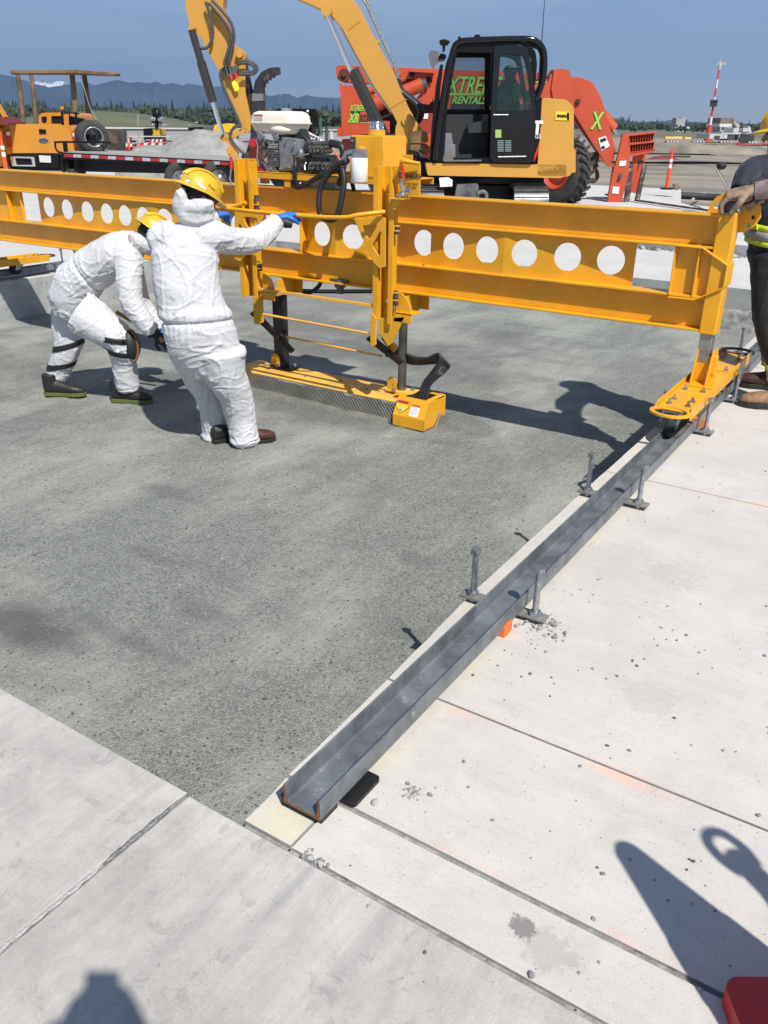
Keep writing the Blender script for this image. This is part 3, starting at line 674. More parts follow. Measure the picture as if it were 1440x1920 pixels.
# backside guide boxes around the rods
rodR = Vector((-3.27, 5.33, -.23)); rodL = Vector((-4.45, 5.36, -.23))
for r_ in (rodR, rodL):
    mb = MB(); mb.b2((r_.x - .06, KY + .16, .38), (r_.x + .16, KY + .168, .56)); mb.b2((r_.x + .075, KY - .06, .37), (r_.x + .083, KY + .16, .50)); mb.b2((r_.x - .06, KY - .06, .37), (r_.x + .083, KY + .16, .378))
    mb.b2((r_.x - .08, KY + .16, 1.19), (r_.x + .08, KY + .17, 1.40)) if False else None
    mb.build('rod_housing', YEL, EC, bevel=.002)
for r_, rr_ in ((rodR, .033), (rodL, .036)):
    mb = MB(); mb.cyl(r_, Vector((r_.x, r_.y, .36)), rr_, n=24)
    if r_ is rodL: mb.b2((r_.x - .075, r_.y - .045, -.21), (r_.x + .01, r_.y + .0, .36)) ; mb.cyl((r_.x + .035, r_.y - .03, .08), (r_.x + .035, r_.y - .03, .36), .024)
    mb.build('lift_rod', BRN if r_ is rodR else mat('rod_dark', (.035, .03, .028), .4, .5, var=.3, vs=8), EC)
# horizontal tie rods between the shoes
def rod(a, b_, r, m, nm='tie_rod', n=12):
    mb = MB(); mb.cyl(a, b_, r, n=n, smooth=(n > 4)); return mb.build(nm, m, EC)
LT = mat('rod_yellow', (.80, .42, .07), .45, var=.1, vs=5, coat=.2)
mb = MB(); a = PY(485, 542, YT + .02); b_ = PY(697, 573, YT + .02); d = (b_ - a)
mb.box((a + b_) / 2, (d.length, .022, .022), Matrix.Rotation(-atan2(d.z, d.x), 3, 'Y')); mb.build('tie_rod', LT, EC, bevel=.002)
rod(PY(488, 588, YT), PY(690, 625, YT), .0095, LT)
rod(PY(538, 632, 5.16), PY(716, 668, 5.12), .0085, LT)
for (xa, ya), (xb, yb) in (((472, 585), (548, 660)), ((690, 632), (752, 682))):
    mb = MB(); A = PY(xa, ya, YT + .05); B_ = PY(xb, yb, 5.22); dd = (B_ - A); nrm = VY.cross(dd).normalized() * .03
    mb.prism([A + nrm, B_ + nrm * .9, B_ - nrm * .9, A - nrm], VY * .02)
    mb.cyl(A + dd * .12 - VY * .02, A + dd * .12 + VY * .05, .018, n=6, smooth=False); mb.cyl(A + dd * .62 - VY * .02, A + dd * .62 + VY * .05, .022)
    mb.build('swing_arm', mat('oily_arm', (.05, .035, .028), .5, .4, var=.5, vs=15), EC, bevel=.003)
mb = MB(); A = PY(735, 655, 5.17); mb.box(A, (.05, .02, .10), Matrix.Rotation(.7, 3, 'Y')); mb.build('arm_clevis', YEL, EC, bevel=.003)
# cutter box on the gravel ------------------------------------------------
zc0, zt0 = -.44, -.235; xr = -2.93; xl = -3.20; yf = 5.09; yb = 5.42
mb = MB()   # end box: sloping front, open top
def boxend():
    V = lambda x, y, z: Vector((x, y, z))
    th = .008
    # front faces (vertical lower, sloped upper)
    mb.prism([V(xl, yf, zc0), V(xr, yf, zc0), V(xr, yf, zc0 + .085), V(xl, yf, zc0 + .085)], VY * th)
    mb.prism([V(xl, yf, zc0 + .085), V(xr, yf, zc0 + .085), V(xr, yf + .07, zt0), V(xl, yf + .07, zt0)], VY * th)
    # right side with the notch
    mb.prism([V(xr, yf, zc0), V(xr, yf + .16, zc0), V(xr, yf + .21, zc0 + .05), V(xr, yb, zc0 + .05), V(xr, yb, zt0 - .02), V(xr, yf + .07, zt0), V(xr, yf, zc0 + .085)], VX * -th)
    mb.b2((xl, yb - th, zc0 + .05), (xr, yb, zt0 - .004))
    mb.b2((xl, yf + .07, zt0 - th), (xr - th, yf + .11, zt0)); mb.b2((xr - .05, yf + .11, zt0 - th), (xr - th, yb, zt0)); mb.b2((xl, yb - .04, zt0 - th), (xr - .05, yb - th, zt0))
    mb.b2((xl - .06, yf + .11, zt0 - th), (xl + .035, yb - .04, zt0))
boxend(); cb = mb.build('cutter_box', YEL, EC, bevel=.004)
mb = MB(); mb.prism([(xr + .002, yf + .15, zc0 - .02), (xr + .002, yf + .26, zc0 - .02), (xr + .03, yf + .27, zc0 + .05), (xr + .002, yf + .22, zc0 + .08)], VX * .02); mb.build('scraper_blade', mat('worn_blade', (.30, .27, .22), .6, .5, var=.3, vs=20), cb, bevel=.002)
mb = MB(); mb.b2((xl - .04, yf + .12, zc0 + .06), (xr - .06, yb - .05, zc0 + .062)); mb.build('box_floor', BLK, cb)
# long hood with sloping front edge
xh = -4.82; mb = MB(); z1 = -.262
mb.prism([(xh, yf + .09, z1 - .03), (xh, yf + .13, z1), (xh, yb + .02, z1), (xh, yb + .06, z1 - .04), (xh, yb + .05, z1 - .045), (xh, yb + .01, z1 - .008), (xh, yf + .135, z1 - .008), (xh, yf + .095, z1 - .04)], VX * (xl - xh))
mb.b2((xh - .004, yf + .10, -.43), (xh + .006, yb + .04, z1 - .01))
mb.build('hood', YELD, EC, bevel=.002)
mb = MB()
for x, y in ((-3.55, yf + .17), (-3.85, yf + .24), (-4.15, yf + .16), (-4.62, yf + .2)): mb.cyl((x, y, z1), (x, y, z1 + .012), .009, n=6, smooth=False)
mb.build('bolt', GALV, EC)
# rod feet
for r_ in (rodR, rodL):
    mb = MB(); z_ = z1 + .004; p = Vector((r_.x, r_.y, z_))
    mb.prism([Vector((r_.x + a, r_.y + b, z_ + .012)) for a, b in ((-.11, -.07), (.10, -.07), (.12, -.03), (.12, .06), (-.11, .06))], VZ * .012)
    pl = mb.build('rod_foot', YELD if r_ is rodR else BLK, EC, bevel=.003)
    mb = MB(); pts = [(-.08, .0), (.0, .0), (.0, .075), (-.02, .10), (-.06, .10), (-.08, .075)]
    mb.prism([Vector((r_.x - .02 + a, r_.y - .055, z_ + .024 + b)) for a, b in pts], VY * .010, [circle(Vector((r_.x - .055, r_.y - .055, z_ + .06)), VX, VZ, .008, 10)])
    mb.build('foot_lug', YEL, pl, bevel=.003)
    mb = MB()
    for a, b in ((-.03, -.055), (.085, .035)): mb.cyl((r_.x + a, r_.y + b - .012, z_ + .024), (r_.x + a, r_.y + b - .012, z_ + .036), .017); mb.cyl((r_.x + a, r_.y + b - .012, z_ + .03), (r_.x + a, r_.y + b - .012, z_ + .046), .011, n=6, smooth=False)
    mb.build('bolt', GALV, pl)
# expanded-metal guard: real diamond mesh
MESH = mat('expanded_mesh', (.52, .50, .40), .6, .2, var=.25, vs=10)
mb = MB(); X0, X1 = -4.80, xl - .002; cell_w, cell_h = .030, .0135
A0 = Vector((0, yf + .085, z1 - .03)); A1 = Vector((0, yf - .035, -.448)); LN = (A1 - A0); hgt = LN.length; LN.normalize(); nrm = LN.cross(VX)
rows = int(hgt / cell_h); cols = int((X1 - X0) / cell_w)
def mp(u, v):
    k = v / hgt; return A0 + VX * (X0 + u) + LN * v - nrm * (.02 * sin(pi * k))
def strand(a, b_):
    d_ = (b_ - a).normalized(); sd = nrm.cross(d_) * .0026; tt = nrm * .0015
    mb.add([a - sd - tt, a + sd + tt, b_ + sd + tt, b_ - sd - tt], [(0, 1, 2, 3)])
for j in range(rows + 1):
    for i in range(cols):
        u = i * cell_w + (cell_w / 2 if j % 2 else 0); v = j * cell_h
        if v + cell_h > hgt + 1e-6: continue
        p = mp(u, v)
        strand(p, mp(min(u + cell_w / 2, X1 - X0), v + cell_h)); strand(p, mp(max(u - cell_w / 2, 0), v + cell_h))
mb.build('mesh_guard', MESH, EC)
# warning stickers on the sloping front
def sticker(c, ux, uy, w_, h_, m, nm='sticker', par=None, pts=None):
    mb = MB(); c = Vector(c); ux = Vector(ux).normalized(); uy = Vector(uy).normalized(); n = ux.cross(uy)
    pts = pts or [(-.5, -.5), (.5, -.5), (.5, .5), (-.5, .5)]
    mb.prism([c + ux * a * w_ + uy * b * h_ for a, b in pts], n * .001); return mb.build(nm, m, par or EC)
SW = mat('sticker_white', (.78, .77, .74), .5); SR = mat('sticker_red', (.55, .06, .03), .5); SB = mat('sticker_black', (.02, .02, .02), .5); SY = mat('sticker_yellow', (.85, .55, .03), .5)
su = Vector((0, .07, (zt0 - zc0 - .085))).normalized(); fc = lambda x, k: Vector((x, yf + .07 * k, zc0 + .085 + (zt0 - zc0 - .085) * k)) + VX.cross(su) * .0015
pent = [(-.5, .5), (.5, .5), (.5, .05), (.0, -.5), (-.5, .05)]
sticker(fc(xl + .062, .45), VX, su, .115, .095, SB, 'warning_sticker', cb, pent); sticker(fc(xl + .062, .45) + VX.cross(su) * .0012, VX, su, .105, .086, SY, 'warning_sticker', cb, pent)
sticker(fc(xl + .062, .75) + VX.cross(su) * .0024, VX, su, .092, .024, SR, 'sticker_band', cb)
text('WARNING', .018, fc(xl + .062, .75) + VX.cross(su) * .0040, VX, su, SB, cb, ext=.0003)
mb = MB(); mb.ell(fc(xl + .062, .30) + VX.cross(su) * .003, (.016, .004, .016)); mb.build('sticker_symbol', mat('symbol_grey', (.4, .42, .45), .4), cb)
sticker(fc(xl + .175, .38), VX, su, .075, .082, SW, 'sticker', cb); sticker(fc(xl + .175, .68) + VX.cross(su) * .001, VX, su, .075, .014, SR, 'sticker_band', cb)
for k in range(6): sticker(fc(xl + .175, .56 - .07 * k) + VX.cross(su) * .001, VX, su, .06, .0025, mat('print_grey', (.35, .3, .33), .6), 'print_line', cb)
# ---------------- handle bar and its gusset plates
mb = MB(); YH = 4.80
hb = [PY(425, 391, YH), PY(480, 397, YH), PY(552, 404, YH), PY(640, 408, YH), PY(672, 403, YH + .03), PY(722, 397, YH + .14)]
mb.tube(hb, .0145, n=14, sub=3); HBAR = mb.build('handle_bar', YEL, EC)
mb = MB(); mb.tube([PY(413, 388, YH + .1), PY(440, 386, YT - .02), PY(461, 380, YT - .005)], .0145, n=14, sub=3); mb.build('handle_bar', YEL, EC)
def gusset(flip):
    pts = [(664, 411), (700, 407), (716, 405), (722, 410), (722, 500), (712, 504), (700, 492), (676, 440)]
    h1 = [(680, 423), (705, 420), (706, 425), (693, 448), (690, 447), (680, 431)]; h2 = [(712, 434), (715, 436), (715, 478), (710, 480), (698, 462), (699, 458)]
    mb = MB(); YG = YT - .03
    f = (lambda x, y: (x, y)) if not flip else (lambda x, y: (722 - x + 440, y - 14))
    yprism(mb, [f(*p) for p in pts], YG, .012, [[PY(*f(*p), YG) for p in h] for h in (h1, h2)])
    mb.build('handle_gusset', YEL, EC, bevel=.002)
gusset(False); gusset(True)
# ---------------- deck, tank, engine
DZ = PY(560, 324, 5.36).z
mb = MB(); mb.b2((-4.75, KY - .02, DZ - .045), (-3.20, KY - .012, DZ)); mb.b2((-4.75, KY - .02, DZ - .008), (-3.20, KY + .33, DZ)); mb.b2((-4.75, KY + .32, DZ - .045), (-3.20, KY + .33, DZ))
mb.b2((-4.30, KY - .012, bz(1.172)), (-4.245, KY + .04, DZ - .008)); mb.b2((-3.45, KY + .02, bz(1.172)), (-3.40, KY + .07, DZ - .008)); mb.b2((-4.72, KY + .2, bz(1.172)), (-4.66, KY + .25, DZ - .008))
mb.b2((-3.95, KY + .05, DZ), (-3.86, KY + .25, DZ + .02))
mb.build('deck', YEL, EC, bevel=.002)
# hydraulic tank
ty0 = KY + .0; L = PY(657, 250, ty0); 
TX0 = PY(655, 330, ty0).x; TX1 = TX0 + .275; TZ0 = DZ + .002; TZ1 = PY(680, 254, ty0).z; ty1 = ty0 + .32
mb = MB(); mb.prism([(TX0, ty0, TZ0), (TX1 + .02, ty0, TZ0), (TX1, ty0 + .02, TZ1), (TX0, ty0 + .02, TZ1)], VY * .30)
tk = mb.build('hydraulic_tank', YEL, EC, bevel=.006)
mb = MB(); tc_ = Vector(((TX0 + TX1) / 2 - .0, ty0 + .14, TZ1)); mb.cyl(tc_ + VZ * .001, tc_ + VZ * .035, .062, n=28); mb.build('filler_neck', YEL, tk, bevel=.003)
mb = MB(); mb.lathe(tc_, VZ, [(.0, .036), (.052, .036), (.052, .042), (.045, .046), (.045, .085), (.04, .092), (0, .093)], 24)
for k in range(12): t = 2 * pi * k / 12; mb.box(tc_ + Vector((.046 * cos(t), .046 * sin(t), .066)), (.004, .004, .036))
mb.build('filler_cap', CHROME, tk)
mb = MB(); mb.b2((TX0 - .012, ty0 + .03, TZ0 + .09), (TX0 + .0, ty0 + .10, TZ1 - .005)); mb.b2((TX0 - .001, ty0 + .012, TZ0 + .06), (TX0 + .045, ty0 + .018, TZ1 - .012)); mb.build('sight_gauge', mat('gauge_brown', (.06, .045, .03), .3), tk, bevel=.002)
mb = MB(); mb.cyl((TX0 + .022, ty0 + .012, TZ1 - .035), (TX0 + .022, ty0 + .004, TZ1 - .035), .009); mb.cyl((TX0 + .022, ty0 + .012, TZ0 + .09), (TX0 + .022, ty0 + .004, TZ0 + .09), .009); mb.build('gauge_bolt', GALV, tk)
mb = MB(); fl = Vector((TX0 + .10, ty0 + .01, TZ0 + .155)); mb.lathe(fl, -VY, [(.0, 0), (.045, 0), (.045, .02), (.032, .026), (.032, .04), (0, .04)], 20); mb.build('port_flange', YEL, tk)
# oil filter in front of the tank
mb = MB(); fc0 = PY(674, 296, ty0 - .10); fb = Vector((fc0.x - .0, ty0 - .10, fc0.z)); rF = PY(687, 320, ty0 - .1).x - PY(674, 320, ty0 - .1).x
mb.lathe(fb, -VZ, [(0, -.0), (rF * .9, 0), (rF, .006), (rF, .150), (rF * .85, .163), (0, .163)], 28); of = mb.build('oil_filter', WHITE, EC)
for k, (dx_, wd) in enumerate(((-.028, .018), (-.028, .022), (-.028, .014), (-.028, .024))):
    mb = MB(); t = fb + Vector((-.030, -.032, -.05 - k * .017)); mb.box(t, (.02, .003, .008), Matrix.Rotation(-.75, 3, 'Z')); mb.build('filter_print', mat('print_dark', (.08, .08, .09), .6), of)
mb = MB(); mb.b2((fb.x - .04, fb.y - .035, fb.z), (fb.x + .042, fb.y + .035, fb.z + .055)); mb.cyl((fb.x + .04, fb.y, fb.z + .028), (fl.x, ty0 - .025, fb.z + .03), .024); mb.cyl((fb.x - .04, fb.y, fb.z + .028), (fb.x - .07, fb.y, fb.z + .03), .019)
for k in (-.025, 0, .025): mb.cyl((fb.x + k, fb.y, fb.z + .055), (fb.x + k, fb.y, fb.z + .063), .007, n=6)
mb.build('filter_head', ALU, of, bevel=.003)
# elbow and hoses
mb = MB(); e0 = Vector((fb.x - .07, fb.y, fb.z + .03)); mb.tube([e0, e0 + Vector((-.035, 0, -.005)), e0 + Vector((-.06, 0, -.05)), e0 + Vector((-.075, 0, -.085))], .021, n=14, sub=3)
for k in (0, 1): mb.cyl(e0 + Vector((-.052 - .02 * k, 0, -.04 - .035 * k)), e0 + Vector((-.058 - .02 * k, 0, -.052 - .035 * k)), .027, n=6, smooth=False)
mb.build('hose_elbow', GALV, of)
HOSE = mat('black_hose', (.016, .016, .018), .5, bump=.08, bs=200, coat=.1)
def hose(pts, r, par=EC, nm='hose', m=HOSE, sub=6):
    mb = MB(); mb.tube(pts, r, n=10, sub=sub); return mb.build(nm, m, par)
e1 = e0 + Vector((-.078, 0, -.09))
hose([e1, PY(645, 345, KY - .12), PY(634, 400, KY - .16), PY(622, 412, KY - .16), PY(603, 406, KY - .15), PY(598, 385, KY - .15), PY(602, 350, KY - .13), PY(625, 315, KY - .12), PY(650, 302, KY - .11), e1 + VZ * .02], .0215)
hose([PY(635, 345, KY - .02), PY(640, 322, KY - .06), PY(610, 325, KY - .04), PY(575, 345, KY - .02), PY(555, 350, KY + .0), PY(552, 335, KY + .05)], .020)
hose([PY(553, 292, KY + .02), PY(554, 310, KY - .03), PY(553, 335, KY - .03), PY(560, 352, KY)], .016)
hose([PY(655, 330, KY + .1), PY(662, 350, KY + .1), PY(668, 385, KY + .2)], .016)
hose([PY(620, 268, KY + .05), PY(640, 275, KY + .04), PY(645, 300, KY + .05), PY(640, 325, KY + .1)], .026)
mb = MB(); mb.tube([PY(625, 280, KY - .01), PY(633, 292, KY - .02), PY(640, 305, KY - .02)], .006, n=6); mb.build('ignition_wire', mat('orange_wire', (.8, .18, .03), .5), EC)
# hose bundle to the cutter box
for k in range(5):
    dy = k * .012; dx = k * 4
    hose([PY(718, 626 + dx * .5, 5.32 + dy), PY(738, 648 + dx * .7, 5.32 + dy), PY(770, 668 + dx * .8, 5.33 + dy), PY(800 + dx, 672 + dx * .5, 5.36 + dy), PY(822 + dx * 1.2, 664 + dx * 1.2, 5.38 + dy), PY(830 + (k - 2) * 3, 678 + dx, 5.37 + dy), PY(812 + (k - 1) * 5, 702, 5.34), PY(796 + (k - 1) * 3.2, 722, 5.31), PY(786 + k * 3.2, 756, 5.27)], .0125)
mb = MB()
for k in range(4): q = PY(784 + k * 4, 750, 5.27); mb.cyl(q, q - VZ * .05, .011, n=8)
mb.build('hose_fitting', GALV, EC)
# slack hoses behind the lower girder
hose([PY(536, 522, KY + .2), PY(552, 528, KY + .2), PY(566, 545, KY + .2), PY(582, 548, KY + .2), PY(598, 536, KY + .2), PY(604, 520, KY + .2)], .017)
hose([PY(538, 545, KY + .22), PY(600, 548, KY + .22), PY(697, 548, KY + .22)], .009)
hose([PY(535, 541, KY + .24), PY(600, 544, KY + .24), PY(700, 544, KY + .24)], .006)
mb = MB(); q = PY(638, 538, KY + .06); mb.cyl(q + VZ * .06, q, .045); mb.cyl(q, q - VZ * .05, .03); mb.box(q + VZ * .05, (.16, .06, .015)); mb.build('beam_roller', STEEL, EC)
# engine -----------------------------------------------------------------
eng = thing('dummy', (0, 0, 0), 'x', 'x'); bpy.data.objects.remove(eng)
EY = KY + .05
def E(x, y, d=0.): return PY(x, y, EY + d)
def pw(x): return PY(x, 250, EY).x
# fuel tank: lower and upper half with rim
fx0, fx1 = pw(465), pw(548); fz0, fz1 = E(507, 251).z, E(507, 208).z; fy0, fy1 = EY + .0, EY + .27; zr_ = fz0 + (fz1 - fz0) * .48
def rrect(x0, x1, y0, y1, r, z, n=6): return rpoly(x0, x1, y0, y1, r, z, n)
mb = MB(); mb.loft([rrect(fx0 + .05, fx1 - .05, fy0 + .05, fy1 - .05, .05, fz0), rrect(fx0 + .022, fx1 - .022, fy0 + .022, fy1 - .022, .055, fz0 + .018), rrect(fx0 + .004, fx1 - .004, fy0 + .004, fy1 - .004, .055, zr_ - .004)])
mb.loft([rrect(fx0 - .004, fx1 + .004, fy0 - .004, fy1 + .004, .055, zr_ - .004), rrect(fx0 - .005, fx1 + .005, fy0 - .005, fy1 + .005, .055, zr_), rrect(fx0 - .004, fx1 + .004, fy0 - .004, fy1 + .004, .055, zr_ + .004)])
mb.loft([rrect(fx0 + .003, fx1 - .003, fy0 + .003, fy1 - .003, .055, zr_ + .004), rrect(fx0 + .008, fx1 - .008, fy0 + .008, fy1 - .008, .055, zr_ + .05), rrect(fx0 + .02, fx1 - .02, fy0 + .02, fy1 - .02, .055, fz1 - .012), rrect(fx0 + .045, fx1 - .045, fy0 + .045, fy1 - .045, .05, fz1)])
ft = mb.build('fuel_tank', CREAM, EC)
mb = MB(); mb.ell(((fx0 + fx1) / 2 + .08, fy0 + .035, fz0 + .03), (.10, .045, .035)); mb.build('tank_bulge', CREAM, ft)
mb = MB(); mb.cyl(((fx0 + fx1) / 2 + .06, (fy0 + fy1) / 2, fz1 - .003), ((fx0 + fx1) / 2 + .06, (fy0 + fy1) / 2, fz1 + .022), .042, n=20); mb.build('fuel_cap', CHROME, ft, bevel=.003)
lc = Vector(((fx0 + fx1) / 2 - .11, fy0 + .003, zr_ + .035)); sticker(lc, VX, VZ, .095, .045, SW, 'sticker', ft); sticker(lc + Vector((0, -.0012, .017)), VX, VZ, .095, .010, SR, 'sticker_band', ft)
for k in range(4): sticker(lc + Vector((0, -.0012, .006 - k * .008)), VX, VZ, .08, .002, mat('print_grey', (.35, .3, .33), .6), 'print_line', ft)
# crankcase, cylinder, shroud
zb_ = DZ + .012
mb = MB(); X = pw
mb.b2((X(497), EY + .03, zb_), (X(548), EY + .26, E(0, 262).z)); mb.b2((X(522), EY + .0, zb_ + .02), (X(552), EY + .22, zb_ + .20))
mb.prism([E(528, 256, .02), E(556, 262, .02), E(560, 300, .02), E(548, 320, .02), E(524, 320, .02)], VY * .2)
mb.prism([E(506, 246), E(513, 262), E(520, 258), E(512, 244)], VY * .02); mb.prism([E(480, 246), E(484, 262), E(496, 256), E(486, 245)], VY * .02)
mb.prism([E(490, 300), E(500, 322), E(520, 322), E(516, 312), E(500, 308)], VY * .03)
for px_, py_ in ((507, 268), (514, 268), (520, 262), (538, 262), (552, 270), (556, 296), (550, 314), (528, 316), (518, 300), (520, 284), (509, 316)):
    q = E(px_, py_, -.005); mb.cyl(q, q - VY * .018, .009, n=8)
cc = mb.build('crankcase', ALU, EC, bevel=.004)
mb = MB()
for k in range(11):
    z_ = E(505, 264 + k * 4.6).z; mb.b2((X(497), EY - .012, z_ - .0035), (X(521), EY + .2, z_ + .0035))
mb.b2((X(499), EY + .0, zb_ + .03), (X(519), EY + .19, E(0, 262).z)); mb.build('cylinder_fins', mat('fin_alu', (.22, .225, .23), .5, .6, var=.3, vs=30), cc)
mb = MB(); mb.loft([[E(468, 262, .02), E(480, 257, .02), E(484, 262, .02), E(484, 318, .02), E(478, 326, .02), E(468, 318, .02)], [E(468, 262, .22), E(484, 257, .22), E(492, 262, .22), E(492, 318, .22), E(482, 326, .22), E(468, 318, .22)]], smooth=False)
mb.prism([E(468, 306, .0), E(482, 306, .0), E(494, 322, .0), E(492, 328, .0), E(470, 328, .0)], VY * .2)
mb.cyl(E(475, 268, .0), E(475, 268, -.02), .03); sh = mb.build('engine_shroud', mat('engine_red', (.42, .01, .02), .3, coat=.4, var=.2, vs=12), EC, bevel=.006)
mb = MB(); mb.tube([E(480, 262, -.01), E(484, 275, -.012), E(482, 295, -.01), E(486, 312, -.01)], .006); mb.build('shroud_trim', CHROME, sh)
mb = MB()   # carburettor, governor, linkages
mb.ell(E(494, 272, -.02), (.035, .03, .035)); mb.cyl(E(489, 266, -.02), E(503, 266, -.03), .018); mb.cyl(E(494, 280, -.02), E(494, 292, -.02), .022); mb.box(E(498, 286, .0), (.05, .03, .06))
mb.build('carburettor', mat('carb_metal', (.16, .15, .12), .45, .7, var=.6, vs=40, bump=.4, bs=90), cc, bevel=.002)
mb = MB(); mb.tube([E(486, 262, -.03), E(496, 258, -.035), E(505, 270, -.03), E(500, 285, -.03)], .003, n=6); mb.tube([E(488, 290, -.03), E(497, 298, -.03), E(505, 290, -.02)], .003, n=6); mb.tube([E(540, 296, -.04), E(560, 293, -.05), E(580, 288, -.05)], .005, n=6); mb.build('linkage', CHROME, cc)
# gearbox/pump coupling, exhaust
mb = MB(); mb.b2((X(536), EY + .02, zb_ + .1), (X(560), EY + .16, E(0, 272).z)); mb.cyl(E(552, 284, .08), E(580, 280, .08), .052, n=26); mb.cyl(E(560, 284, .08), E(566, 283, .08), .064, n=26)
mb.ell(E(564, 290, .0), (.03, .03, .045)); mb.build('pump_housing', mat('pump_grey', (.20, .205, .21), .5, .5, var=.2, vs=20, bump=.2), EC, bevel=.004)
mb = MB(); mb.cyl(E(577, 281, .08), E(589, 281, .08), .056, n=26); mb.b2((X(572), EY + .0, zb_), (X(612), EY + .18, zb_ + .10)); mb.cyl(E(556, 262, .15), E(572, 250, .15), .05); mb.b2((X(556), EY + .1, E(0, 268).z), (X(585), EY + .22, E(0, 252).z)); mb.build('pump', mat('pump_black', (.02, .02, .022), .45, coat=.2), EC, bevel=.004)
mb = MB()
for k in range(6): z_ = E(0, 246 + k * 3.4).z; mb.tube([Vector((X(552), EY + .12, z_ + .01)), Vector((X(562), EY + .09, z_ - .005)), Vector((X(572), EY + .12, z_ - .01))], .006, n=6)
mb.build('exhaust_ribs', STEEL, EC)
mb = MB(); mb.b2((X(588), EY + .02, E(0, 297).z), (X(622), EY + .12, E(0, 268).z)); mb.b2((X(596), EY + .0, E(0, 318).z), (X(622), EY + .12, E(0, 302).z)); mb.cyl(E(588, 270, .0), E(622, 267, .0), .016)
mb.build('valve_block', mat('valve_metal', (.17, .165, .15), .4, .7, var=.3, vs=20), EC, bevel=.003)
mb = MB(); rnd = random.Random(3)
for r_, yy in enumerate((276, 283, 307, 314)):
    for k in range(5):
        q = E(588 + k * 7.5 + rnd.uniform(-1, 1), yy + rnd.uniform(-1, 1), .0); mb.cyl(q + VY * .02, q - VY * .025, .0145, n=6, smooth=False); mb.cyl(q - VY * .02, q - VY * .045, .010, n=10)
for k in range(5): q = E(574 + k * 9, 311, .0); mb.tube([q + VZ * .02, q + Vector((.0, -.02, .0)), q + Vector((.01, -.03, -.03))], .012, n=8)
mb.build('fittings', mat('fitting_metal', (.30, .29, .25), .35, .85, var=.4, vs=40), EC)
for k in range(4): hose([E(582 + k * 9, 308, -.02), E(586 + k * 9, 318, -.05), E(580 + k * 8, 326, -.02)], .010)
hose([E(566, 318, 0), E(585, 322, -.02), E(606, 320, -.01)], .013)
# right tower top: DANGER plate, T-handle, toggle clamp
mb = MB(); yp = YT + .02
yprism(mb, [(738, 311), (788, 309), (787, 366), (738, 366)], yp, .010); pz_ = mb.build('danger_plate', YEL, EC, bevel=.003)
mb = MB(); mb.b2((PY(757, 0 + 300, yp + .12).x, yp + .12, PY(757, 300, yp + .12).z - .05), (PY(773, 300, yp + .12).x, yp + .13, PY(757, 290, yp + .12).z)); mb.build('top_plate', YEL, EC, bevel=.003)
cT = PY(764, 330, yp - .002); ux = VX
text('DANGER', .045, cT + Vector((.022, -.002, .0)), VX, VZ, SB, pz_, ext=.0006); text('CUTTING TEETH', .0155, cT + Vector((.025, -.002, -.045)), VX, VZ, SB, pz_, ext=.0006); text('KEEP CLEAR', .0155, cT + Vector((.03, -.002, -.066)), VX, VZ, SB, pz_, ext=.0006)
mb = MB(); mb.tube([PY(752, 303, yp - .05), PY(757, 301, yp - .05), PY(770, 304, yp - .04), PY(787, 307, yp - .03)], [.016, .018, .013, .012], n=12, sub=3); mb.cyl(PY(753, 303, yp - .05), PY(751, 314, yp), .012)
mb.build('pull_handle', YEL, EC)
mb = MB(); mb.cyl(PY(755, 309, yp - .055), PY(756, 334, yp - .055), .010, n=14); mb.build('clamp_grip', RED, EC)
mb = MB(); mb.tube([PY(756, 334, yp - .055), PY(753, 348, yp - .055), PY(757, 358, yp - .05), PY(750, 366, yp - .05)], [.011, .014, .013, .018], n=8, sub=2); mb.box(PY(754, 366, yp - .045), (.07, .04, .012)); mb.box(PY(764, 356, yp - .03), (.04, .02, .025)); mb.cyl(PY(768, 352, yp - .03), PY(768, 362, yp - .03), .012, n=8)
mb.build('toggle_clamp', GALV, EC, bevel=.001, seg=1)
mb = MB(); mb.b2((TRx1 - .01, YT - .07, PY(750, 371, yp).z - .004), (TRx1 + .10, YT + .05, PY(750, 371, yp).z + .004)); mb.prism([(TRx1, YT - .045, PY(750, 372, yp).z), (TRx1 + .09, YT - .045, PY(750, 372, yp).z), (TRx1 + .035, YT - .045, PY(750, 392, yp).z), (TRx1 + .015, YT - .045, PY(750, 392, yp).z)], VY * .01)
mb.build('clamp_shelf', YEL, EC, bevel=.002)
# left tower clamp with the red grip, flag sticker, side rollers
mb = MB(); mb.cyl(PY(433, 294, YT), PY(434, 316, YT), .012, n=12); mb.build('clamp_grip', RED, EC)
mb = MB(); mb.tube([PY(434, 316, YT), PY(431, 335, YT), PY(434, 345, YT)], .008, n=8); mb.box(PY(431, 348, YT), (.05, .03, .01)); mb.build('toggle_clamp', GALV, EC)
q = PY(458, 352, YT + .074); sticker(q, VX, VZ, .042, .05, SW, 'sticker'); sticker(q + Vector((-.006, -.0012, .007)), VX, VZ, .018, .018, mat('sticker_blue', (.03, .04, .2), .5), 'sticker_emblem'); 
for k in range(3): sticker(q + Vector((.0, -.0012, -.006 - k * .006)), VX, VZ, .034, .003, SR, 'sticker_band')
for xx, zs_ in ((TLx1 + .012, (365, 383, 495)), (TRx1 + .012, (403, 512, 525))):
    for yy in zs_: z_ = PY(480, yy, YT).z; mb = MB(); mb.cyl((xx, YT + .02, z_), (xx, YT + .02, z_ - .05), .018, n=14); mb.build('guide_roller', STEEL, EC)
mb = MB()
for xx, zs_ in ((TLx1, (365, 384, 490, 503)), (TRx1, (402, 410, 515, 528))):
    for yy in zs_: z_ = PY(480, yy, YT).z; mb.b2((xx - .001, YT - .005, z_ - .004), (xx + .03, YT + .03, z_ + .004))
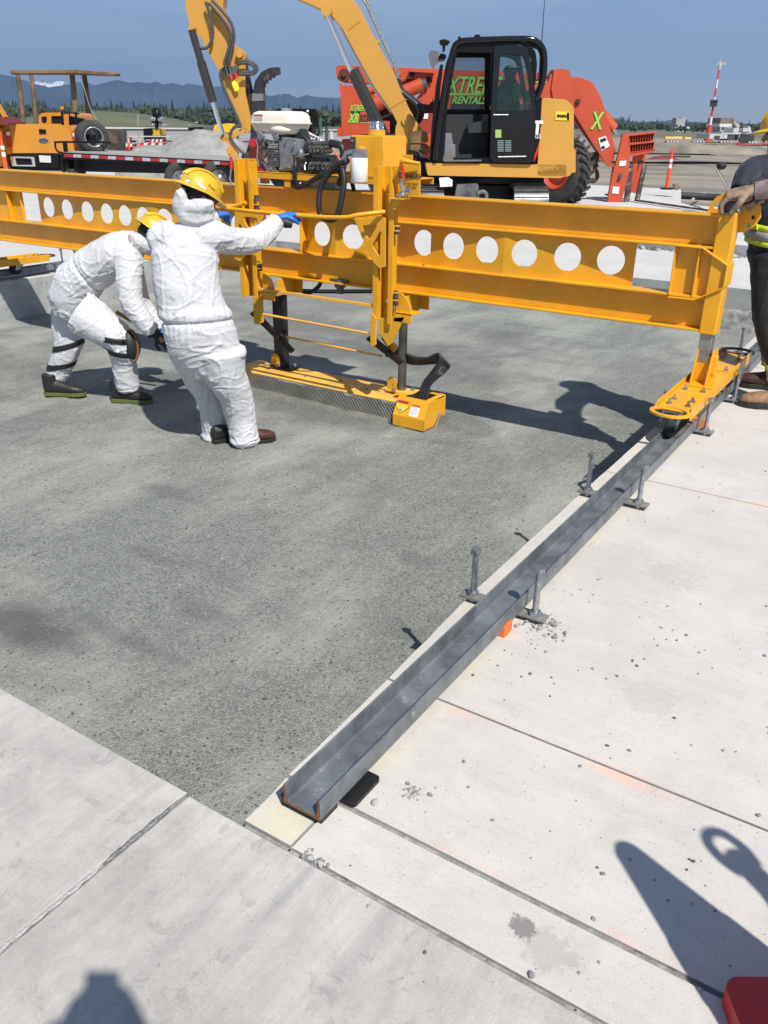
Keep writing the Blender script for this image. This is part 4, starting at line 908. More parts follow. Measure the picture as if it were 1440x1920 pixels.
mb.build('roller_lug', YEL, EC, bevel=.001, seg=1)
# ================================================================ FAR SURROUNDINGS
def polar(x, r, z=0.):      # direction of photo column x, ground distance r along the view axis
    a = atan((x - 730) / 1731.); return FW * r + RT * (r * tan(a)) + VZ * z
def zline(x, y, r):         # height that shows at photo height y, at forward distance r
    return H + (HOR(x) - y) * r / 1731.
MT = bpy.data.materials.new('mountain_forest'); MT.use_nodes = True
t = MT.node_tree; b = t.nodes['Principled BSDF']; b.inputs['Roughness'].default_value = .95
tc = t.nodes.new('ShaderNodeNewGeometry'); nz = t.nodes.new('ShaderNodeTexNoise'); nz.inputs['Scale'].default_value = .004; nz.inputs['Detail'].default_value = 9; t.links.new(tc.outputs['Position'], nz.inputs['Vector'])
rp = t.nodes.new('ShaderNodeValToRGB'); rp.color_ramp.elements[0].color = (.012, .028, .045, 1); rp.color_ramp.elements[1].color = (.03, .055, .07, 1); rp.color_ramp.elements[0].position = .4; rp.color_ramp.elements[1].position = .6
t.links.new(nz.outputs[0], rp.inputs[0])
SN = bpy.data.materials.new('snow_peaks'); SN.use_nodes = True; t2 = SN.node_tree; b2_ = t2.nodes['Principled BSDF']; b2_.inputs['Roughness'].default_value = .9
t.links.new(rp.outputs[0], b.inputs['Base Color'])
g2 = t2.nodes.new('ShaderNodeNewGeometry'); n2 = t2.nodes.new('ShaderNodeTexNoise'); n2.inputs['Scale'].default_value = .008; n2.inputs['Detail'].default_value = 9; t2.links.new(g2.outputs['Position'], n2.inputs['Vector'])
r2 = t2.nodes.new('ShaderNodeValToRGB'); r2.color_ramp.elements[0].color = (.05, .07, .09, 1); r2.color_ramp.elements[1].color = (.9, .9, .92, 1); r2.color_ramp.elements[0].position = .42; r2.color_ramp.elements[1].position = .50; t2.links.new(n2.outputs[0], r2.inputs[0]); t2.links.new(r2.outputs[0], b2_.inputs['Base Color'])
def ridge(name, sky_, r0, dr, m, amp=1., seed=0):
    xs = []; x = sky_[0][0]
    while x <= sky_[-1][0]: xs.append(x); x += 2.0
    def yy(x):
        for (a, p), (b_, q) in zip(sky_, sky_[1:]):
            if a <= x <= b_: return p + (q - p) * (x - a) / (b_ - a)
        return sky_[-1][1]
    mb = MB(); prof = [(-1., 0.), (-.8, .12), (-.6, .3), (-.4, .5), (-.22, .74), (-.1, .9), (0, 1.), (.15, .8), (.6, .2), (1., 0.)]; vs = []
    for x in xs:
        yt = yy(x) + .9 * noise.noise(Vector((x * .12, seed, 0))) + .5 * noise.noise(Vector((x * .5, seed, 9)))
        for k, (u, hh) in enumerate(prof):
            r = r0 + dr * u; rc = r * cos(0.)
            h = zline(x, yt, r0) * hh
            h *= 1 + (.16 * noise.noise(Vector((x * .06, u * 3, seed))) + .12 * noise.noise(Vector((x * .25, u * 6, seed)))) * (1 if 0 < hh < 1 else 0)
            p = polar(x, r, max(-2, h)); vs.append(p)
    n = len(prof)
    mb.add(vs, [(i * n + k, i * n + k + 1, (i + 1) * n + k + 1, (i + 1) * n + k) for i in range(len(xs) - 1) for k in range(n - 1)], True)
    o = mb.build(name, m); tag(o, kind='structure'); return o
SKYL = [(-300, 150), (-120, 138), (0, 147), (33, 152), (66, 163), (100, 170), (150, 163), (167, 161), (185, 167), (200, 163), (215, 160), (225, 158), (250, 163), (264, 161), (280, 164), (298, 161), (310, 166), (326, 163), (345, 167), (360, 164), (380, 168), (400, 170), (430, 168), (455, 172), (478, 175), (500, 184), (512, 185), (521, 183), (528, 186), (535, 181), (546, 182), (556, 188), (563, 187), (572, 184), (598, 187), (637, 189), (680, 196), (720, 200), (800, 210), (900, 220), (1000, 226), (1100, 230), (1200, 234)]
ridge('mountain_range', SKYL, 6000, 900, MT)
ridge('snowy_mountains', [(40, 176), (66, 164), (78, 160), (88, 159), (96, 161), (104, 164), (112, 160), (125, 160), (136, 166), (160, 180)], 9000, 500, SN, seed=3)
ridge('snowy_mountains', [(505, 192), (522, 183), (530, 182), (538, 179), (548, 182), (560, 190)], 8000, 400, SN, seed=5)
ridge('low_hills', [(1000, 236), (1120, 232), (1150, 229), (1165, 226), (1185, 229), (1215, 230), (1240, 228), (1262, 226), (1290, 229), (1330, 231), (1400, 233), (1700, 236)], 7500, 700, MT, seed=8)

# far wood: thousands of small irregular trees, one mass
LEAF = [mat('conifer_green', (.013, .025, .018), .9), mat('broadleaf_green', (.026, .045, .022), .9), mat('spring_green', (.05, .07, .032), .9)]
def tree_mass(name, xr, rr, n, hr, seed, conif=.6, dens=None):
    rnd = random.Random(seed); mb = MB()
    for i in range(n):
        x = rnd.uniform(*xr); r = rnd.uniform(*rr) ; c = rnd.random() < conif; base = polar(x, r, -.3)
        h = rnd.uniform(*hr) * (1.12 if c else .85) * (1 + .25 * noise.noise(Vector((x * .02, r * .01, seed))))
        if c:
            w_ = h * rnd.uniform(.13, .2); mb.k = 0; k = 6
            for lv in range(5):
                z0 = h * (.08 + .18 * lv); z1 = min(h, z0 + h * .34); ra = w_ * (1 - lv * .19) * rnd.uniform(.8, 1.15); a0 = rnd.uniform(0, 6)
                mb.cyl(base + Vector((rnd.uniform(-.3, .3), rnd.uniform(-.3, .3), z0)), base + VZ * z1, ra, .02, n=k, cap=False, smooth=False)
        else:
            mb.k = 1 if rnd.random() < .6 else 2
            for q in range(rnd.randint(4, 7)):
                rad = h * rnd.uniform(.14, .26); cc = base + Vector((rnd.uniform(-1, 1) * h * .3, rnd.uniform(-1, 1) * h * .3, h * rnd.uniform(.3, .85)))
                # jagged leaf clump
                vs = [cc + Vector((rad * cos(a) * cos(e), rad * sin(a) * cos(e), rad * .8 * sin(e))) * rnd.uniform(.7, 1.2) for e in (-.9, -.2, .5, 1.2) for a in [2 * pi * (j + rnd.random() * .5) / 6 for j in range(6)]]
                mb.add(vs, [(l * 6 + j, l * 6 + (j + 1) % 6, (l + 1) * 6 + (j + 1) % 6, (l + 1) * 6 + j) for l in range(3) for j in range(6)] + [tuple(range(18, 24))])
    o = mb.build(name, LEAF); tag(o, kind='stuff'); return o
tree_mass('far_wood', (-120, 640), (560, 900), 2600, (7.5, 13), 1, .2)
tree_mass('far_wood', (-120, 700), (430, 540), 420, (4, 9), 2, .15)
tree_mass('far_wood', (640, 1180), (800, 1100), 900, (7, 12), 3, .4)
tree_mass('far_hedgerow', (1140, 1700), (900, 1400), 1500, (6, 11), 4, .1)
tree_mass('far_hedgerow', (1160, 1500), (420, 600), 60, (3, 6), 5, .1)
# grassy berm in front of the wood
mb = MB(); vs = []
xs = list(range(-200, 720, 12))
for x in xs:
    hh = 4.8 * max(0, 1 - ((x - 190) / 190.) ** 2) + .7
    for u, k in ((0, 0), (.3, .5), (.6, .95), (.8, 1.), (1., .8)): vs.append(polar(x, 330 + 70 * u, -.3 + hh * k))
mb.add(vs, [(i * 5 + k, i * 5 + k + 1, (i + 1) * 5 + k + 1, (i + 1) * 5 + k) for i in range(len(xs) - 1) for k in range(4)], True)
o = mb.build('grass_bank', GRASS); tag(o, kind='structure')

# ---- buildings, masts and far machines
BW = mat('far_white', (.52, .52, .51), .6); BG = mat('far_grey', (.33, .32, .31), .8); BD = mat('far_dark', (.05, .05, .055), .7); BR = mat('far_brown', (.22, .15, .11), .8)
MR = mat('mast_red', (.55, .05, .02), .5); MW = mat('mast_white', (.66, .66, .66), .5)
def far_box(mb, x0, y0, x1, y1, r, dep):      # box showing from pixel (x0,y0) top-left to (x1,y1) bottom-right at distance r
    a = PD(x0, y0, r); b_ = PD(x1, y1, r); z0 = PD((x0 + x1) / 2, y1, r).z; z1 = PD((x0 + x1) / 2, y0, r).z
    A = Vector((a.x, a.y, z0)); B_ = Vector((b_.x, b_.y, z0)); up = VZ * (z1 - z0)
    return mb.prism([A, B_, B_ + up, A + up], FW * dep)
def base_of(x, y, r): p = PD(x, y, r); return p
# low white shed on the left
r = 400; th = thing('white_shed', base_of(210, 231, r), 'long low white shed with a pale gable end in front of the wood', 'shed')
mb = MB(); far_box(mb, 192, 223.5, 231, 232, r, 14); mb.build('wall', BG, th)
mb = MB(); a, b_, c_, d_ = PD(188, 222.5, r), PD(222, 222.5, r), PD(231, 226, r), PD(196, 226, r); mb.prism([PD(186, 222, r), PD(226, 221.5, r), PD(232, 226, r) , PD(200, 225.5, r)], FW * 14 + VZ * .5); mb.build('roof', BW, th)
# control-tower like slab building
r = 650; th = thing('slab_tower', base_of(1275, 250, r), 'grey slab-sided tower standing above the trees left of the mast', 'tower')
mb = MB(); far_box(mb, 1269, 221, 1282, 244, r, 10); far_box(mb, 1279, 219.5, 1284, 246, r + 2, 8); mb.build('tower_block', BG, th)
mb = MB(); far_box(mb, 1266, 237, 1292, 247, r - 8, 16); mb.build('podium', mat('far_cream', (.5, .48, .44), .8), th)
# red and white mast
r = 150; m0 = PD(1328, 257, r); m1 = PD(1350, 121, r)
th = thing('lamp_mast', m0, 'tall red and white banded mast with a lamp head and a dark box half-way up', 'mast')
N_ = [(0, .17, MR, .34), (.17, .29, MW, .27), (.29, .44, MR, .25), (.50, .56, MW, .23), (.56, .68, MR, .21), (.68, .80, MW, .2), (.80, .93, MR, .18)]
for a, b_, m_, rr_ in N_:
    mb = MB(); mb.cyl(m0.lerp(m1, a), m0.lerp(m1, b_), rr_ * .8, rr_ * .7, n=10); mb.build('mast_band', m_, th)
mb = MB(); mb.cyl(m0.lerp(m1, .44), m0.lerp(m1, .50), .3); mb.box(m0.lerp(m1, .475), (.95, .9, 1.0)); mb.box(m0.lerp(m1, .50), (1.15, 1.1, .08)); mb.build('equipment_box', BD, th)
mb = MB(); mb.cyl(m0.lerp(m1, .93), m1, .2, .3, n=10); mb.box(m1 + RT * .45 + VZ * .1, (.8, .5, .35)); mb.cyl(m1, m1 + VZ * .9, .04); mb.box(m1 - RT * .1 + VZ * .1, (.4, .4, .6)); mb.build('lamp_head', BW, th)
mb = MB(); mb.cyl(m0 - VZ * .6, m0 + VZ * 1.5, .7, .35, n=8); mb.build('mast_foot', MR, th)
# batching plant, site huts, vehicles
r = 150; th = thing('site_hut_stack', base_of(1362, 257, r), 'dark boxy hut on a white banded base with sloping braces behind the mast', 'hut')
mb = MB(); far_box(mb, 1352, 221, 1373, 232, r, 6); far_box(mb, 1373, 222, 1375, 232, r, 5); mb.build('cabin', BR, th)
mb = MB(); far_box(mb, 1350, 231.5, 1372, 238, r, 6.4); mb.build('white_band', MW, th)
mb = MB()
for xx in (1351, 1358, 1365, 1371): far_box(mb, xx, 238, xx + 1.4, 250, r, 6)
mb.cyl(PD(1352, 248, r), PD(1370, 238, r), .2); mb.cyl(PD(1376, 230, r), PD(1388, 250, r), .3); mb.build('brace', BG, th)
mb = MB(); far_box(mb, 1351, 239, 1371, 248, r + 2, 3); mb.build('hopper', BD, th)
mb = MB(); mb.prism([PD(1373, 246, r), PD(1384, 228, r), PD(1388, 236, r), PD(1376, 250, r)], FW * 3); mb.build('conveyor', BG, th)
r = 140; th = thing('site_trailer', base_of(1345, 262, r), 'low white site trailers with a dark doorway at the foot of the mast', 'trailer')
mb = MB(); far_box(mb, 1331, 251, 1357, 260, r, 6); far_box(mb, 1354, 249, 1392, 251.5, r, 6); far_box(mb, 1376, 240, 1384, 252, r, 4); mb.build('trailer_body', BW, th)
mb = MB(); far_box(mb, 1341, 254.5, 1350, 259, r - .2, .5); far_box(mb, 1364, 252, 1377, 263, r, 5); mb.build('doorway', BD, th)
mb = MB(); far_box(mb, 1356, 252, 1364, 260, r, 3); far_box(mb, 1386, 253, 1391, 263, r, 3); mb.build('chute', BW, th)
r = 140; th = thing('white_truck', base_of(1400, 262, r), 'white tipper truck with raised grey chute near the right edge', 'truck')
mb = MB(); far_box(mb, 1393, 249, 1409, 258, r, 5); far_box(mb, 1394, 240, 1403, 247, r, 3); mb.prism([PD(1405, 258, r), PD(1403, 236, r), PD(1407, 238, r), PD(1411, 259, r)], FW * 2); mb.build('truck_body', BW, th)
mb = MB(); far_box(mb, 1391, 250, 1400, 254, r - .3, .5); far_box(mb, 1403, 238, 1409, 248, r + 1, 3); mb.build('truck_cab_glass', BD, th)
mb = MB()
for xx in (1395, 1406): q = PD(xx, 259.5, r - .2); mb.cyl(q, q + FW * .5, .7, n=14)
mb.build('truck_wheel', TYRE, th)
# concrete barriers, yellow and white
BY = mat('barrier_yellow', (.72, .50, .20), .7); BB = mat('barrier_black', (.03, .03, .03), .7)
def barrier(x0, x1, y0, y1, r, m, label, grp):
    th = thing('road_barrier', base_of((x0 + x1) / 2, y1, r), label, 'barrier', grp); mb = MB(); far_box(mb, x0, y0, x1, y1, r, .5); far_box(mb, x0, y1 - (y1 - y0) * .4, x1, y1, r - .15, .8); return mb.build('barrier_block', m, th), th
barrier(1248, 1264.5, 256, 260.5, 150, BY, 'long pale yellow barrier left of the mast, the left of the pair', 'pale yellow barriers'); barrier(1265, 1279.5, 256, 260.5, 150, BY, 'pale yellow barrier, the right one of the long pair', 'pale yellow barriers')
barrier(1284, 1296, 257, 261, 150, BY, 'short pale barrier nearest the left of the mast', 'pale yellow barriers'); barrier(1309, 1319, 253.5, 258, 155, BW, 'small white block just left of the mast foot', 'pale yellow barriers')
for gi, (xa, n_, lab) in enumerate(((1248, 8, 'first from the left'), (1298, 8, 'second from the left'), (1349, 8, 'third from the left'), (1401, 6, 'nearest the right edge'))):
    th = thing('striped_barrier', base_of(xa + 10, 268, 100), 'low black and white striped runway barrier, ' + lab, 'barrier', 'striped runway barriers')
    for k in range(n_):
        yy = 264.2 + gi * .35; mb = MB(); far_box(mb, xa + k * 2.9, yy, xa + k * 2.9 + 2.88, yy + 2.4, 100, .4); mb.build('barrier_stripe', MW if k % 2 else BB, th)
# small far vehicles / signs on the left
for x0, y0, x1, y1, r, m_, lab in ((365, 227.5, 371, 230, 420, BW, 'tiny white car at the far edge of the airfield'), (300, 230, 314, 234, 390, BW, 'tiny white van parked beyond the runway'), (308, 231, 312, 234, 300, BW, 'tiny white car on the far apron'), (352, 232.5, 357, 235, 300, BW, 'tiny pale car left of the boom')):
    th = thing('far_vehicle', base_of(x0, y1, r), lab, 'car'); mb = MB(); far_box(mb, x0, (y0 + y1) / 2, x1, y1, r, 2); mb.build('car_body', m_, th); mb = MB(); far_box(mb, x0 + (x1 - x0) * .2, y0, x1 - (x1 - x0) * .25, (y0 + y1) / 2, r + .3, 1.4); mb.build('car_roof', BD, th)
th = thing('sign_post', base_of(258, 236, 200), 'thin pale post standing on the far apron', 'post'); mb = MB(); mb.cyl(PD(258.7, 236, 200), PD(258.7, 216, 200), .12, n=8); mb.build('pole', BG, th); mb = MB(); far_box(mb, 257.6, 216, 260, 219, 200, .1); mb.build('post_sign', BW, th)
# berms, pipes and rubbish on the dirt (right)
DB = mat('dirt_heap', (.22, .19, .15), .95, var=.4, vs=.5, bump=.6, bs=3)
def heap(name, cx, cy, r, hw, hh, dep, m, label, cat, seed=0, kind=None, flat=0.):
    base = PD(cx, cy, r); mb = MB(); n1, n2 = 40, 14; vs = []
    for i in range(n1 + 1):
        u = i / n1 * 2 - 1
        for j in range(n2 + 1):
            v = j / n2 * 2 - 1; e = max(0, 1 - u * u) ** .9 * max(0, 1 - v * v) ** .8
            e *= 1 + .5 * noise.noise(Vector((u * 3, v * 2, seed))) + .2 * noise.noise(Vector((u * 9, v * 7, seed)))
            vs.append(base + RT * u * hw + FW * v * dep + VZ * (hh * e - .08))
    mb.add(vs, [(i * (n2 + 1) + j, i * (n2 + 1) + j + 1, (i + 1) * (n2 + 1) + j + 1, (i + 1) * (n2 + 1) + j) for i in range(n1) for j in range(n2)], True)
    o = mb.build(name, m, origin=base); 
    if kind: tag(o, kind=kind)
    else: tag(o, label, cat)
    return o
heap('dirt_heap', 1310, 284, 56, 6.0, .55, 2, DB, 'low pale heap of dirt in the middle of the bare field', 'dirt heap', 1)
heap('dirt_heap', 1230, 286, 56, 3.2, .4, 2, DB, 'low dirt heap just right of the orange fork carriage', 'dirt heap', 2)
PIPE = mat('drain_pipe', (.035, .032, .03), .6, var=.3, vs=2)
def pipe(pts, r_, label, m=PIPE):
    P = [PD(*p) for p in pts]; mb = MB(); mb.tube(P, r_, n=12, sub=4); o = mb.build('drain_pipe', m, origin=P[0]); tag(o, label, 'pipe'); return o
pipe([(1268, 366, 26.5), (1320, 369, 26.3), (1365, 371, 26), (1440, 374, 25.6), (1560, 380, 25)], .10, 'thick dark rusty pipe lying along the far side of the slabs behind the worker\'s gloves')
pipe([(1238, 273.5, 80), (1290, 274, 80), (1320, 274.5, 78), (1345, 275, 78)], .20, 'long dark pipe lying across the dirt field')
pipe([(1345, 272, 74), (1400, 272, 74), (1440, 271, 74)], .09, 'thin reddish pipe lying across the dirt field on the right', mat('pipe_red', (.22, .06, .05), .7))
pipe([(1240, 293, 52), (1294, 293.5, 52)], .05, 'thin dark pipe behind the orange and white tube by the forks')
mb = MB(); A = PZ(1297, 381, -.35); B_ = PZ(1319, 371, -.35); mb.cyl(A + VZ * .1, B_ + VZ * .12, .035, n=10); tag(mb.build('plastic_tube', mat('pale_tube', (.5, .55, .5), .6), origin=A), 'short pale green tube lying on the dirt between the slabs and the dark pipe', 'tube')
# red-brown geotextile rolls, small rubbish
for x, y, r, hw, hh, lab, m_ in ((1243, 296, 50, .9, .16, 'dark red tarpaulin heap beside the orange fork carriage', mat('tarp_red', (.20, .03, .03), .7)), (1107, 288, 55, .7, .16, 'small red tarpaulin heap left of the lifting hook', None), (1390, 271, 74, .6, .2, 'small red bundle on the dirt at the right', None)):
    heap('tarpaulin', x, y, r, hw, hh, .4, MATS['tarp_red'], lab, 'tarpaulin', 7)
# far workers standing in the field
def far_person(x, y0, y1, r, top, leg, lab):
    b_ = PD(x, y1, r); t_ = PD(x, y0, r); h = t_.z - b_.z; mb = MB(); mb.k = 0
    hipz = b_ + VZ * h * .47
    mb.k = 1
    for s in (-1, 1): mb.tube([b_ + RT * s * h * .07, b_ + RT * s * h * .06 + VZ * h * .25, hipz + RT * s * h * .04], [h * .035, h * .045, h * .06], n=8)
    mb.k = 0; mb.tube([hipz, b_ + VZ * h * .65, b_ + VZ * h * .82], [h * .085, h * .09, h * .07], n=8, ell=.8)
    for s in (-1, 1): mb.tube([b_ + VZ * h * .81 + RT * s * h * .08, b_ + VZ * h * .64 + RT * s * h * .12, b_ + VZ * h * .5 + RT * s * h * .09], h * .028, n=6)
    mb.k = 2; mb.ell(b_ + VZ * h * .93, (h * .05, h * .055, h * .07), 8, m=6)
    o = mb.build('person', [top, leg, mat('far_helmet', (.8, .8, .78), .5)], origin=b_); tag(o, lab, 'person', 'far workers on the dirt field')
GR_ = mat('far_cloth_grey', (.32, .34, .36), .8); DK_ = mat('far_cloth_dark', (.06, .065, .09), .8); WH_ = mat('far_cloth_white', (.55, .55, .52), .8); OR_ = mat('far_cloth_orange', (.7, .2, .05), .8)
far_person(1324.5, 271, 286, 68, GR_, DK_, 'distant worker in grey, left of a small group standing on the dirt')
far_person(1336, 273, 285.5, 68, WH_, GR_, 'distant worker in pale clothes, second of the small group on the dirt')
far_person(1341.5, 277, 285, 68, DK_, DK_, 'distant dark figure, third of the small group on the dirt')
far_person(1346, 277.5, 284.5, 68, DK_, DK_, 'distant dark figure at the right end of the small group')
far_person(1319, 271, 278, 68, OR_, DK_, 'distant figure in orange bending beside the group on the dirt')
# ================================================================ EXCAVATOR
XD = 15.2
def pe(x, y, dd=0.): return PD(x, y, XD) + FW * dd
EX = thing('excavator', PZ(905, 418, 0), 'yellow tracked excavator with a black glazed cab, its boom reaching left over the engine', 'excavator')
def part(name, m, fn, bevel=.0, par=None, **k):
    mb = MB(); fn(mb); return mb.build(name, m, par or EX, bevel=bevel, **k)
def dp(mb, pts, d0, d1, holes=()): return mb.prism([pe(x, y, d0) for x, y in pts], FW * (d1 - d0), [[pe(x, y, d0) for x, y in h] for h in holes])
def rnd_poly(pts, r, n=4):       # round pixel polygon corners
    out = []
    for i, p in enumerate(pts):
        a = Vector(pts[i - 1]); b_ = Vector(p); c = Vector(pts[(i + 1) % len(pts)])
        ra = min(r, (a - b_).length * .45); rb = min(r, (c - b_).length * .45); A = b_ + (a - b_).normalized() * ra; C_ = b_ + (c - b_).normalized() * rb
        for k in range(n + 1): t = k / n; q = A * (1 - t) ** 2 + b_ * 2 * t * (1 - t) + C_ * t * t; out.append((q.x, q.y))
    return out
# house / counterweight
part('house_skirt', GOLD, lambda mb: dp(mb, rnd_poly([(798, 306), (1062, 309), (1062, 330), (1050, 334), (802, 329)], 3), 0., 2.3), .02)
part('counterweight', GOLD, lambda mb: (dp(mb, rnd_poly([(1016, 183), (1062, 187), (1076, 200), (1076, 300), (1070, 331), (1007, 330), (1012, 240)], 7), .0, 2.35)), .04)
part('rear_cover', GOLD, lambda mb: dp(mb, rnd_poly([(1070, 279), (1085, 281), (1085, 325), (1069, 326)], 3), .25, 2.2), .02)
part('engine_hood', GOLD, lambda mb: (dp(mb, [(1000, 190), (1016, 190), (1016, 306), (1000, 306)], .5, 2.3)), .02)
part('side_panel', BLK, lambda mb: dp(mb, [(1001, 178), (1016, 182), (1012, 262), (1004, 306), (998, 306)], -.02, .4), .008)
part('red_stripe', mat('stripe_red', (.6, .02, .02), .4), lambda mb: mb.prism([pe(1000, 296, -.035), pe(1010, 268, -.035), pe(1010, 281, -.035), pe(1001, 303, -.035)], FW * .012))
RX = (RT, VZ)
mp_ = bpy.data.objects['side_panel']
text('T', .26, pe(1007, 240, -.03), RT, VZ, WHITE, mp_, ext=.003, bold=.012); text('303', .10, pe(1005.5, 256, -.03), RT, VZ, WHITE, mp_, ext=.003)
cwp = bpy.data.objects['counterweight']
part('dealer_plate', mat('plate_yellow', (.85, .58, .05), .4), lambda mb: dp(mb, [(1041, 209), (1068, 210), (1068, 226), (1041, 225)], -.012, .0), par=cwp)
text('FINNING', .062, pe(1053.5, 218, -.016), RT, VZ, BLK, cwp, ext=.002, shear=.3, bold=.003, xs=.72)
part('dealer_mark', BLK, lambda mb: dp(mb, [(1063, 211), (1067, 211), (1067, 225), (1063, 225)], -.016, -.012), par=cwp)
# cab: near and far side frames with openings
W1 = rnd_poly([(857, 97), (921, 98), (919, 296), (833, 296), (838, 207)], 4); W2 = rnd_poly([(938, 98), (966, 99), (981, 106), (987, 126), (1000, 206), (930, 208)], 5); W3 = rnd_poly([(993, 88), (1008, 92), (1013, 103), (1010, 158), (1004, 172), (992, 100)], 3)
CABO = rnd_poly([(812, 304), (820, 250), (833, 170), (843, 112), (853, 84), (868, 74), (930, 70), (990, 69), (1010, 74), (1022, 88), (1025, 110), (1022, 150), (1012, 180), (1002, 186), (1002, 305)], 6)
CAB = part('cab', BLK, lambda mb: (dp(mb, CABO, .0, .06, (W1, W2, W3)), dp(mb, CABO, .95, 1.0, (rnd_poly([(857, 100), (921, 100), (919, 208), (840, 208)], 4), W2, W3)),
     dp(mb, rnd_poly([(853, 84), (868, 74), (990, 69), (1010, 74), (1010, 82), (858, 88)], 3), .05, .96), dp(mb, [(814, 300), (1002, 300), (1002, 305), (812, 304)], .05, .96),
     dp(mb, [(1004, 186), (1012, 180), (1010, 300), (1002, 300)], .05, .96), dp(mb, [(836, 203), (921, 203), (1002, 206), (1002, 212), (832, 212)], .93, .97)), .012)
def frame_tube(mb, pts, d, r=.045): mb.tube([pe(x, y, d) for x, y in pts], r, n=8, sub=3)
part('cab_rail', mat('gloss_black', (.006, .006, .007), .12), lambda mb: (frame_tube(mb, [(816, 300), (824, 240), (838, 150), (850, 92), (862, 79), (880, 76), (930, 74), (985, 73), (1004, 77), (1017, 90), (1021, 110), (1019, 145), (1010, 176), (1003, 188)], -.02)), .0, par=CAB)
part('door', mat('gloss_black', (.006, .006, .007), .12), lambda mb: dp(mb, rnd_poly([(926, 86), (972, 84), (987, 90), (992, 110), (1000, 160), (1003, 210), (1001, 300), (994, 306), (925, 304), (918, 296), (921, 200)], 6), -.06, -.015, (W2,)), .02, par=CAB)
DR = bpy.data.objects['door']
part('door_window', GLASS, lambda mb: dp(mb, W2, -.04, -.03), par=DR)
part('grab_rail', GALV, lambda mb: (mb.cyl(pe(932, 300, -.10) + VZ * .05, pe(984, 299, -.10) + VZ * .05, .012, n=8), mb.cyl(pe(924, 215.5, -.08), pe(952, 215.5, -.08), .012, n=8), mb.cyl(pe(955, 125, .05), pe(985, 125, .05), .008)), par=DR)
def louv(mb):
    for c in (932, 946):
        for k in range(7): dp(mb, [(c, 263 + k * 3.2), (c + 11.5, 263 + k * 3.2), (c + 11.5, 264.6 + k * 3.2), (c, 264.6 + k * 3.2)], -.07, -.06)
part('door_vent', mat('vent_teal', (.20, .27, .27), .5), louv, par=DR)
part('door_sticker', mat('sticker_green', (.30, .45, .12), .5), lambda mb: (dp(mb, [(928, 243), (939, 243), (939, 258), (928, 258)], -.066, -.06)), par=DR)
part('far_window', GLASS, lambda mb: dp(mb, [(857, 100), (921, 100), (919, 208), (840, 208)], .97, .975), par=CAB)
part('front_windscreen', GLASS, lambda mb: mb.prism([pe(853, 96, .08), pe(853, 96, .9), pe(820, 280, .9), pe(820, 280, .08)], RT * .01), par=CAB)
part('cab_interior', mat('cab_interior', (.022, .022, .025), .7), lambda mb: (dp(mb, [(842, 214), (921, 214), (919, 300), (826, 300)], .45, .9), dp(mb, rnd_poly([(928, 214), (985, 214), (990, 298), (922, 298)], 3), .2, .9)), .02, par=CAB)
part('seat', mat('seat_black', (.018, .022, .025), .7), lambda mb: (dp(mb, rnd_poly([(955, 145), (975, 145), (982, 205), (930, 210), (944, 170)], 6), .35, .75), dp(mb, rnd_poly([(878, 232), (915, 225), (920, 248), (880, 250)], 4), .2, .4)), .03, par=CAB)
OPM = mat('operator_clothes', (.02, .025, .035), .8); OPG = mat('operator_vest', (.14, .42, .04), .6)
OPR = thing('person', pe(958, 210, .55), 'person driving the excavator, a dark figure with a green vest behind the cab door glass', 'person')
_mb = MB(); _mb.tube([pe(955, 212, .5), pe(958, 190, .5), pe(962, 165, .5), pe(963, 152, .5), pe(964, 146, .5)], [.17, .17, .20, .15, .06], n=14, sub=3); _mb.tube([pe(964, 160, .36), pe(948, 182, .34), pe(930, 190, .34)], [.07, .055, .04], n=8, sub=2); _mb.build('body', OPM, OPR)
_mb = MB(); _mb.ell(pe(964, 136, .5), (.095, .11, .125), 14); _mb.ell(pe(965, 129, .5), (.12, .14, .08), 14); _mb.build('head', OPM, OPR)
_mb = MB(); _mb.tube([pe(972, 192, .34), pe(970, 172, .31), pe(968, 156, .36)], [.035, .04, .03], n=8, sub=3); _mb.build('vest_panel', OPG, OPR)
part('console', mat('cab_grey', (.18, .18, .19), .6), lambda mb: (dp(mb, [(831, 250), (848, 250), (850, 270), (855, 272), (855, 296), (829, 296)], .15, .45)), .01, par=CAB)
part('side_step', CHROME, lambda mb: (dp(mb, [(832, 300), (902, 299), (902, 302), (832, 303)], -.05, .0), dp(mb, rnd_poly([(832, 290), (842, 286), (850, 296), (850, 302), (830, 302)], 3), -.02, .06)), .005, par=CAB)
part('windscreen_pillar', BLK, lambda mb: (dp(mb, [(806, 300), (810, 240), (818, 160), (826, 120), (832, 120), (826, 170), (818, 300)], .1, .22), dp(mb, [(820, 110), (838, 108), (838, 100), (828, 98)], .2, .9)), .006, par=CAB)
part('mirror', mat('mirror_shell', (.12, .12, .125), .3, coat=.5), lambda mb: (dp(mb, rnd_poly([(804, 98), (812, 94), (824, 97), (820, 118), (812, 130), (805, 112)], 3), .0, .12)), .01, par=CAB)
part('work_lamp', BLK, lambda mb: (dp(mb, rnd_poly([(825, 74), (834, 72), (845, 76), (842, 82), (836, 84), (835, 95), (831, 95), (831, 84), (826, 80)], 1.5), .1, .28), dp(mb, [(861, 66), (866, 66), (866, 78), (861, 78)], .2, .3), dp(mb, [(893, 63), (901, 62), (904, 68), (891, 70)], .2, .35), dp(mb, [(975, 68), (985, 68), (985, 80), (974, 80)], -.06, .06)), .006, par=CAB)
part('antenna', BLK, lambda mb: mb.cyl(pe(1021, 84, .3), pe(1029, -30, .3), .008, .004, n=6), par=EX)
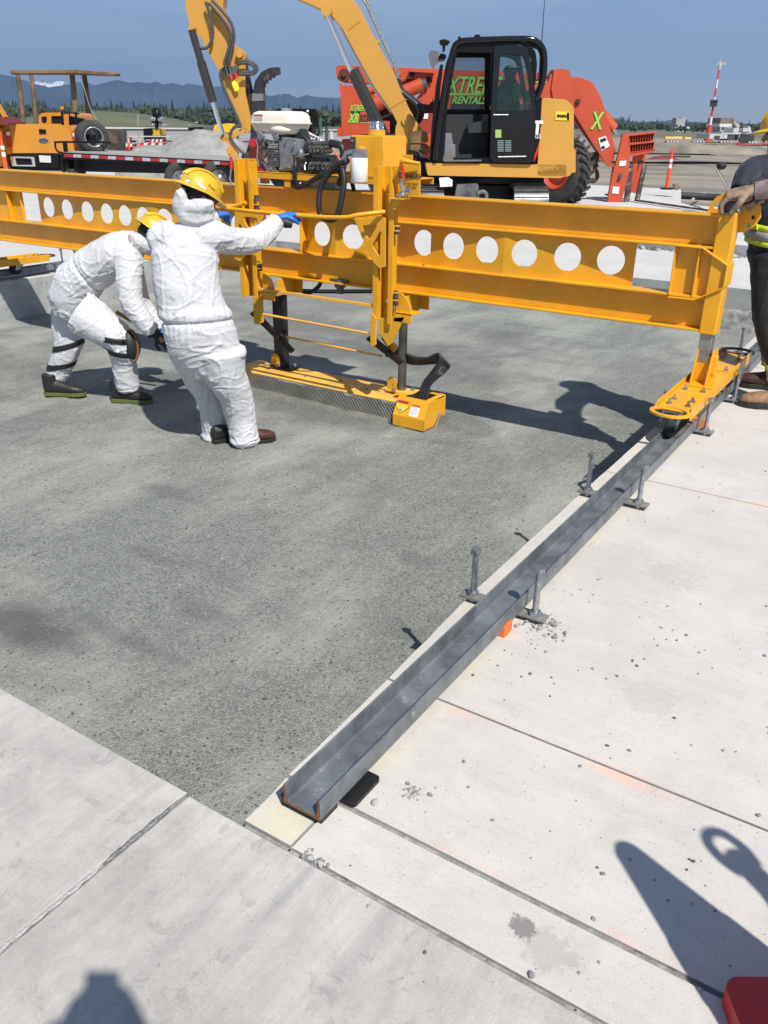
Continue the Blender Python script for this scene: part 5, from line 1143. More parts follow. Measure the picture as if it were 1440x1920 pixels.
# undercarriage: two tracks pointing at the viewer
def tracks(mb, x0, x1):
    a = pe(x0, 340, .0); wv = (pe(x1, 340, 0) - a); z1 = pe(x0, 352, .1).z; zc_ = z1 * .5; L0, L1 = -.10, 2.9
    r = z1 * .5; n = 46
    per = []
    for k in range(12): t = pi / 2 + pi * k / 11; per.append((L0 + r + r * cos(t), zc_ + r * sin(t)))
    for k in range(12): t = -pi / 2 + pi * k / 11; per.append((L1 - r + r * cos(t), zc_ + r * sin(t)))
    base = Vector((a.x, a.y, 0)); mb.k = 0
    mb.prism([base + FW * (y) * 1. + VZ * z * .985 + (Vector((0, 0, .0))) for y, z in per], wv)
    for i in range(len(per)):      # grouser pads
        y0_, z0_ = per[i]; y1_, z1_ = per[(i + 1) % len(per)]; seg = hypot(y1_ - y0_, z1_ - z0_); m_ = max(1, int(seg / .17))
        for k in range(m_):
            t = (k + .5) / m_; c = base + FW * (y0_ + (y1_ - y0_) * t) + VZ * (z0_ + (z1_ - z0_) * t); dr = (FW * (y1_ - y0_) + VZ * (z1_ - z0_)).normalized(); nn = dr.cross(wv.normalized())
            mb.k = 1; mb.prism([c - dr * .06 - nn * .03 - wv * .02, c + dr * .06 - nn * .03 - wv * .02, c + dr * .06 + nn * .03 - wv * .02, c - dr * .06 + nn * .03 - wv * .02], wv * 1.04)
            mb.prism([c - dr * .012 - nn * .055, c + dr * .012 - nn * .055, c + dr * .012 + nn * .05, c - dr * .012 + nn * .05], wv)
TRM = mat('track_steel', (.13, .135, .14), .4, .7, var=.3, vs=6)
for xx in ((967, 1029), (770, 832)):
    mb = MB(); tracks(mb, *xx); mb.build('track', [BLK, TRM], EX)
part('undercarriage', BLK, lambda mb: (dp(mb, [(800, 332), (1030, 336), (1030, 350), (800, 346)], .5, 2.1), dp(mb, [(832, 350), (967, 352), (967, 385), (832, 383)], .7, 2.)), .02)
part('travel_motor', mat('scuffed_grey', (.10, .10, .105), .6, var=.6, vs=6), lambda mb: (dp(mb, rnd_poly([(856, 346), (896, 344), (898, 374), (851, 374)], 3), -.1, .3), mb.tube([pe(894, 362, -.1), pe(904, 358, -.1), pe(911, 364, -.1), pe(909, 374, -.1)], .035, n=8, sub=2)), .02)
part('data_tag', WHITE, lambda mb: dp(mb, [(823, 333), (840, 332), (848, 337), (848, 349), (825, 350)], -.06, -.05), bevel=.0)
# boom (further from the viewer than the cab), stick, cylinders
BD0, BD1 = .95, 1.35
BOOM = part('boom', GOLD, lambda mb: dp(mb, rnd_poly([(747, 232), (735, 208), (698, 156), (667, 100), (634, 38), (612, 12), (575, -6), (520, -30), (430, -62), (360, -75), (352, -105), (430, -100), (560, -72), (630, -48), (671, 0), (705, 69), (737, 125), (754, 167), (771, 205), (792, 238), (780, 252), (760, 246)], 8), BD0, BD1), .015)
part('boom_seam', mat('gold_shade', (.50, .25, .03), .5), lambda mb: (mb.tube([pe(733, 201, BD0 - .004), pe(750, 190, BD0 - .004), pe(761, 184, BD0 - .004)], .006, n=6), mb.tube([pe(648, 45, BD0 - .004), pe(672, 26, BD0 - .004)], .006, n=6)), par=BOOM)
part('boom_rib', mat('silver_edge', (.42, .40, .36), .35, .8), lambda mb: dp(mb, [(634, 38), (667, 100), (698, 156), (735, 208), (733, 211), (694, 158), (663, 102), (631, 42)], BD0 + .02, BD1 - .02), par=BOOM)
BFT = part('boom_foot', GOLD, lambda mb: (dp(mb, rnd_poly([(742, 240), (748, 222), (758, 211), (772, 212), (779, 222), (797, 246), (790, 258), (768, 262), (766, 300), (755, 312), (742, 306), (742, 280)], 5), .78, .95), dp(mb, rnd_poly([(742, 240), (748, 222), (772, 212), (797, 246), (768, 262), (766, 300), (742, 306)], 5), 1.37, 1.5)), .012)
part('pivot_pin', GOLD, lambda mb: (mb.cyl(pe(764, 224, .74), pe(764, 224, .78), .085, n=20), mb.cyl(pe(764, 224, .72), pe(764, 224, .74), .035, n=14)), par=BFT)
part('swing_casting', mat('casting_brown', (.17, .10, .03), .6, var=.4, vs=5), lambda mb: (dp(mb, rnd_poly([(770, 250), (784, 244), (798, 246), (805, 252), (805, 268), (770, 270)], 3), .5, 1.5), dp(mb, rnd_poly([(770, 272), (805, 272), (803, 280), (790, 282), (772, 284)], 3), .5, 1.5), dp(mb, rnd_poly([(766, 284), (790, 290), (790, 330), (760, 330)], 3), .7, 1.4)), .02)
part('swing_frame', BLK, lambda mb: dp(mb, [(760, 296), (815, 300), (815, 380), (740, 380)], .6, 1.8), .02)
part('boom_cylinder', mat('cylinder_black', (.03, .026, .024), .35, coat=.3), lambda mb: (mb.cyl(pe(655, 126, 1.55), pe(720, 262, 1.55), .10, n=18), mb.cyl(pe(660, 124, .80), pe(722, 256, .80), .08, n=18)), par=EX)
part('cylinder_rod', CHROME, lambda mb: (mb.cyl(pe(655, 128, .80), pe(605, 10, .80), .045, n=14),), par=EX)
part('boom_pin', GOLD, lambda mb: (mb.cyl(pe(606, 8, .70), pe(606, 8, 1.6), .09, n=18)), par=BOOM)
part('boom_pipe', GALV, lambda mb: (mb.tube([pe(676, -20, 1.05), pe(688, 0, 1.05), pe(706, 42, 1.05), pe(730, 92, 1.05), pe(742, 118, 1.05), pe(746, 145, 1.05)], .022, n=8), mb.tube([pe(684, -20, 1.2), pe(696, 8, 1.2), pe(714, 50, 1.2), pe(736, 98, 1.2), pe(747, 125, 1.2), pe(750, 145, 1.2)], .022, n=8)), par=BOOM)
part('pipe_clip', GOLD, lambda mb: (dp(mb, [(729, 135), (737, 131), (739, 143), (732, 147)], .96, 1.2), dp(mb, [(703, 66), (709, 62), (711, 70), (706, 73)], .96, 1.2)), par=BOOM)
for k in range(3):
    mb = MB(); mb.tube([pe(744 + k * 2, 143, 1.0 + k * .07), pe(752 + k * 2, 165, 1.0 + k * .07), pe(771 + k * 3, 182, .95 + k * .07), pe(786 + k * 3, 196, .9 + k * .07), pe(789 + k * 3, 215, .9 + k * .07), pe(776 + k * 3, 236, .9)], .045, n=8, sub=5); mb.build('boom_hose', HOSE, BOOM)
ST = part('stick', GOLD, lambda mb: dp(mb, rnd_poly([(318, -60), (310, -95), (395, -100), (400, -40), (397, 0), (417, 73), (433, 82), (442, 92), (443, 173), (455, 226), (452, 246), (443, 252), (434, 242), (393, 133), (353, 60), (335, 40), (331, 33), (323, 0)], 5), BD0, BD1 - .05), .012)
[part('stick_pin', GOLD, lambda mb: mb.cyl(pe(x, y, .86), pe(x, y, 1.41), .06, n=16), par=ST) for x, y in ((338, 41), (432, 93), (448, 242), (402, 260))]
part('bucket_cylinder', mat('cylinder_black', (.03, .026, .024), .35), lambda mb: (mb.cyl(pe(338, 46, .84), pe(357, 110, .84), .062, n=16), mb.cyl(pe(357, 110, .84), pe(381, 190, .84), .078, n=16)), par=EX)
part('cylinder_rod', CHROME, lambda mb: mb.cyl(pe(381, 188, .84), pe(400, 252, .84), .042, n=14), par=EX)
part('thumb_cylinder', mat('cylinder_black', (.03, .026, .024), .35), lambda mb: (mb.cyl(pe(434, 96, 1.1), pe(457, 212, 1.1), .065, n=16)), par=EX)
part('bucket_link', GOLD, lambda mb: (dp(mb, rnd_poly([(398, 252), (410, 256), (446, 236), (451, 244), (412, 266), (400, 268), (394, 262)], 2), .86, .95), dp(mb, rnd_poly([(396, 262), (408, 260), (432, 290), (426, 300), (411, 294), (408, 280), (414, 276)], 2), .86, .95), dp(mb, rnd_poly([(412, 276), (418, 284), (416, 292), (408, 290), (406, 282)], 2), .84, .9)), .006)
def thumbp(mb):
    outer = [(440, 300), (452, 262), (456, 200), (456, 172), (462, 145), (474, 128), (490, 120), (507, 118), (508, 131)]; inner = [(497, 134), (497, 139), (490, 138), (489, 144), (483, 143), (482, 150), (478, 149), (478, 157), (476, 156), (476, 165), (477, 172), (476, 200), (474, 250), (476, 290), (466, 310)]
    dp(mb, outer + inner, 1.0, 1.35)
    dp(mb, rnd_poly([(436, 294), (455, 282), (480, 262), (484, 290), (470, 310), (440, 310)], 3), .9, 1.5)
    mb.cyl(pe(457, 273, .84), pe(457, 273, 1.5), .05, n=14)
part('thumb', mat('thumb_black', (.022, .022, .024), .5, var=.4, vs=4, wear=((.10, .08, .07), 5., .6)), thumbp, .01)
part('thumb_band', mat('band_grey', (.16, .16, .17), .5), lambda mb: dp(mb, [(455.5, 171), (477.5, 172), (477, 186), (455.5, 187)], .99, 1.36), par=EX)
part('valve_cluster', STEEL, lambda mb: (dp(mb, rnd_poly([(394, 124), (404, 116), (420, 118), (428, 112), (430, 122), (424, 134), (400, 134)], 2), .88, .95), [mb.cyl(pe(x, y, .86), pe(x + 7, y + 26, .86), .022, n=8) for x, y in ((404, 116), (411, 114))]), par=ST)
part('coupler_tag', mat('tag_yellowgreen', (.75, .75, .03), .5), lambda mb: dp(mb, [(417, 152), (424, 143), (432, 160), (431, 165), (424, 168)], .87, .88), par=ST)
part('coupler_red', RED, lambda mb: (mb.cyl(pe(413, 134, .86), pe(418, 144, .86), .03, n=8), mb.cyl(pe(424, 132, .86), pe(427, 142, .86), .026, n=8)), par=ST)
for pts in ([(366, -10), (375, 20), (380, 55), (372, 78), (358, 82), (346, 68), (341, 55)], [(372, -8), (392, 15), (410, 40), (416, 62), (411, 85), (404, 108), (402, 116)], [(378, -14), (398, 8), (416, 32), (422, 60), (416, 90), (412, 112)], [(433, 108), (450, 108), (464, 114), (468, 124), (462, 132), (450, 134), (436, 134)], [(433, 112), (450, 112), (460, 117), (464, 124), (458, 129), (440, 130)], [(397, 124), (396, 140), (404, 165), (420, 200), (432, 226), (436, 240)], [(438, 236), (425, 238), (416, 250), (417, 262), (430, 280), (442, 290)]):
    mb = MB(); mb.tube([pe(x, y, .84) for x, y in pts], .026, n=8, sub=5); mb.build('stick_hose', mat('grey_hose', (.06, .06, .062), .5), ST)

# ================================================================ TELEHANDLER
TD = 21.3
def pt(x, y, dd=0.): return PD(x, y, TD) + FW * dd
TH = thing('telehandler', PZ(960, 380, 0), 'orange-red telescopic handler with green lettering and a fork carriage, parked behind the excavator', 'telehandler')
def tp(name, m, fn, bevel=.015, par=None): mb = MB(); fn(mb); return mb.build(name, m, par or TH, bevel=bevel)
def dt(mb, pts, d0, d1, holes=()): return mb.prism([pt(x, y, d0) for x, y in pts], FW * (d1 - d0), [[pt(x, y, d0) for x, y in h] for h in holes])
TB = tp('main_boom', ORG, lambda mb: (dt(mb, rnd_poly([(627, 124), (634, 120), (1022, 136), (1046, 138), (1050, 187), (1012, 186), (900, 205), (840, 208), (800, 175), (760, 160), (702, 155), (640, 152), (630, 146)], 4), .35, .95)))
tp('rear_frame', ORG, lambda mb: (dt(mb, rnd_poly([(636, 153), (642, 160), (676, 161), (700, 185), (704, 250), (640, 256), (640, 200)], 3), .0, .15), dt(mb, rnd_poly([(636, 153), (700, 160), (704, 256), (640, 256)], 3), 1.7, 1.85), dt(mb, [(632, 239), (642, 239), (642, 256), (632, 256)], .0, .3), dt(mb, [(636, 230), (640, 230), (640, 252), (636, 252)], .1, 1.8)))
RF = bpy.data.objects['rear_frame']
tp('boom_pivot', mat('pivot_dark', (.10, .03, .02), .5), lambda mb: (mb.cyl(pt(644, 139, .34), pt(644, 139, .30), .13, n=18), mb.cyl(pt(644, 137, .33), pt(644, 137, .24), .06, n=14)), par=TB)
tp('engine_bay', mat('bay_dark', (.045, .02, .016), .6), lambda mb: dt(mb, [(700, 200), (742, 185), (830, 190), (830, 262), (700, 262)], .6, 1.6))
tp('lower_frame', ORG, lambda mb: (dt(mb, rnd_poly([(700, 226), (731, 227), (731, 250), (700, 252)], 2), .1, .5), dt(mb, [(640, 262), (1060, 268), (1060, 300), (640, 290)], .3, 1.6), dt(mb, rnd_poly([(770, 240), (812, 250), (812, 275), (770, 268)], 3), .0, .6)))
tp('side_guard', mat('maroon_cover', (.30, .035, .02), .5), lambda mb: dt(mb, rnd_poly([(770, 224), (802, 212), (826, 214), (826, 250), (792, 250)], 4), .0, .5))
tp('guard_label', SW, lambda mb: dt(mb, [(793, 213), (803, 213), (802, 223), (791, 223)], -.02, -.01))
tp('lift_cylinder', ORG, lambda mb: (mb.cyl(pt(690, 171, .2), pt(760, 146, .2), .085, n=18), mb.cyl(pt(702, 196, .1), pt(716, 190, .1), .17, n=20), mb.cyl(pt(716, 190, .1), pt(792, 158, .1), .15, n=20), mb.cyl(pt(708, 190, .1), pt(712, 204, .1), .07, n=12)))
tp('cylinder_collar', STEEL, lambda mb: (mb.cyl(pt(758, 146.5, .2), pt(766, 143.5, .2), .07, n=16), mb.cyl(pt(790, 159, .1), pt(799, 155, .1), .13, n=18)))
tp('boom_gusset', ORG, lambda mb: (dt(mb, rnd_poly([(748, 138), (768, 129), (812, 132), (812, 180), (806, 196), (776, 192), (788, 175), (800, 160), (795, 145), (770, 148), (752, 144)], 3), .12, .35), dt(mb, [(768, 129), (812, 132), (815, 137), (766, 134)], .0, .35)))
tp('gusset_cap', BLK, lambda mb: mb.cyl(pt(773, 140, .11), pt(773, 140, .05), .06)); tp('gusset_block', BLK, lambda mb: mb.box(pt(806, 149, .08), (.12, .05, .12)))
BG_ = mat('logo_green', (.22, .62, .08), .5)
def th_text(s, x, y, size, m=BG_, sh=.35, b=0., par=TB, d=.34, al='CENTER', tilt=0., xs=.66): return text(s, size, pt(x, y, d), (RT + VZ * tilt).normalized(), VZ, m, par, ext=.004, shear=sh, bold=b, align=al, xs=xs)
th_text('XTREME', 890, 161, .50, SB, b=.026, d=.345); th_text('XTREME', 889.3, 160.3, .50, b=.008, d=.335)
tp('logo_underline', BG_, lambda mb: dt(mb, [(845, 174), (908, 175), (908, 178), (844, 178)], .335, .35), bevel=0, par=TB)
tp('logo_panel', SB, lambda mb: dt(mb, [(852, 180), (912, 181), (909, 205), (846, 205)], .28, .34), bevel=0, par=TB)
th_text('RENTALS', 880, 188, .21, b=.006, d=.27, xs=.9)
tp('dark_boom_stripe', SB, lambda mb: dt(mb, [(925, 168), (1000, 170), (1000, 184), (925, 184)], .34, .35), bevel=0, par=TB)
th_text('XR3034', 1013, 143, .24, SB, b=.006); tp('logo_underline', BG_, lambda mb: dt(mb, [(990, 151), (1030, 152.4), (1030, 154), (990, 153)], .335, .35), bevel=0, par=TB)
th_text('XTREME', 672, 203, .17, BG_, par=RF, d=-.01, b=.003); tp('logo_panel', SB, lambda mb: dt(mb, [(658, 209), (676, 209), (675, 213), (657, 213)], -.01, .0), bevel=0, par=RF); th_text('MFG', 667, 211, .05, BG_, par=RF, d=-.02)
th_text('XR', 662, 222, .27, BG_, par=RF, d=-.01, b=.008); th_text('3034', 684, 223, .23, SB, par=RF, d=-.01, b=.006); tp('logo_underline', BG_, lambda mb: dt(mb, [(653, 228), (700, 230), (700, 231.5), (652, 229.5)], -.01, .0), bevel=0, par=RF)
# gooseneck head
HD = tp('boom_head', ORG, lambda mb: (dt(mb, rnd_poly([(1044, 128), (1056, 127), (1073, 130), (1076, 144), (1092, 143), (1116, 153), (1131, 178), (1140, 205), (1155, 262), (1160, 285), (1152, 312), (1146, 314), (1110, 258), (1076, 202), (1060, 190), (1043, 190), (1038, 165)], 5), .3, .42), dt(mb, rnd_poly([(1044, 128), (1073, 130), (1076, 144), (1092, 143), (1116, 153), (1131, 178), (1140, 205), (1155, 262), (1160, 285), (1152, 312), (1076, 202), (1043, 190)], 5), .95, 1.07),
     dt(mb, [(1076, 144), (1092, 143), (1116, 153), (1131, 178), (1140, 205), (1155, 262), (1149, 264), (1134, 207), (1126, 182), (1112, 158), (1090, 148), (1076, 149)], .42, .95), dt(mb, [(1044, 128), (1073, 130), (1073, 134), (1044, 133)], .42, .95)), .01)
tp('head_pin', mat('pin_dark', (.05, .03, .025), .5), lambda mb: (mb.cyl(pt(1088, 190, .30), pt(1088, 190, .25), .06, n=14), mb.cyl(pt(1088, 190, .25), pt(1088, 190, .22), .03, n=8)), par=HD)
th_text('X', 1124, 228, .52, BG_, par=HD, d=.28, b=.01, sh=.1)
tp('warning_sticker', SW, lambda mb: dt(mb, [(1127, 260), (1141, 255), (1149, 274), (1133, 284)], .285, .30), bevel=0, par=HD)
tp('sticker_print', SB, lambda mb: (dt(mb, [(1130, 262), (1140, 258), (1143, 263), (1132, 268)], .275, .285), dt(mb, [(1132, 276), (1138, 273), (1140, 278), (1134, 281)], .275, .285)), bevel=0, par=HD)
tp('tilt_cylinder', ORG, lambda mb: mb.cyl(pt(1142, 216, .68), pt(1163, 243, .68), .14, n=18)); tp('cylinder_rod', CHROME, lambda mb: mb.cyl(pt(1160, 240, .68), pt(1172, 254, .68), .06, n=14))
# fork carriage
def grid(mb):
    dt(mb, [(1181, 252), (1233, 247), (1233, 279), (1182, 286)], .5, .56)
    for yy in ((252, 247), (269, 264), (286, 279)): dt(mb, [(1180, yy[0]), (1234, yy[1]), (1234, yy[1] + 3), (1180, yy[0] + 4)], .2, .56)
    for k in range(11): x = 1183 + k * 4.9; y = 252 - k * .5; dt(mb, [(x, y), (x + 1.3, y), (x - 1, y + 16), (x - 2.3, y + 16)], .25, .56); dt(mb, [(x, y + 17), (x + 1.3, y + 17), (x - 1, y + 32), (x - 2.3, y + 32)], .25, .56)
FC = tp('fork_carriage', ORG, grid, .004)
tp('carriage_plate', ORG, lambda mb: (dt(mb, rnd_poly([(1163, 284), (1170, 250), (1181, 250), (1184, 290), (1180, 330), (1166, 384), (1139, 386), (1150, 330)], 3), .1, .2), dt(mb, rnd_poly([(1198, 286), (1206, 290), (1200, 330), (1190, 366), (1186, 366), (1193, 320)], 2), .35, .42), dt(mb, rnd_poly([(1208, 284), (1232, 278), (1230, 300), (1212, 368), (1203, 366), (1204, 330)], 2), .9, 1.0), dt(mb, [(1181, 286), (1232, 279), (1231, 286), (1182, 295)], .2, 1.)), .006, par=TH)
tp('carriage_sticker', SW, lambda mb: (dt(mb, [(1164, 298), (1176, 297), (1175, 311), (1162, 312)], .08, .1), dt(mb, [(1151, 350), (1163, 351), (1161, 364), (1149, 363)], .08, .1)), bevel=0, par=TH)
tp('sticker_band', SR, lambda mb: dt(mb, [(1164, 298), (1176, 297), (1175.6, 300.5), (1163.5, 301)], .07, .08), bevel=0, par=TH)
tp('carriage_shaft', STEEL, lambda mb: (mb.cyl(pt(1183, 314, .3), pt(1218, 306, .6), .04), mb.cyl(pt(1165, 330, .08), pt(1165, 330, .02), .05, n=8)), par=TH)
FK = mat('fork_steel', (.10, .085, .075), .5, .6, var=.4, vs=4, wear=((.30, .28, .26), 8., .55))
tp('fork', FK, lambda mb: (dt(mb, [(1180, 320), (1190, 320), (1184, 376), (1177, 384), (1174, 384)], .15, .27), mb.prism([pt(1172, 382, .15), pt(1180, 378, .15), pt(1180, 382, .15), pt(1174, 386, .15)], FW * .12 )), .004)
def fork2(mb):
    a = PZ(1193, 377, .03); b_ = PZ(1348, 399, .03); d_ = (b_ - a).normalized(); sd = VZ.cross(d_).normalized() * .06; up = pt(1214, 312, .3)
    mb.prism([a - sd, a + sd, b_ + sd * .6, b_ - sd * .6], VZ * .035)
    top = Vector((up.x, up.y, up.z)); mb.prism([a - sd, a + sd, top + sd, top - sd], d_ * .05)
tp('fork', FK, fork2, .004)
# wheels
def wheel(cx, cy, R, d, nm='wheel', yaw=0.):
    global FW, RT
    c = pt(cx, cy, d); F0, R0 = FW, RT; FW = F0 * cos(yaw) + R0 * sin(yaw); RT = R0 * cos(yaw) - F0 * sin(yaw); mb = MB(); wd = .5
    mb.lathe(c, FW, [(R * .52, .03), (R * .6, 0), (R * .86, .0), (R * .97, .06), (R, .14), (R, wd - .14), (R * .97, wd - .06), (R * .86, wd), (R * .52, wd)], 40)
    for k in range(26):
        for s in (0, 1):
            t = 2 * pi * (k + .5 * s) / 26; ra = RT * cos(t) + VZ * sin(t); tg = RT * -sin(t) + VZ * cos(t)
            a = c + FW * (.02 if s == 0 else wd / 2); b_ = c + FW * (wd / 2 if s == 0 else wd - .02); sk = (.12 if s == 0 else -.12)
            p0 = a + ra * R * .985 + tg * (sk if s == 0 else 0); p1 = b_ + ra * R * .985 + tg * (0 if s == 0 else -sk)
            mb.add([p0 - tg * .035, p0 + tg * .035, p0 + tg * .03 + ra * .06, p0 - tg * .03 + ra * .06, p1 - tg * .035, p1 + tg * .035, p1 + tg * .03 + ra * .06, p1 - tg * .03 + ra * .06], [(0, 1, 2, 3), (4, 7, 6, 5), (0, 4, 5, 1), (1, 5, 6, 2), (2, 6, 7, 3), (3, 7, 4, 0)])
    w_ = mb.build(nm, TYRE, TH)
    mb = MB(); mb.lathe(c, FW, [(R * .52, -.005), (R * .55, -.01), (R * .55, .03), (R * .46, .04), (R * .42, .12), (R * .2, .14), (R * .18, .08), (0, .08)], 32); mb.build('rim', ORG, w_)
    FW, RT = F0, R0
    return w_
wheel(1035, 319, .74, -.3, yaw=radians(48)); wheel(742, 316, .70, -.15); wheel(1000, 322, .66, 1.5); wheel(780, 318, .66, 1.5)
tp('lifting_hook', mat('hook_rust', (.10, .05, .03), .6, .4), lambda mb: (mb.tube([pt(1124, 290, .6), pt(1124, 312, .6)], .04, n=8), mb.ell(pt(1125, 300, .6), (.12, .12, .16)), mb.tube([pt(1124, 316, .6), pt(1130, 326, .6), pt(1130, 336, .6), pt(1123, 343, .6), pt(1116, 340, .6), pt(1114, 332, .6)], [.05, .05, .055, .05, .04, .02], n=8, sub=3), mb.ell(pt(1127, 313, .6), (.08, .06, .05))), 0)
# ================================================================ PICKUP, TRAILER, GRAVEL PILE
TOR = mat('truck_orange', (.58, .24, .02), .42, coat=.25, var=.08, vs=1.5, wear=((.35, .20, .08), 5., .66))
KD = 24.5
def pk(x, y, dd=0., D=KD): return PD(x, y, D) + FW * dd
PU = thing('pickup_truck', PZ(85, 347, 0), 'orange crew-cab pickup seen from behind, its tailgate towards the trailer', 'pickup truck')
def kp(name, m, fn, bevel=.02, par=None): mb = MB(); fn(mb); return mb.build(name, m, par or PU, bevel=bevel)
def dk(mb, pts, d0, d1, holes=()): return mb.prism([pk(x, y, d0) for x, y in pts], FW * (d1 - d0), [[pk(x, y, d0) for x, y in h] for h in holes])
kp('tailgate', TOR, lambda mb: dk(mb, rnd_poly([(16, 232), (130, 235), (141, 287), (25, 287)], 2), .0, .08), .02)
kp('box_body', TOR, lambda mb: (dk(mb, rnd_poly([(-8, 232), (17, 232), (25, 287), (-10, 292)], 3), .04, 2.2), dk(mb, rnd_poly([(128, 235), (137, 240), (144, 288), (141, 290), (130, 236)], 2), .05, 2.2), dk(mb, [(0, 285), (143, 285), (143, 290), (0, 290)], .1, 2.2)), .015)
kp('cab', TOR, lambda mb: (dk(mb, rnd_poly([(14, 240), (14, 213), (24, 209), (72, 209), (78, 214), (82, 240)], 4), 2.2, 4.2, (rnd_poly([(39, 216), (64, 216), (65, 232), (39, 232)], 2), rnd_poly([(19, 217), (30, 217), (30, 229), (24, 232), (19, 229)], 2)))), .03)
kp('rear_window', DARKGLASS, lambda mb: dk(mb, [(18, 214), (66, 214), (67, 233), (18, 233)], 2.25, 2.3), 0)
kp('bed_rack', BLK, lambda mb: (mb.cyl(pk(78, 235, 1.6), pk(76, 208, 1.6), .035, n=8), mb.cyl(pk(111, 233, 1.4), pk(108, 208, 1.4), .03, n=8), [mb.cyl(pk(x, 233, 1.8), pk(x - 1, 212, 1.8), .02, n=6) for x in (87, 100)], dk(mb, [(80, 216), (110, 222), (110, 234), (80, 234)], 2.0, 2.1), mb.tube([pk(77, 211, 1.7), pk(90, 210, 1.7), pk(108, 212, 1.7)], .02, n=6)), 0)
kp('beacon', mat('amber', (.75, .18, .02), .3), lambda mb: (mb.cyl(pk(76, 203, 1.6), pk(75.7, 197, 1.6), .055, .05, n=12)), .0)
kp('gate_handle', BLK, lambda mb: dk(mb, rnd_poly([(73, 242), (86, 243), (87, 251), (74, 251)], 1.5), -.02, .0), .006)
kp('oval_badge', mat('badge_blue', (.015, .03, .10), .3), lambda mb: mb.prism(circle(pk(82, 263.5, -.025), RT, VZ * .45, .12, 24), FW * .02), 0)
kp('badge_rim', CHROME, lambda mb: mb.prism(circle(pk(82, 263.5, -.015), RT, VZ * .48, .135, 24), FW * .012), 0)
text('Ford', .07, pk(82, 263.5, -.03), RT, VZ, CHROME, bpy.data.objects['oval_badge'], ext=.001, shear=.3)
TLR = mat('tail_light', (.45, .02, .015), .25, coat=.6)
for pts, w0 in (([(9, 246), (19, 245), (23, 275), (15, 276)], ([(12, 247), (19, 247), (20, 254), (13, 254)])), ([(135, 245), (140, 246), (145, 276), (139, 277)], ([(136.5, 249), (140.5, 250), (141.5, 256), (137.5, 256)]))):
    l = kp('tail_light', TLR, lambda mb: dk(mb, rnd_poly(pts, 1.5), -.02, .06), .005); kp('reversing_lamp', WHITE, lambda mb: dk(mb, w0, -.03, -.018), 0, l)
kp('bumper', BLK, lambda mb: dk(mb, [(20, 288), (110, 289), (110, 314), (20, 313)], .0, .3)); kp('bumper_step', CHROME, lambda mb: dk(mb, rnd_poly([(20, 293), (66, 294), (68, 312), (24, 311)], 2), -.06, -.0, (rnd_poly([(30, 296), (60, 297), (63, 309), (33, 309)], 2),)), .01)
pl = kp('number_plate', mat('plate_white', (.6, .58, .56), .5), lambda mb: dk(mb, [(74, 291), (96, 292), (97, 305), (76, 304)], -.05, -.04), .0)
text('GX 4127', .09, pk(85.5, 297, -.055), RT, VZ, mat('plate_ink', (.15, .12, .25), .6), pl, ext=.001); bpy.data.objects.remove(bpy.data.objects['lettering.%03d' % max([int(o.name.split('.')[-1]) for o in bpy.data.objects if o.name.startswith('lettering.')])])
kp('underside', BLK, lambda mb: dk(mb, [(0, 296), (143, 296), (140, 322), (4, 320)], .3, 4.))
for xx, dd in ((2, .6), (128, .6)):
    mb = MB(); c = pk(xx, 323, dd); mb.lathe(c - RT * .12, RT, [(.2, 0), (.36, .0), (.40, .04), (.40, .24), (.36, .28), (.2, .28)], 28); mb.build('wheel', TYRE, PU)
# second truck at the left edge
P2 = thing('pickup_truck', PZ(-20, 352, 0), 'orange pickup at the left edge with a dark red load in its bed', 'pickup truck')
kp('side_body', TOR, lambda mb: dk(mb, rnd_poly([(-70, 232), (-4, 230), (7, 240), (9, 312), (-70, 318)], 4), -.7, 1.0), .03, P2)
kp('cab_pillar', TOR, lambda mb: dk(mb, [(-40, 170), (-5, 182), (4, 194), (19, 220), (14, 222), (2, 200), (-8, 190), (-40, 185)], -.3, -.1), .015, P2)
kp('cab_glass', DARKGLASS, lambda mb: dk(mb, [(-40, 184), (-6, 190), (12, 219), (-40, 222)], -.2, -.15), 0, P2)
kp('load', mat('dark_red_load', (.16, .02, .02), .6), lambda mb: dk(mb, rnd_poly([(-40, 222), (4, 218), (16, 220), (31, 231), (30, 234), (-40, 234)], 3), -.5, .6), .02, P2)
kp('wheel_arch', BLK, lambda mb: dk(mb, [(-70, 300), (-10, 300), (-10, 325), (-70, 330)], -.6, .6), .01, P2)
# flatbed trailer
FB = thing('flatbed_trailer', PZ(270, 352, 0), 'long black flatbed trailer with red and white reflective tape along its deck edge', 'trailer')
def tq(x, y, dd=0.):       # deck line slants towards the viewer on the right
    D = 1 / (1 / 23.2 + (x - 110) / 325. * (1 / 20.2 - 1 / 23.2))
    return PD(x, y, D) + FW * dd
def tquad(mb, x0, y0t, y0b, x1, y1t, y1b, d0, d1): mb.add([tq(x0, y0b, d0), tq(x1, y1b, d0), tq(x1, y1t, d0), tq(x0, y0t, d0), tq(x0, y0b, d1), tq(x1, y1b, d1), tq(x1, y1t, d1), tq(x0, y0t, d1)], [(0, 1, 2, 3), (7, 6, 5, 4), (3, 2, 6, 7), (0, 4, 5, 1), (0, 3, 7, 4), (1, 5, 6, 2)])
def ed(x): return 287.0 + (x - 120) * 15.5 / 305.
kp('deck', BLK, lambda mb: (tquad(mb, 116, ed(116) - 1, ed(116) + 11, 440, ed(440) - 1, ed(440) + 11, .012, 2.6)), .004, FB)
kp('frame', BLK, lambda mb: (tquad(mb, 126, ed(126) + 10, ed(126) + 36, 340, ed(340) + 8, ed(340) + 30, .5, .7), tquad(mb, 340, ed(340) + 8, ed(340) + 18, 440, ed(440) + 8, ed(440) + 18, .3, .5)), .004, FB)
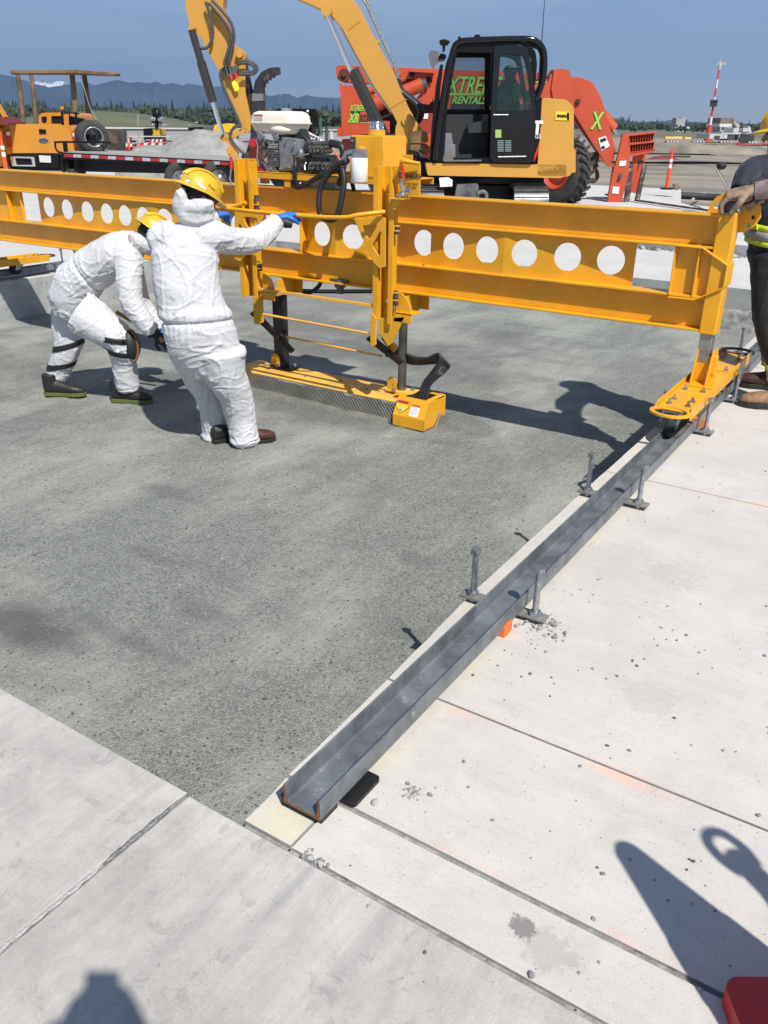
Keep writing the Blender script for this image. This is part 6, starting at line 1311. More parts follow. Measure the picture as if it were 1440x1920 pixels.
kp('deck_boards', mat('dusty_deck', (.30, .29, .265), .9), lambda mb: tquad(mb, 118, ed(118) - 1.6, ed(118) - 1.1, 440, ed(440) - 1.6, ed(440) - 1.1, .05, 2.55), 0, FB)
TW = mat('tape_white', (.45, .45, .45), .4); TRd = mat('tape_red', (.38, .02, .02), .4)
x = 120.; k = 0
while x < 428:
    wd = 14.5 if k % 2 else 17.5; x1 = min(x + wd, 430)
    kp('tape_white' if k % 2 else 'tape_red', TW if k % 2 else TRd, lambda mb: tquad(mb, x, ed(x) + 1.2, ed(x) + 7.2, x1, ed(x1) + 1.2, ed(x1) + 7.2, -.004, .012), 0, FB); x = x1 + .2; k += 1
kp('side_lamp', CHROME, lambda mb: [mb.cyl(tq(xx, ed(xx) + 4, -.02), tq(xx, ed(xx) + 4, .0), .03, n=8) for xx in (145, 177, 208, 308, 340, 375, 410)][0], 0, FB)
kp('front_rail', BLK, lambda mb: (mb.tube([tq(98, 267, .2), tq(115, 266, .2), tq(150, 267, .3), tq(196, 268, .5)], .022, n=8), dk_(mb) ), 0, FB) if False else None
mb = MB(); mb.tube([tq(97, 267, .2), tq(115, 266.5, .2), tq(150, 267, .3), tq(196, 268, .5)], .025, n=8); mb.tube([tq(98, 268, .2), tq(99, 278, .2), tq(104, 285, .2), tq(112, 287, .2)], .025, n=8, sub=3); mb.prism([tq(112, 268, .2), tq(118, 268, .2), tq(122, 300, .2), tq(116, 300, .2)], FW * .1); mb.tube([tq(116, 290, .1), tq(114, 310, .1), tq(120, 330, .1)], .05, n=8); mb.b2(tq(120, 300, .2), tq(130, 318, .4)); mb.build('front_rail', BLK, FB)
for cx in (338, 409):
    mb = MB(); c = tq(cx, 336, .05); mb.lathe(c, FW, [(.20, .02), (.24, .0), (.36, .0), (.40, .04), (.40, .2), (.36, .24), (.2, .24)], 30); w_ = mb.build('wheel', TYRE, FB)
    mb = MB(); mb.lathe(c, FW, [(.22, .0), (.215, .03), (.14, .05), (.07, .03), (.05, .0), (0, .0)], 20)
    for k in range(8): t = 2 * pi * k / 8; mb.box(c + (RT * cos(t) + VZ * sin(t)) * .14 + FW * .03, (.04, .04, .03))
    mb.build('rim', mat('rim_grey', (.25, .25, .26), .4, .6), w_)
# spare tyre standing on the trailer front
SP = thing('big_tyre', tq(168, 286, 1.), 'large black tyre on a silver rim standing on the front of the trailer deck', 'tyre')
c = PD(176, 257, 24.2); ax = (RT * -.50 + FW * .80).normalized(); mb = MB(); R = .41
mb.lathe(c - ax * .0, ax, [(R * .52, 0), (R * .66, -.03), (R * .92, -.01), (R, .06), (R, .40), (R * .92, .46), (R * .6, .46)], 40); TY = mb.build('tyre', TYRE, SP)
mb = MB(); mb.lathe(c, ax, [(R * .60, -.02), (R * .55, -.03), (R * .53, .0), (R * .50, .20), (R * .3, .24), (0, .25)], 36); mb.build('rim', mat('silver_rim', (.55, .55, .56), .3, .8), SP)
mb = MB(); mb.box(c + ax * .08 - RT * .05 - VZ * .06, (.16, .2, .22)); mb.cyl(c - RT * .1 - VZ * .1, c + RT * .25 - VZ * .12, .02, n=6); mb.build('rim_bracket', BLK, SP)
# things stacked behind the tyre
kpx = lambda name, m, pts, D, dep, label, cat: tag((lambda mb: (mb.prism([PD(x, y, D) for x, y in pts], FW * dep), mb.build(name, m, origin=PD(*pts[0], D), bevel=.01))[1])(MB()), label, cat)
kpx('steel_crate', mat('crate_brown', (.12, .085, .06), .7, var=.5, vs=3), rnd_poly([(201, 243), (219, 244), (220, 268), (202, 268)], 1), 26.5, 1.0, 'dull brown steel crate behind the big tyre on the trailer', 'crate')
kpx('equipment_box', mat('equip_dark', (.07, .06, .055), .7, var=.6, vs=4), rnd_poly([(200, 268), (217, 268), (217, 284), (199, 285)], 1), 26., 1.0, 'low dark box with fittings below the brown crate', 'box')
# gravel pile on the far apron behind the trailer
def pile(name, px_, D, m, label, cat, dep, kind=None):
    n1 = 60; n2 = 24; mb = MB(); vs = []
    xs = [px_[0][0] + (px_[-1][0] - px_[0][0]) * i / n1 for i in range(n1 + 1)]
    def yy(x):
        for (a, p), (b_, q) in zip(px_, px_[1:]):
            if a <= x <= b_: return p + (q - p) * (x - a) / (b_ - a)
    for x in xs:
        b_ = PD(x, 300, D); top = PD(x, yy(x), D).z
        for j in range(n2 + 1):
            v = j / n2 * 2 - 1; e = 1 - abs(v) ** 1.25; z = top * e + .035 * noise.noise(Vector((x * .2, v * 5, 1))) + .02 * noise.noise(Vector((x * .8, v * 14, 1)))
            vs.append(Vector((b_.x, b_.y, 0)) + FW * v * dep * (.25 + .75 * min(1, max(.0, top) / 1.2)) + VZ * max(-.1, z))
    mb.add(vs, [(i * (n2 + 1) + j, i * (n2 + 1) + j + 1, (i + 1) * (n2 + 1) + j + 1, (i + 1) * (n2 + 1) + j) for i in range(n1) for j in range(n2)], True)
    o = mb.build(name, m, origin=Vector((PD(px_[0][0], 300, D).x, PD(px_[0][0], 300, D).y, 0))); tag(o, label, cat)
pile('gravel_pile', [(225, 330), (238, 289), (258, 276), (285, 274), (310, 272), (335, 260), (358, 246), (372, 242), (390, 243), (410, 246), (436, 252), (460, 268), (480, 300), (495, 340)], 27.5, mat('pile_gravel', (.30, .295, .275), .95, var=.2, vs=3, bump=.8, bs=25), 'wide pile of pale grey gravel heaped up behind the trailer', 'gravel pile', 2.6)
# timber frame shelter
WD = mat('weathered_log', (.19, .115, .07), .85, var=.45, vs=1.5, bump=.4, bs=8); WDL = mat('weathered_board', (.23, .15, .085), .85, var=.35, vs=1.2)
SH = thing('timber_shelter', PZ(100, 262, -.2), 'rough timber shelter of four log posts carrying a flat plank roof, behind the pickup', 'shelter')
Dn, Df = 46., 50.
for (x0, y0), (x1, y1), D, r_ in (((33, 137), (42, 215), Df, .13), ((58, 138), (67, 222), Df + 2, .12), ((135, 138), (143, 246), Dn, .14), ((158, 140), (167, 232), Dn + 2.5, .14)):
    mb = MB(); a = PD(x0, y0, D); b_ = PD(x1, y1, D); b_ = a + (b_ - a) * ((a.z + .3) / (a.z - b_.z)); mb.tube([a, a.lerp(b_, .3) + RT * .03, a.lerp(b_, .7) - RT * .02, b_], [r_ * .9, r_, r_ * 1.02, r_ * 1.1], n=12); mb.build('log_post', WD, SH)
mb = MB(); A, B_, C_, D_ = PD(20, 132, Df + 1), PD(137, 129.5, Df + 4), PD(224, 137, Dn + 4), PD(137, 131, Dn - 1.5)
A2 = PD(20, 134, Dn + 2); mb.prism([PD(20, 131.5, Dn), PD(138, 130, Dn - 1), PD(224, 137, Dn + 4), PD(120, 134, Df + 4)], -VZ * .16); mb.build('plank_roof', WDL, SH, bevel=.02)
mb = MB(); mb.cyl(PD(22, 136, Dn + .5), PD(137, 136.5, Dn - .5), .10, n=10); mb.cyl(PD(137, 136.5, Dn - .5), PD(223, 139.5, Dn + 4), .09, n=10)
for k in range(10): a = PD(22, 133.5, Dn + .2).lerp(PD(137, 133.5, Dn - .8), k / 10); 
mb.build('roof_beam', WDL, SH)
mb = MB(); mb.tube([PD(150, 140, Dn), PD(168, 200, Dn), PD(181, 225, Dn)], .012, n=5); mb.build('rope', BW, SH)
# light tower / compressor, yellow
LTW = thing('light_tower', PD(289, 262, 62), 'yellow and black wheeled lighting tower with folded lamp heads, beyond the gravel pile', 'light tower')
def lt(name, m, fn, bevel=.02): mb = MB(); fn(mb); return mb.build(name, m, LTW, bevel=bevel)
def dl(mb, pts, d0=0., d1=1., D=62): return mb.prism([PD(x, y, D) + FW * d0 for x, y in pts], FW * (d1 - d0))
lt('cabinet', mat('tower_yellow', (.60, .36, .03), .5), lambda mb: dl(mb, rnd_poly([(283, 241), (301, 241), (303, 254), (286, 255)], 1.5), 0, 1.4)); lt('engine_end', BLK, lambda mb: (dl(mb, rnd_poly([(270, 241), (285, 240), (286, 260), (271, 262)], 1.5), -.2, 1.5), dl(mb, [(285, 254), (303, 254), (303, 261), (285, 261)], 0, 1.2)))
lt('lamp_mast', BLK, lambda mb: (mb.cyl(PD(294, 241, 62), PD(294, 205, 62), .12, n=8), mb.cyl(PD(284, 229, 62), PD(303, 229, 62), .05, n=6), mb.ell(PD(294, 217, 62), (.35, .3, .5), 8)), 0)
lt('lamp_head', CHROME, lambda mb: [mb.ell(PD(x, y, 61.7), (.2, .12, .14), 10) for x, y in ((283, 222), (302, 222), (284, 234), (304, 235), (288, 223), (299, 224))][0], 0)
# white and red water barriers near the tower
WRB = mat('barrier_red', (.38, .02, .02), .5)
for i, (x0, y0, x1, y1, lab) in enumerate(((222, 270, 251, 275, 'red and white plastic barrier lying left of the gravel pile'), (262, 268, 311, 272, 'long red and white plastic barrier in front of the light tower'), (280, 261, 307, 266.5, 'red and white slatted barrier right below the light tower'), (222, 276, 243, 284, 'dark red plastic barrier block nearest the trailer'))):
    th = thing('plastic_barrier', PD((x0 + x1) / 2, y1, 48), lab, 'barrier', 'red and white plastic barriers'); n_ = 7 if i < 3 else 1
    for k in range(n_):
        a = x0 + (x1 - x0) * k / n_; b_ = x0 + (x1 - x0) * (k + 1) / n_; mb = MB(); mb.prism([PD(a, y1, 48), PD(b_ - .1, y1, 48), PD(b_ - .1 + 1.2, y0, 48), PD(a + 1.2, y0, 48)], FW * .5); mb.build('barrier_segment', WRB if (k % 2 == 0 or i == 3) else MW, th)
for i, (x0, y0, x1, y1, m_, lab) in enumerate(((223, 258, 243, 268, BG, 'pale grey block lying behind the left delineator tubes'), (255, 261, 270, 268, BG, 'small grey block between the delineator tubes and the light tower'), (222, 255, 320, 257, BW, 'long white strip barrier on the apron edge behind the gravel pile'))):
    kpx('concrete_block', m_, [(x0, y1), (x1, y1), (x1, y0), (x0, y0)], 56, .5, lab, 'block')
kpx('dark_container', BLK, [(352, 239), (381, 238), (381, 246), (353, 245)], 60, 1.5, 'dark low box showing behind the top of the gravel pile', 'box'); kpx('steel_bin', mat('bin_grey', (.08, .10, .13), .6), [(381, 238), (399, 236), (400, 247), (381, 247)], 60, 1.5, 'grey blue steel bin beside the dark box behind the pile', 'bin')
# yellow machine hood behind the stick
YM = thing('compressor', PD(420, 262, 40), 'yellow rounded engine hood of a machine parked behind the stick of the excavator', 'machine')
mb = MB(); mb.prism([PD(x, y, 40) for x, y in rnd_poly([(400, 244), (402, 234), (430, 231), (436, 238), (440, 250), (401, 247)], 3)], FW * 1.2); mb.build('hood', mat('hood_yellow', (.72, .46, .02), .4), YM, bevel=.08)
mb = MB(); mb.prism([PD(x, y, 40) for x, y in ((401, 247), (440, 250), (440, 262), (401, 262))], FW * 1.1); mb.build('chassis', BLK, YM)
# skid steer with white boom lettered RENTAL
SK = thing('skid_steer', PD(560, 320, 19), 'black-caged skid steer with a white arm lettered RENTAL behind the small engine', 'loader')
def sk(name, m, pts, d0, d1, bevel=.02, par=None, holes=()): mb = MB(); mb.prism([PD(x, y, 19) + FW * d0 for x, y in pts], FW * (d1 - d0), [[PD(x, y, 19) + FW * d0 for x, y in h] for h in holes]); return mb.build(name, m, par or SK, bevel=bevel)
sk('cab_roof', BLK, rnd_poly([(517, 206), (522, 203), (590, 204), (596, 210), (594, 214), (517, 211)], 2), .0, 1.4); sk('cab_frame', BLK, rnd_poly([(520, 208), (594, 209), (598, 250), (590, 262), (520, 258)], 2), .2, .3, holes=(rnd_poly([(583, 214), (592, 214), (595, 250), (584, 256)], 2),)); sk('cab_glass', mat('greenish_glass', (.08, .16, .13), .1, alpha=.7), rnd_poly([(560, 211), (594, 212), (599, 254), (575, 262)], 2), 1.1, 1.12, 0)
sk('rear_grille', BLK, [(545, 213), (582, 214), (583, 240), (546, 240)], .12, .2, .005)
for k in range(5): sk('grille_slat', mat('slat_grey', (.05, .05, .052), .4), [(557, 218 + k * 4.3), (580, 218.5 + k * 4.3), (580, 220.5 + k * 4.3), (557, 220 + k * 4.3)], .09, .12, .002)
LA = sk('lift_arm', WHITE, rnd_poly([(566, 240), (572, 243), (616, 267), (612, 269), (580, 268), (570, 260)], 2), -.15, .0, .01)
text('RENTAL', .12, PD(584, 258, 19) - FW * .16, (RT - VZ * .28).normalized(), VZ, SB, LA, ext=.002, shear=.1, bold=.003)
sk('arm_stripe', SR, [(573, 247), (597, 259), (596, 260.5), (573, 249)], -.155, -.15, 0, LA); sk('roof_sticker', WHITE, [(575, 206), (579, 206), (579, 210), (575, 210)], -.01, .0, 0)
sk('body', BLK, rnd_poly([(520, 258), (600, 262), (606, 320), (520, 325)], 4), .1, 1.3)
for xx in (535, 590): mb = MB(); c = PD(xx, 322, 19) - FW * .1; mb.lathe(c, FW, [(.15, .02), (.3, .0), (.36, .05), (.36, .22), (.3, .26)], 24); mb.build('wheel', TYRE, SK)
kpx('paint_pail', mat('pail_red', (.5, .05, .04), .5), rnd_poly([(697, 310), (702, 310), (703, 318), (697, 318)], 1), 12.2, .1, 'small dark red lid behind the oil filter', 'lid') if False else None
# posts behind
for x, y0, y1, w_, m_, lab in ((612.5, 239, 258, .07, STEEL, 'thin grey steel post left of the white post behind the machine'), (621, 247, 262, .10, BW, 'short white post in front of the orange loader')):
    th = PD(x, y1, 40); mb = MB(); mb.cyl(PD(x, y1 + 14, 40), PD(x, y0, 40), w_, n=10); mb.cyl(PD(x, y0, 40), PD(x, y0 - .6, 40), w_ * .8, n=10); tag(mb.build('marker_post', m_, origin=th), lab, 'post')

# ================================================================ DELINEATORS AND CONE
DO = mat('delineator_orange', (.85, .10, .02), .45); DW = mat('reflective_white', (.75, .75, .78), .35)
def delineator(loc, h, label, tilt=0.):
    t = thing('delineator_tube', loc, label, 'delineator', 'orange delineator tubes'); s = h / 1.1; L_ = Vector(loc)
    mb = MB(); mb.prism([L_ + Vector((.19 * s * cos(a), .19 * s * sin(a), .0)) for a in [pi / 8 + k * pi / 4 for k in range(8)]], VZ * .04 * s); mb.build('rubber_base', BLK, t, bevel=.006)
    prof = [(.055, .04), (.052, .08), (.048, .50), (.045, .80), (.034, .86), (.030, .98)]
    mb = MB(); mb.lathe(L_, VZ, [(r_ * s, z * s) for r_, z in prof], 20); b_ = mb.build('tube', DO, t)
    mb = MB()     # loop handle on top
    pts = [L_ + Vector((.022 * s * x, 0, z * s)) for x, z in ((-1.3, .95), (-1.7, 1.01), (-1.3, 1.075), (0, 1.10), (1.3, 1.075), (1.7, 1.01), (1.3, .95))]; mb.tube(pts, .014 * s, n=8, sub=4); mb.cyl(L_ + VZ * .96 * s, L_ + VZ * .985 * s, .034 * s, n=12); mb.build('loop_handle', DO, b_)
    for z0, z1 in ((.56, .66), (.72, .80)):
        mb = MB(); mb.cyl(L_ + VZ * z0 * s, L_ + VZ * z1 * s, (.0485) * s, (.047) * s, n=20, cap=False); mb.build('reflective_band', DW, b_)
    t.rotation_euler.y = tilt
    return t
def dl_at(x, y1, y0, D, label):
    b_ = PD(x, y1, D); t_ = PD(x, y0, D); return delineator(b_, t_.z - b_.z, label)
dl_at(1250, 355, 276, 23.6, 'orange and white delineator tube on the slab corner right of the forks')
dl_at(1143, 366, 306, 22.5, 'orange delineator tube partly hidden behind the orange fork carriage')
dl_at(15, 340, 248, 15.5, 'orange and white delineator tube in front of the pickup at the left edge')
dl_at(243, 283, 252, 46, 'left of the two small delineator tubes beyond the trailer'); dl_at(264, 283, 251.5, 47, 'right of the two small delineator tubes beyond the trailer')
dl_at(607, 268, 254, 46, 'small distant delineator tube left of the thin grey post')
dq = delineator((-.15 + .687 * 1.1, 1.79 - .43 * 1.1, 0), 1.1, 'delineator tube off the right edge whose loop handle throws a shadow'); dq.rotation_euler.z = radians(58)
CN = thing('traffic_cone', (-.315 + .687 * .91, 1.617 - .43 * .91, 0), 'tall traffic cone just outside the frame that throws the long pointed shadow', 'traffic cone')
L_ = ORIGIN[CN.name]; mb = MB(); mb.lathe(L_, VZ, [(.18, .03), (.175, .05), (.034, .89), (.026, .908), (0, .912)], 28); mb.build('cone_body', DO, CN); mb = MB(); mb.prism([L_ + Vector((x, y, 0)) for x, y in ((-.19, -.19), (.19, -.19), (.19, .19), (-.19, .19))], VZ * .03); mb.build('cone_base', BLK, CN, bevel=.01)
mb = MB(); mb.cyl(L_ + VZ * .42, L_ + VZ * .56, .116, .093, n=28, cap=False); mb.build('reflective_band', DW, CN)
mb = MB(); a = PZ(1352, 1830, .05); P = rpoly(0, .34, -.20, 0, .035, 0, 6); dx = RT * 1.0; dy = FW
mb.prism([Vector((a.x, a.y, .0005)) + dx * p.x + dy * p.y for p in P], VZ * .05); tag(mb.build('plastic_block', mat('shaded_red', (.55, .03, .03), .5, bump=.05), origin=(a.x, a.y, 0), bevel=.008), 'red plastic block with rounded corners lying in the cone shadow at the bottom right', 'block')
kpx('rubble_stone', mat('reddish_stone', (.30, .17, .13), .9, var=.3, vs=8), rnd_poly([(1265, 353), (1264, 346), (1269, 344), (1274, 349), (1275, 355), (1268, 357)], 1), 23.2, .15, 'small reddish stone on the slab corner beside the delineator tube', 'stone')
# ================================================================ PEOPLE
def crinkle_mat(name, col, col2, sc=1., st=.8, stains=()):
    m = bpy.data.materials.new(name); m.use_nodes = True; t = m.node_tree; N = t.nodes; L = t.links; b = N['Principled BSDF']
    b.inputs['Roughness'].default_value = .75
    try: b.inputs['Sheen Weight'].default_value = .1
    except Exception: pass
    tc = N.new('ShaderNodeTexCoord')
    n1 = N.new('ShaderNodeTexNoise'); n1.inputs['Scale'].default_value = 14 * sc; n1.inputs['Detail'].default_value = 6; n1.inputs['Distortion'].default_value = 1.2; L.new(tc.outputs['Object'], n1.inputs['Vector'])
    v = N.new('ShaderNodeTexVoronoi'); v.feature = 'DISTANCE_TO_EDGE'; v.inputs['Scale'].default_value = 22 * sc; L.new(n1.outputs['Color'], v.inputs['Vector'])
    mx = N.new('ShaderNodeMixRGB'); mx.blend_type = 'ADD'; mx.inputs[0].default_value = .25; L.new(tc.outputs['Object'], mx.inputs[1]); L.new(n1.outputs['Color'], mx.inputs[2]); L.new(mx.outputs[0], v.inputs['Vector'])
    bp = N.new('ShaderNodeBump'); bp.inputs['Strength'].default_value = st; bp.inputs['Distance'].default_value = .006; L.new(v.outputs['Distance'], bp.inputs['Height'])
    b2 = N.new('ShaderNodeBump'); b2.inputs['Strength'].default_value = .5 * st; b2.inputs['Distance'].default_value = .012; L.new(n1.outputs[0], b2.inputs['Height']); L.new(bp.outputs[0], b2.inputs['Normal']); L.new(b2.outputs[0], b.inputs['Normal'])
    n2 = N.new('ShaderNodeTexNoise'); n2.inputs['Scale'].default_value = 3.5; n2.inputs['Detail'].default_value = 9; n2.inputs['Roughness'].default_value = .7; L.new(tc.outputs['Object'], n2.inputs['Vector'])
    r = N.new('ShaderNodeValToRGB'); r.color_ramp.elements[0].position = .32; r.color_ramp.elements[1].position = .52; r.color_ramp.elements[0].color = (*col2, 1); r.color_ramp.elements[1].color = (*col, 1); L.new(n2.outputs[0], r.inputs[0]); cc = r.outputs[0]
    for pt_, rd, cl in stains:
        vm = N.new('ShaderNodeVectorMath'); vm.operation = 'DISTANCE'; L.new(tc.outputs['Object'], vm.inputs[0]); vm.inputs[1].default_value = pt_
        ad = N.new('ShaderNodeMath'); ad.operation = 'MULTIPLY_ADD'; n3 = N.new('ShaderNodeTexNoise'); n3.inputs['Scale'].default_value = 40; n3.inputs['Detail'].default_value = 6; L.new(tc.outputs['Object'], n3.inputs['Vector']); L.new(n3.outputs[0], ad.inputs[0]); ad.inputs[1].default_value = rd * 3; L.new(vm.outputs['Value'], ad.inputs[2])
        mr = N.new('ShaderNodeMapRange'); mr.inputs[1].default_value = rd * 2.1; mr.inputs[2].default_value = rd * 2.6; mr.inputs[3].default_value = .75; mr.inputs[4].default_value = 0.; L.new(ad.outputs[0], mr.inputs[0])
        mx2 = N.new('ShaderNodeMix'); mx2.data_type = 'RGBA'; L.new(mr.outputs[0], mx2.inputs[0]); L.new(cc, mx2.inputs[6]); mx2.inputs[7].default_value = (*cl, 1); cc = mx2.outputs[2]
    L.new(cc, b.inputs['Base Color'])
    return m
SUIT = crinkle_mat('white_coverall', (.60, .60, .615), (.53, .525, .51), 1., .45)
NAVY = crinkle_mat('navy_cloth', (.009, .012, .026), (.006, .007, .014), .8, .5); DARKP = crinkle_mat('dark_trousers', (.006, .0065, .009), (.004, .004, .005), .8, .5)
BLUEG = mat('blue_glove', (.02, .16, .52), .5, bump=.3, bs=90); BLKG = mat('black_glove', (.015, .015, .017), .55); SKIN = mat('skin', (.42, .22, .14), .5)
HELM = mat('helmet_yellow', (.68, .41, .02), .42, coat=.25, var=.05, vs=8, wear=((.40, .36, .22), 22., .66)); HAIR = mat('dark_hair', (.02, .014, .01), .7)
BOOTB = mat('boot_black', (.018, .018, .017), .5, bump=.2, bs=60); BOOTG = mat('boot_green_sole', (.10, .125, .03), .6); BOOTR = mat('boot_brown', (.075, .028, .02), .45, var=.3, vs=20); BOOTT = mat('boot_tan', (.28, .16, .085), .7, var=.4, vs=18)
LEATHER = mat('leather_glove', (.34, .235, .14), .8, var=.5, vs=16, bump=.6, bs=60, col2=(.15, .10, .10))
def limb(mb, pts, rs, n=16, ell=1., upv=None): mb.tube(pts, rs, n=n, sub=5, ell=ell, upv=upv)
def ellring(c, ax, side, a, b_, n=24):
    ax = Vector(ax).normalized(); side = (Vector(side) - ax * Vector(side).dot(ax)).normalized(); o = ax.cross(side)
    return [Vector(c) + side * a * cos(2 * pi * i / n) + o * b_ * sin(2 * pi * i / n) for i in range(n)]
def fuse(mb, name, m, parent, voxel=.011, smooth=3, folds=(), amp=.006, cloth=0.):
    """voxel-fuses overlapping lofts into ONE continuous skin, relaxes it and adds cloth folds"""
    o0 = ORIGIN[parent.name]; me = bpy.data.meshes.new(name); me.from_pydata([v - o0 for v in mb.v], [], mb.f)
    bm = bmesh.new(); bm.from_mesh(me); bmesh.ops.remove_doubles(bm, verts=bm.verts, dist=1e-5); bmesh.ops.recalc_face_normals(bm, faces=bm.faces); bm.to_mesh(me); bm.free()
    t = bpy.data.objects.new('tmp', me); COL.objects.link(t); r = t.modifiers.new('r', 'REMESH'); r.mode = 'VOXEL'; r.voxel_size = voxel; r.use_smooth_shade = True
    me2 = bpy.data.meshes.new_from_object(t.evaluated_get(bpy.context.evaluated_depsgraph_get())); bpy.data.objects.remove(t)
    bm = bmesh.new(); bm.from_mesh(me2)
    for _ in range(smooth): bmesh.ops.smooth_vert(bm, verts=bm.verts, factor=.5, use_axis_x=True, use_axis_y=True, use_axis_z=True)
    bm.normal_update(); mv = []
    for v in bm.verts:
        p = v.co + o0; d = 0.
        for f in folds: d += f(p, v.normal)
        d += amp * .6 * noise.noise(p * 22)
        if cloth:
            wq = Vector((noise.noise(p * 3.1), noise.noise(p * 3.1 + Vector((9, 0, 0))), noise.noise(p * 3.1 + Vector((0, 9, 0)))))
            for (sx_, sz_, am_, wd_) in ((8.5, 2.3, 1., .09), (4.0, 12., .8, .085), (14., 24., .32, .14)):
                q = Vector((p.x * sx_, p.y * sx_, p.z * sz_)) + wq * 1.1; nn_ = noise.noise(q); d += cloth * am_ * (math.exp(-(nn_ / wd_) ** 2) - .3) * (.5 + .8 * abs(noise.noise(p * 4.3 + Vector((5, 5, 5)))))
        mv.append(v.normal * d)
    for v, d in zip(bm.verts, mv): v.co += d
    for f in bm.faces: f.smooth = True
    bm.to_mesh(me2); bm.free(); me2.name = name; me2.materials.clear(); me2.materials.append(m)
    for p in me2.polygons: p.use_smooth = True; p.material_index = 0
    ob = bpy.data.objects.new(name, me2); COL.objects.link(ob); ob.parent = parent; ORIGIN[ob.name] = o0; return ob
def ring_folds(c, ax, rad, depth, wl=.022, width=.10):        # gathered folds running across a limb near a joint
    c = Vector(c); ax = Vector(ax).normalized()
    def f(p, n):
        d = p - c; h = d.dot(ax); r = (d - ax * h).length
        if abs(h) > width or r > rad: return 0.
        ph = h / wl + 2.6 * noise.noise(p * 6) + .8 * noise.noise(p * 15)
        k = (1 - abs(h) / width); return depth * .75 * (abs(sin(ph * pi)) - .6) * k * (.35 + .9 * max(0, noise.noise(p * 11 + Vector((3, 1, 2))) + .35))
    return f
def long_folds(c, ax, rad, depth, cnt=26, width=.16, sgn=0):   # gathers running along the body from a cinched seam
    c = Vector(c); ax = Vector(ax).normalized(); u = ax.orthogonal().normalized(); w_ = ax.cross(u)
    def f(p, n):
        d = p - c; h = d.dot(ax); q = d - ax * h
        if abs(h) > width or q.length > rad or (sgn and h * sgn < -.01): return 0.
        a = atan2(q.dot(w_), q.dot(u)) + .25 * noise.noise(p * 6)
        k = max(0, 1 - abs(h) / width) * min(1, abs(h) / .012); return depth * .62 * sin(a * cnt + 5 * noise.noise(p * 5)) * k * (.5 + .9 * noise.noise(p * 8))
    return f
def hand(name, wrist, fdir, palm_n, m, parent, curl=1.1, s=1., spread=.10, side=1, cuff=None):
    """palm + four unequal jointed fingers + thumb from the side of the palm, voxel-fused"""
    F_ = Vector(fdir).normalized(); Nn = Vector(palm_n); Nn = (Nn - F_ * Nn.dot(F_)).normalized(); S = F_.cross(Nn) * side; w0 = Vector(wrist); mb = MB()
    mb.loft([ellring(w0 + F_ * t * s, F_, S, a * s, b_ * s, 14) for t, a, b_ in ((-.03, .028, .022), (0, .028, .021), (.03, .038, .020), (.07, .044, .019), (.098, .042, .016))])
    for k, (off, ln, r_) in enumerate(((-.031, .072, .0105), (-.010, .080, .011), (.011, .075, .0105), (.030, .060, .0095))):
        p = w0 + F_ * .088 * s + S * off * s; d = (F_ + S * off * spread * 10).normalized(); pts = [p - d * .012 * s, p]; a = 0.
        for j, fr in enumerate((.42, .33, .25)):
            a += curl * (.75 + .12 * k) * (.8, 1., .7)[j]; dd = d * cos(a) + Nn * sin(a); p = p + dd * ln * fr * s; pts.append(p)
        mb.tube(pts, [r_ * s * q for q in (1.05, 1.08, 1., .95, .8)], n=8, sub=2)
    th = w0 + F_ * .03 * s - S * .032 * s; d1 = (F_ * .55 - S * .65 + Nn * .4).normalized(); d2 = (F_ * .8 - S * .1 + Nn * .75).normalized()
    mb.tube([th + S * .015 * s, th + d1 * .035 * s, th + d1 * .035 * s + d2 * .032 * s, th + d1 * .035 * s + d2 * .056 * s], [.015 * s, .0135 * s, .012 * s, .0095 * s], n=8, sub=2)
    return fuse(mb, name, m, parent, voxel=.0042 * s, smooth=2, amp=.0006)
def boot(name, heel, fdir, parent, m, sole, s=1., h=.16):
    F_ = Vector((fdir[0], fdir[1], 0)).normalized(); S = VZ.cross(F_); o = Vector(heel); mb = MB()
    def rg(t, a, z0, z1): c = o + F_ * t * s; return [c + S * a * cos(x) * s + VZ * ((z0 + z1) / 2 + (z1 - z0) / 2 * sin(x)) * s for x in [2 * pi * i / 18 for i in range(18)]]
    mb.loft([rg(-.035, .018, .02, .07), rg(-.025, .034, .012, .12), rg(.02, .038, .012, .13), rg(.07, .040, .012, .115), (rg(.13, .046, .012, .095)), rg(.18, .050, .012, .085), rg(.22, .045, .012, .075), rg(.252, .028, .014, .058), rg(.262, .012, .02, .045)])
    mb.loft([ellring(o + F_ * .012 * s + VZ * z * s, VZ, F_, a * s, b_ * s, 18) for z, a, b_ in ((.05, .055, .038), (.11, .055, .042), (h, .052, .046))])
    b_ = fuse(mb, name, m, parent, voxel=.006, smooth=2, amp=.0012)
    mb = MB(); P = []
    for t, a in ((-.038, .012), (-.03, .034), (.03, .038), (.10, .036), (.17, .052), (.22, .048), (.255, .028)): P.append((t, a))
    ol = [o + F_ * t * s + S * a * s for t, a in P] + [o + F_ * .268 * s] + [o + F_ * t * s - S * a * s for t, a in reversed(P)]
    mb.prism([p + VZ * .001 for p in ol], VZ * .026 * s); mb.build('sole', sole, b_, bevel=.003); return b_
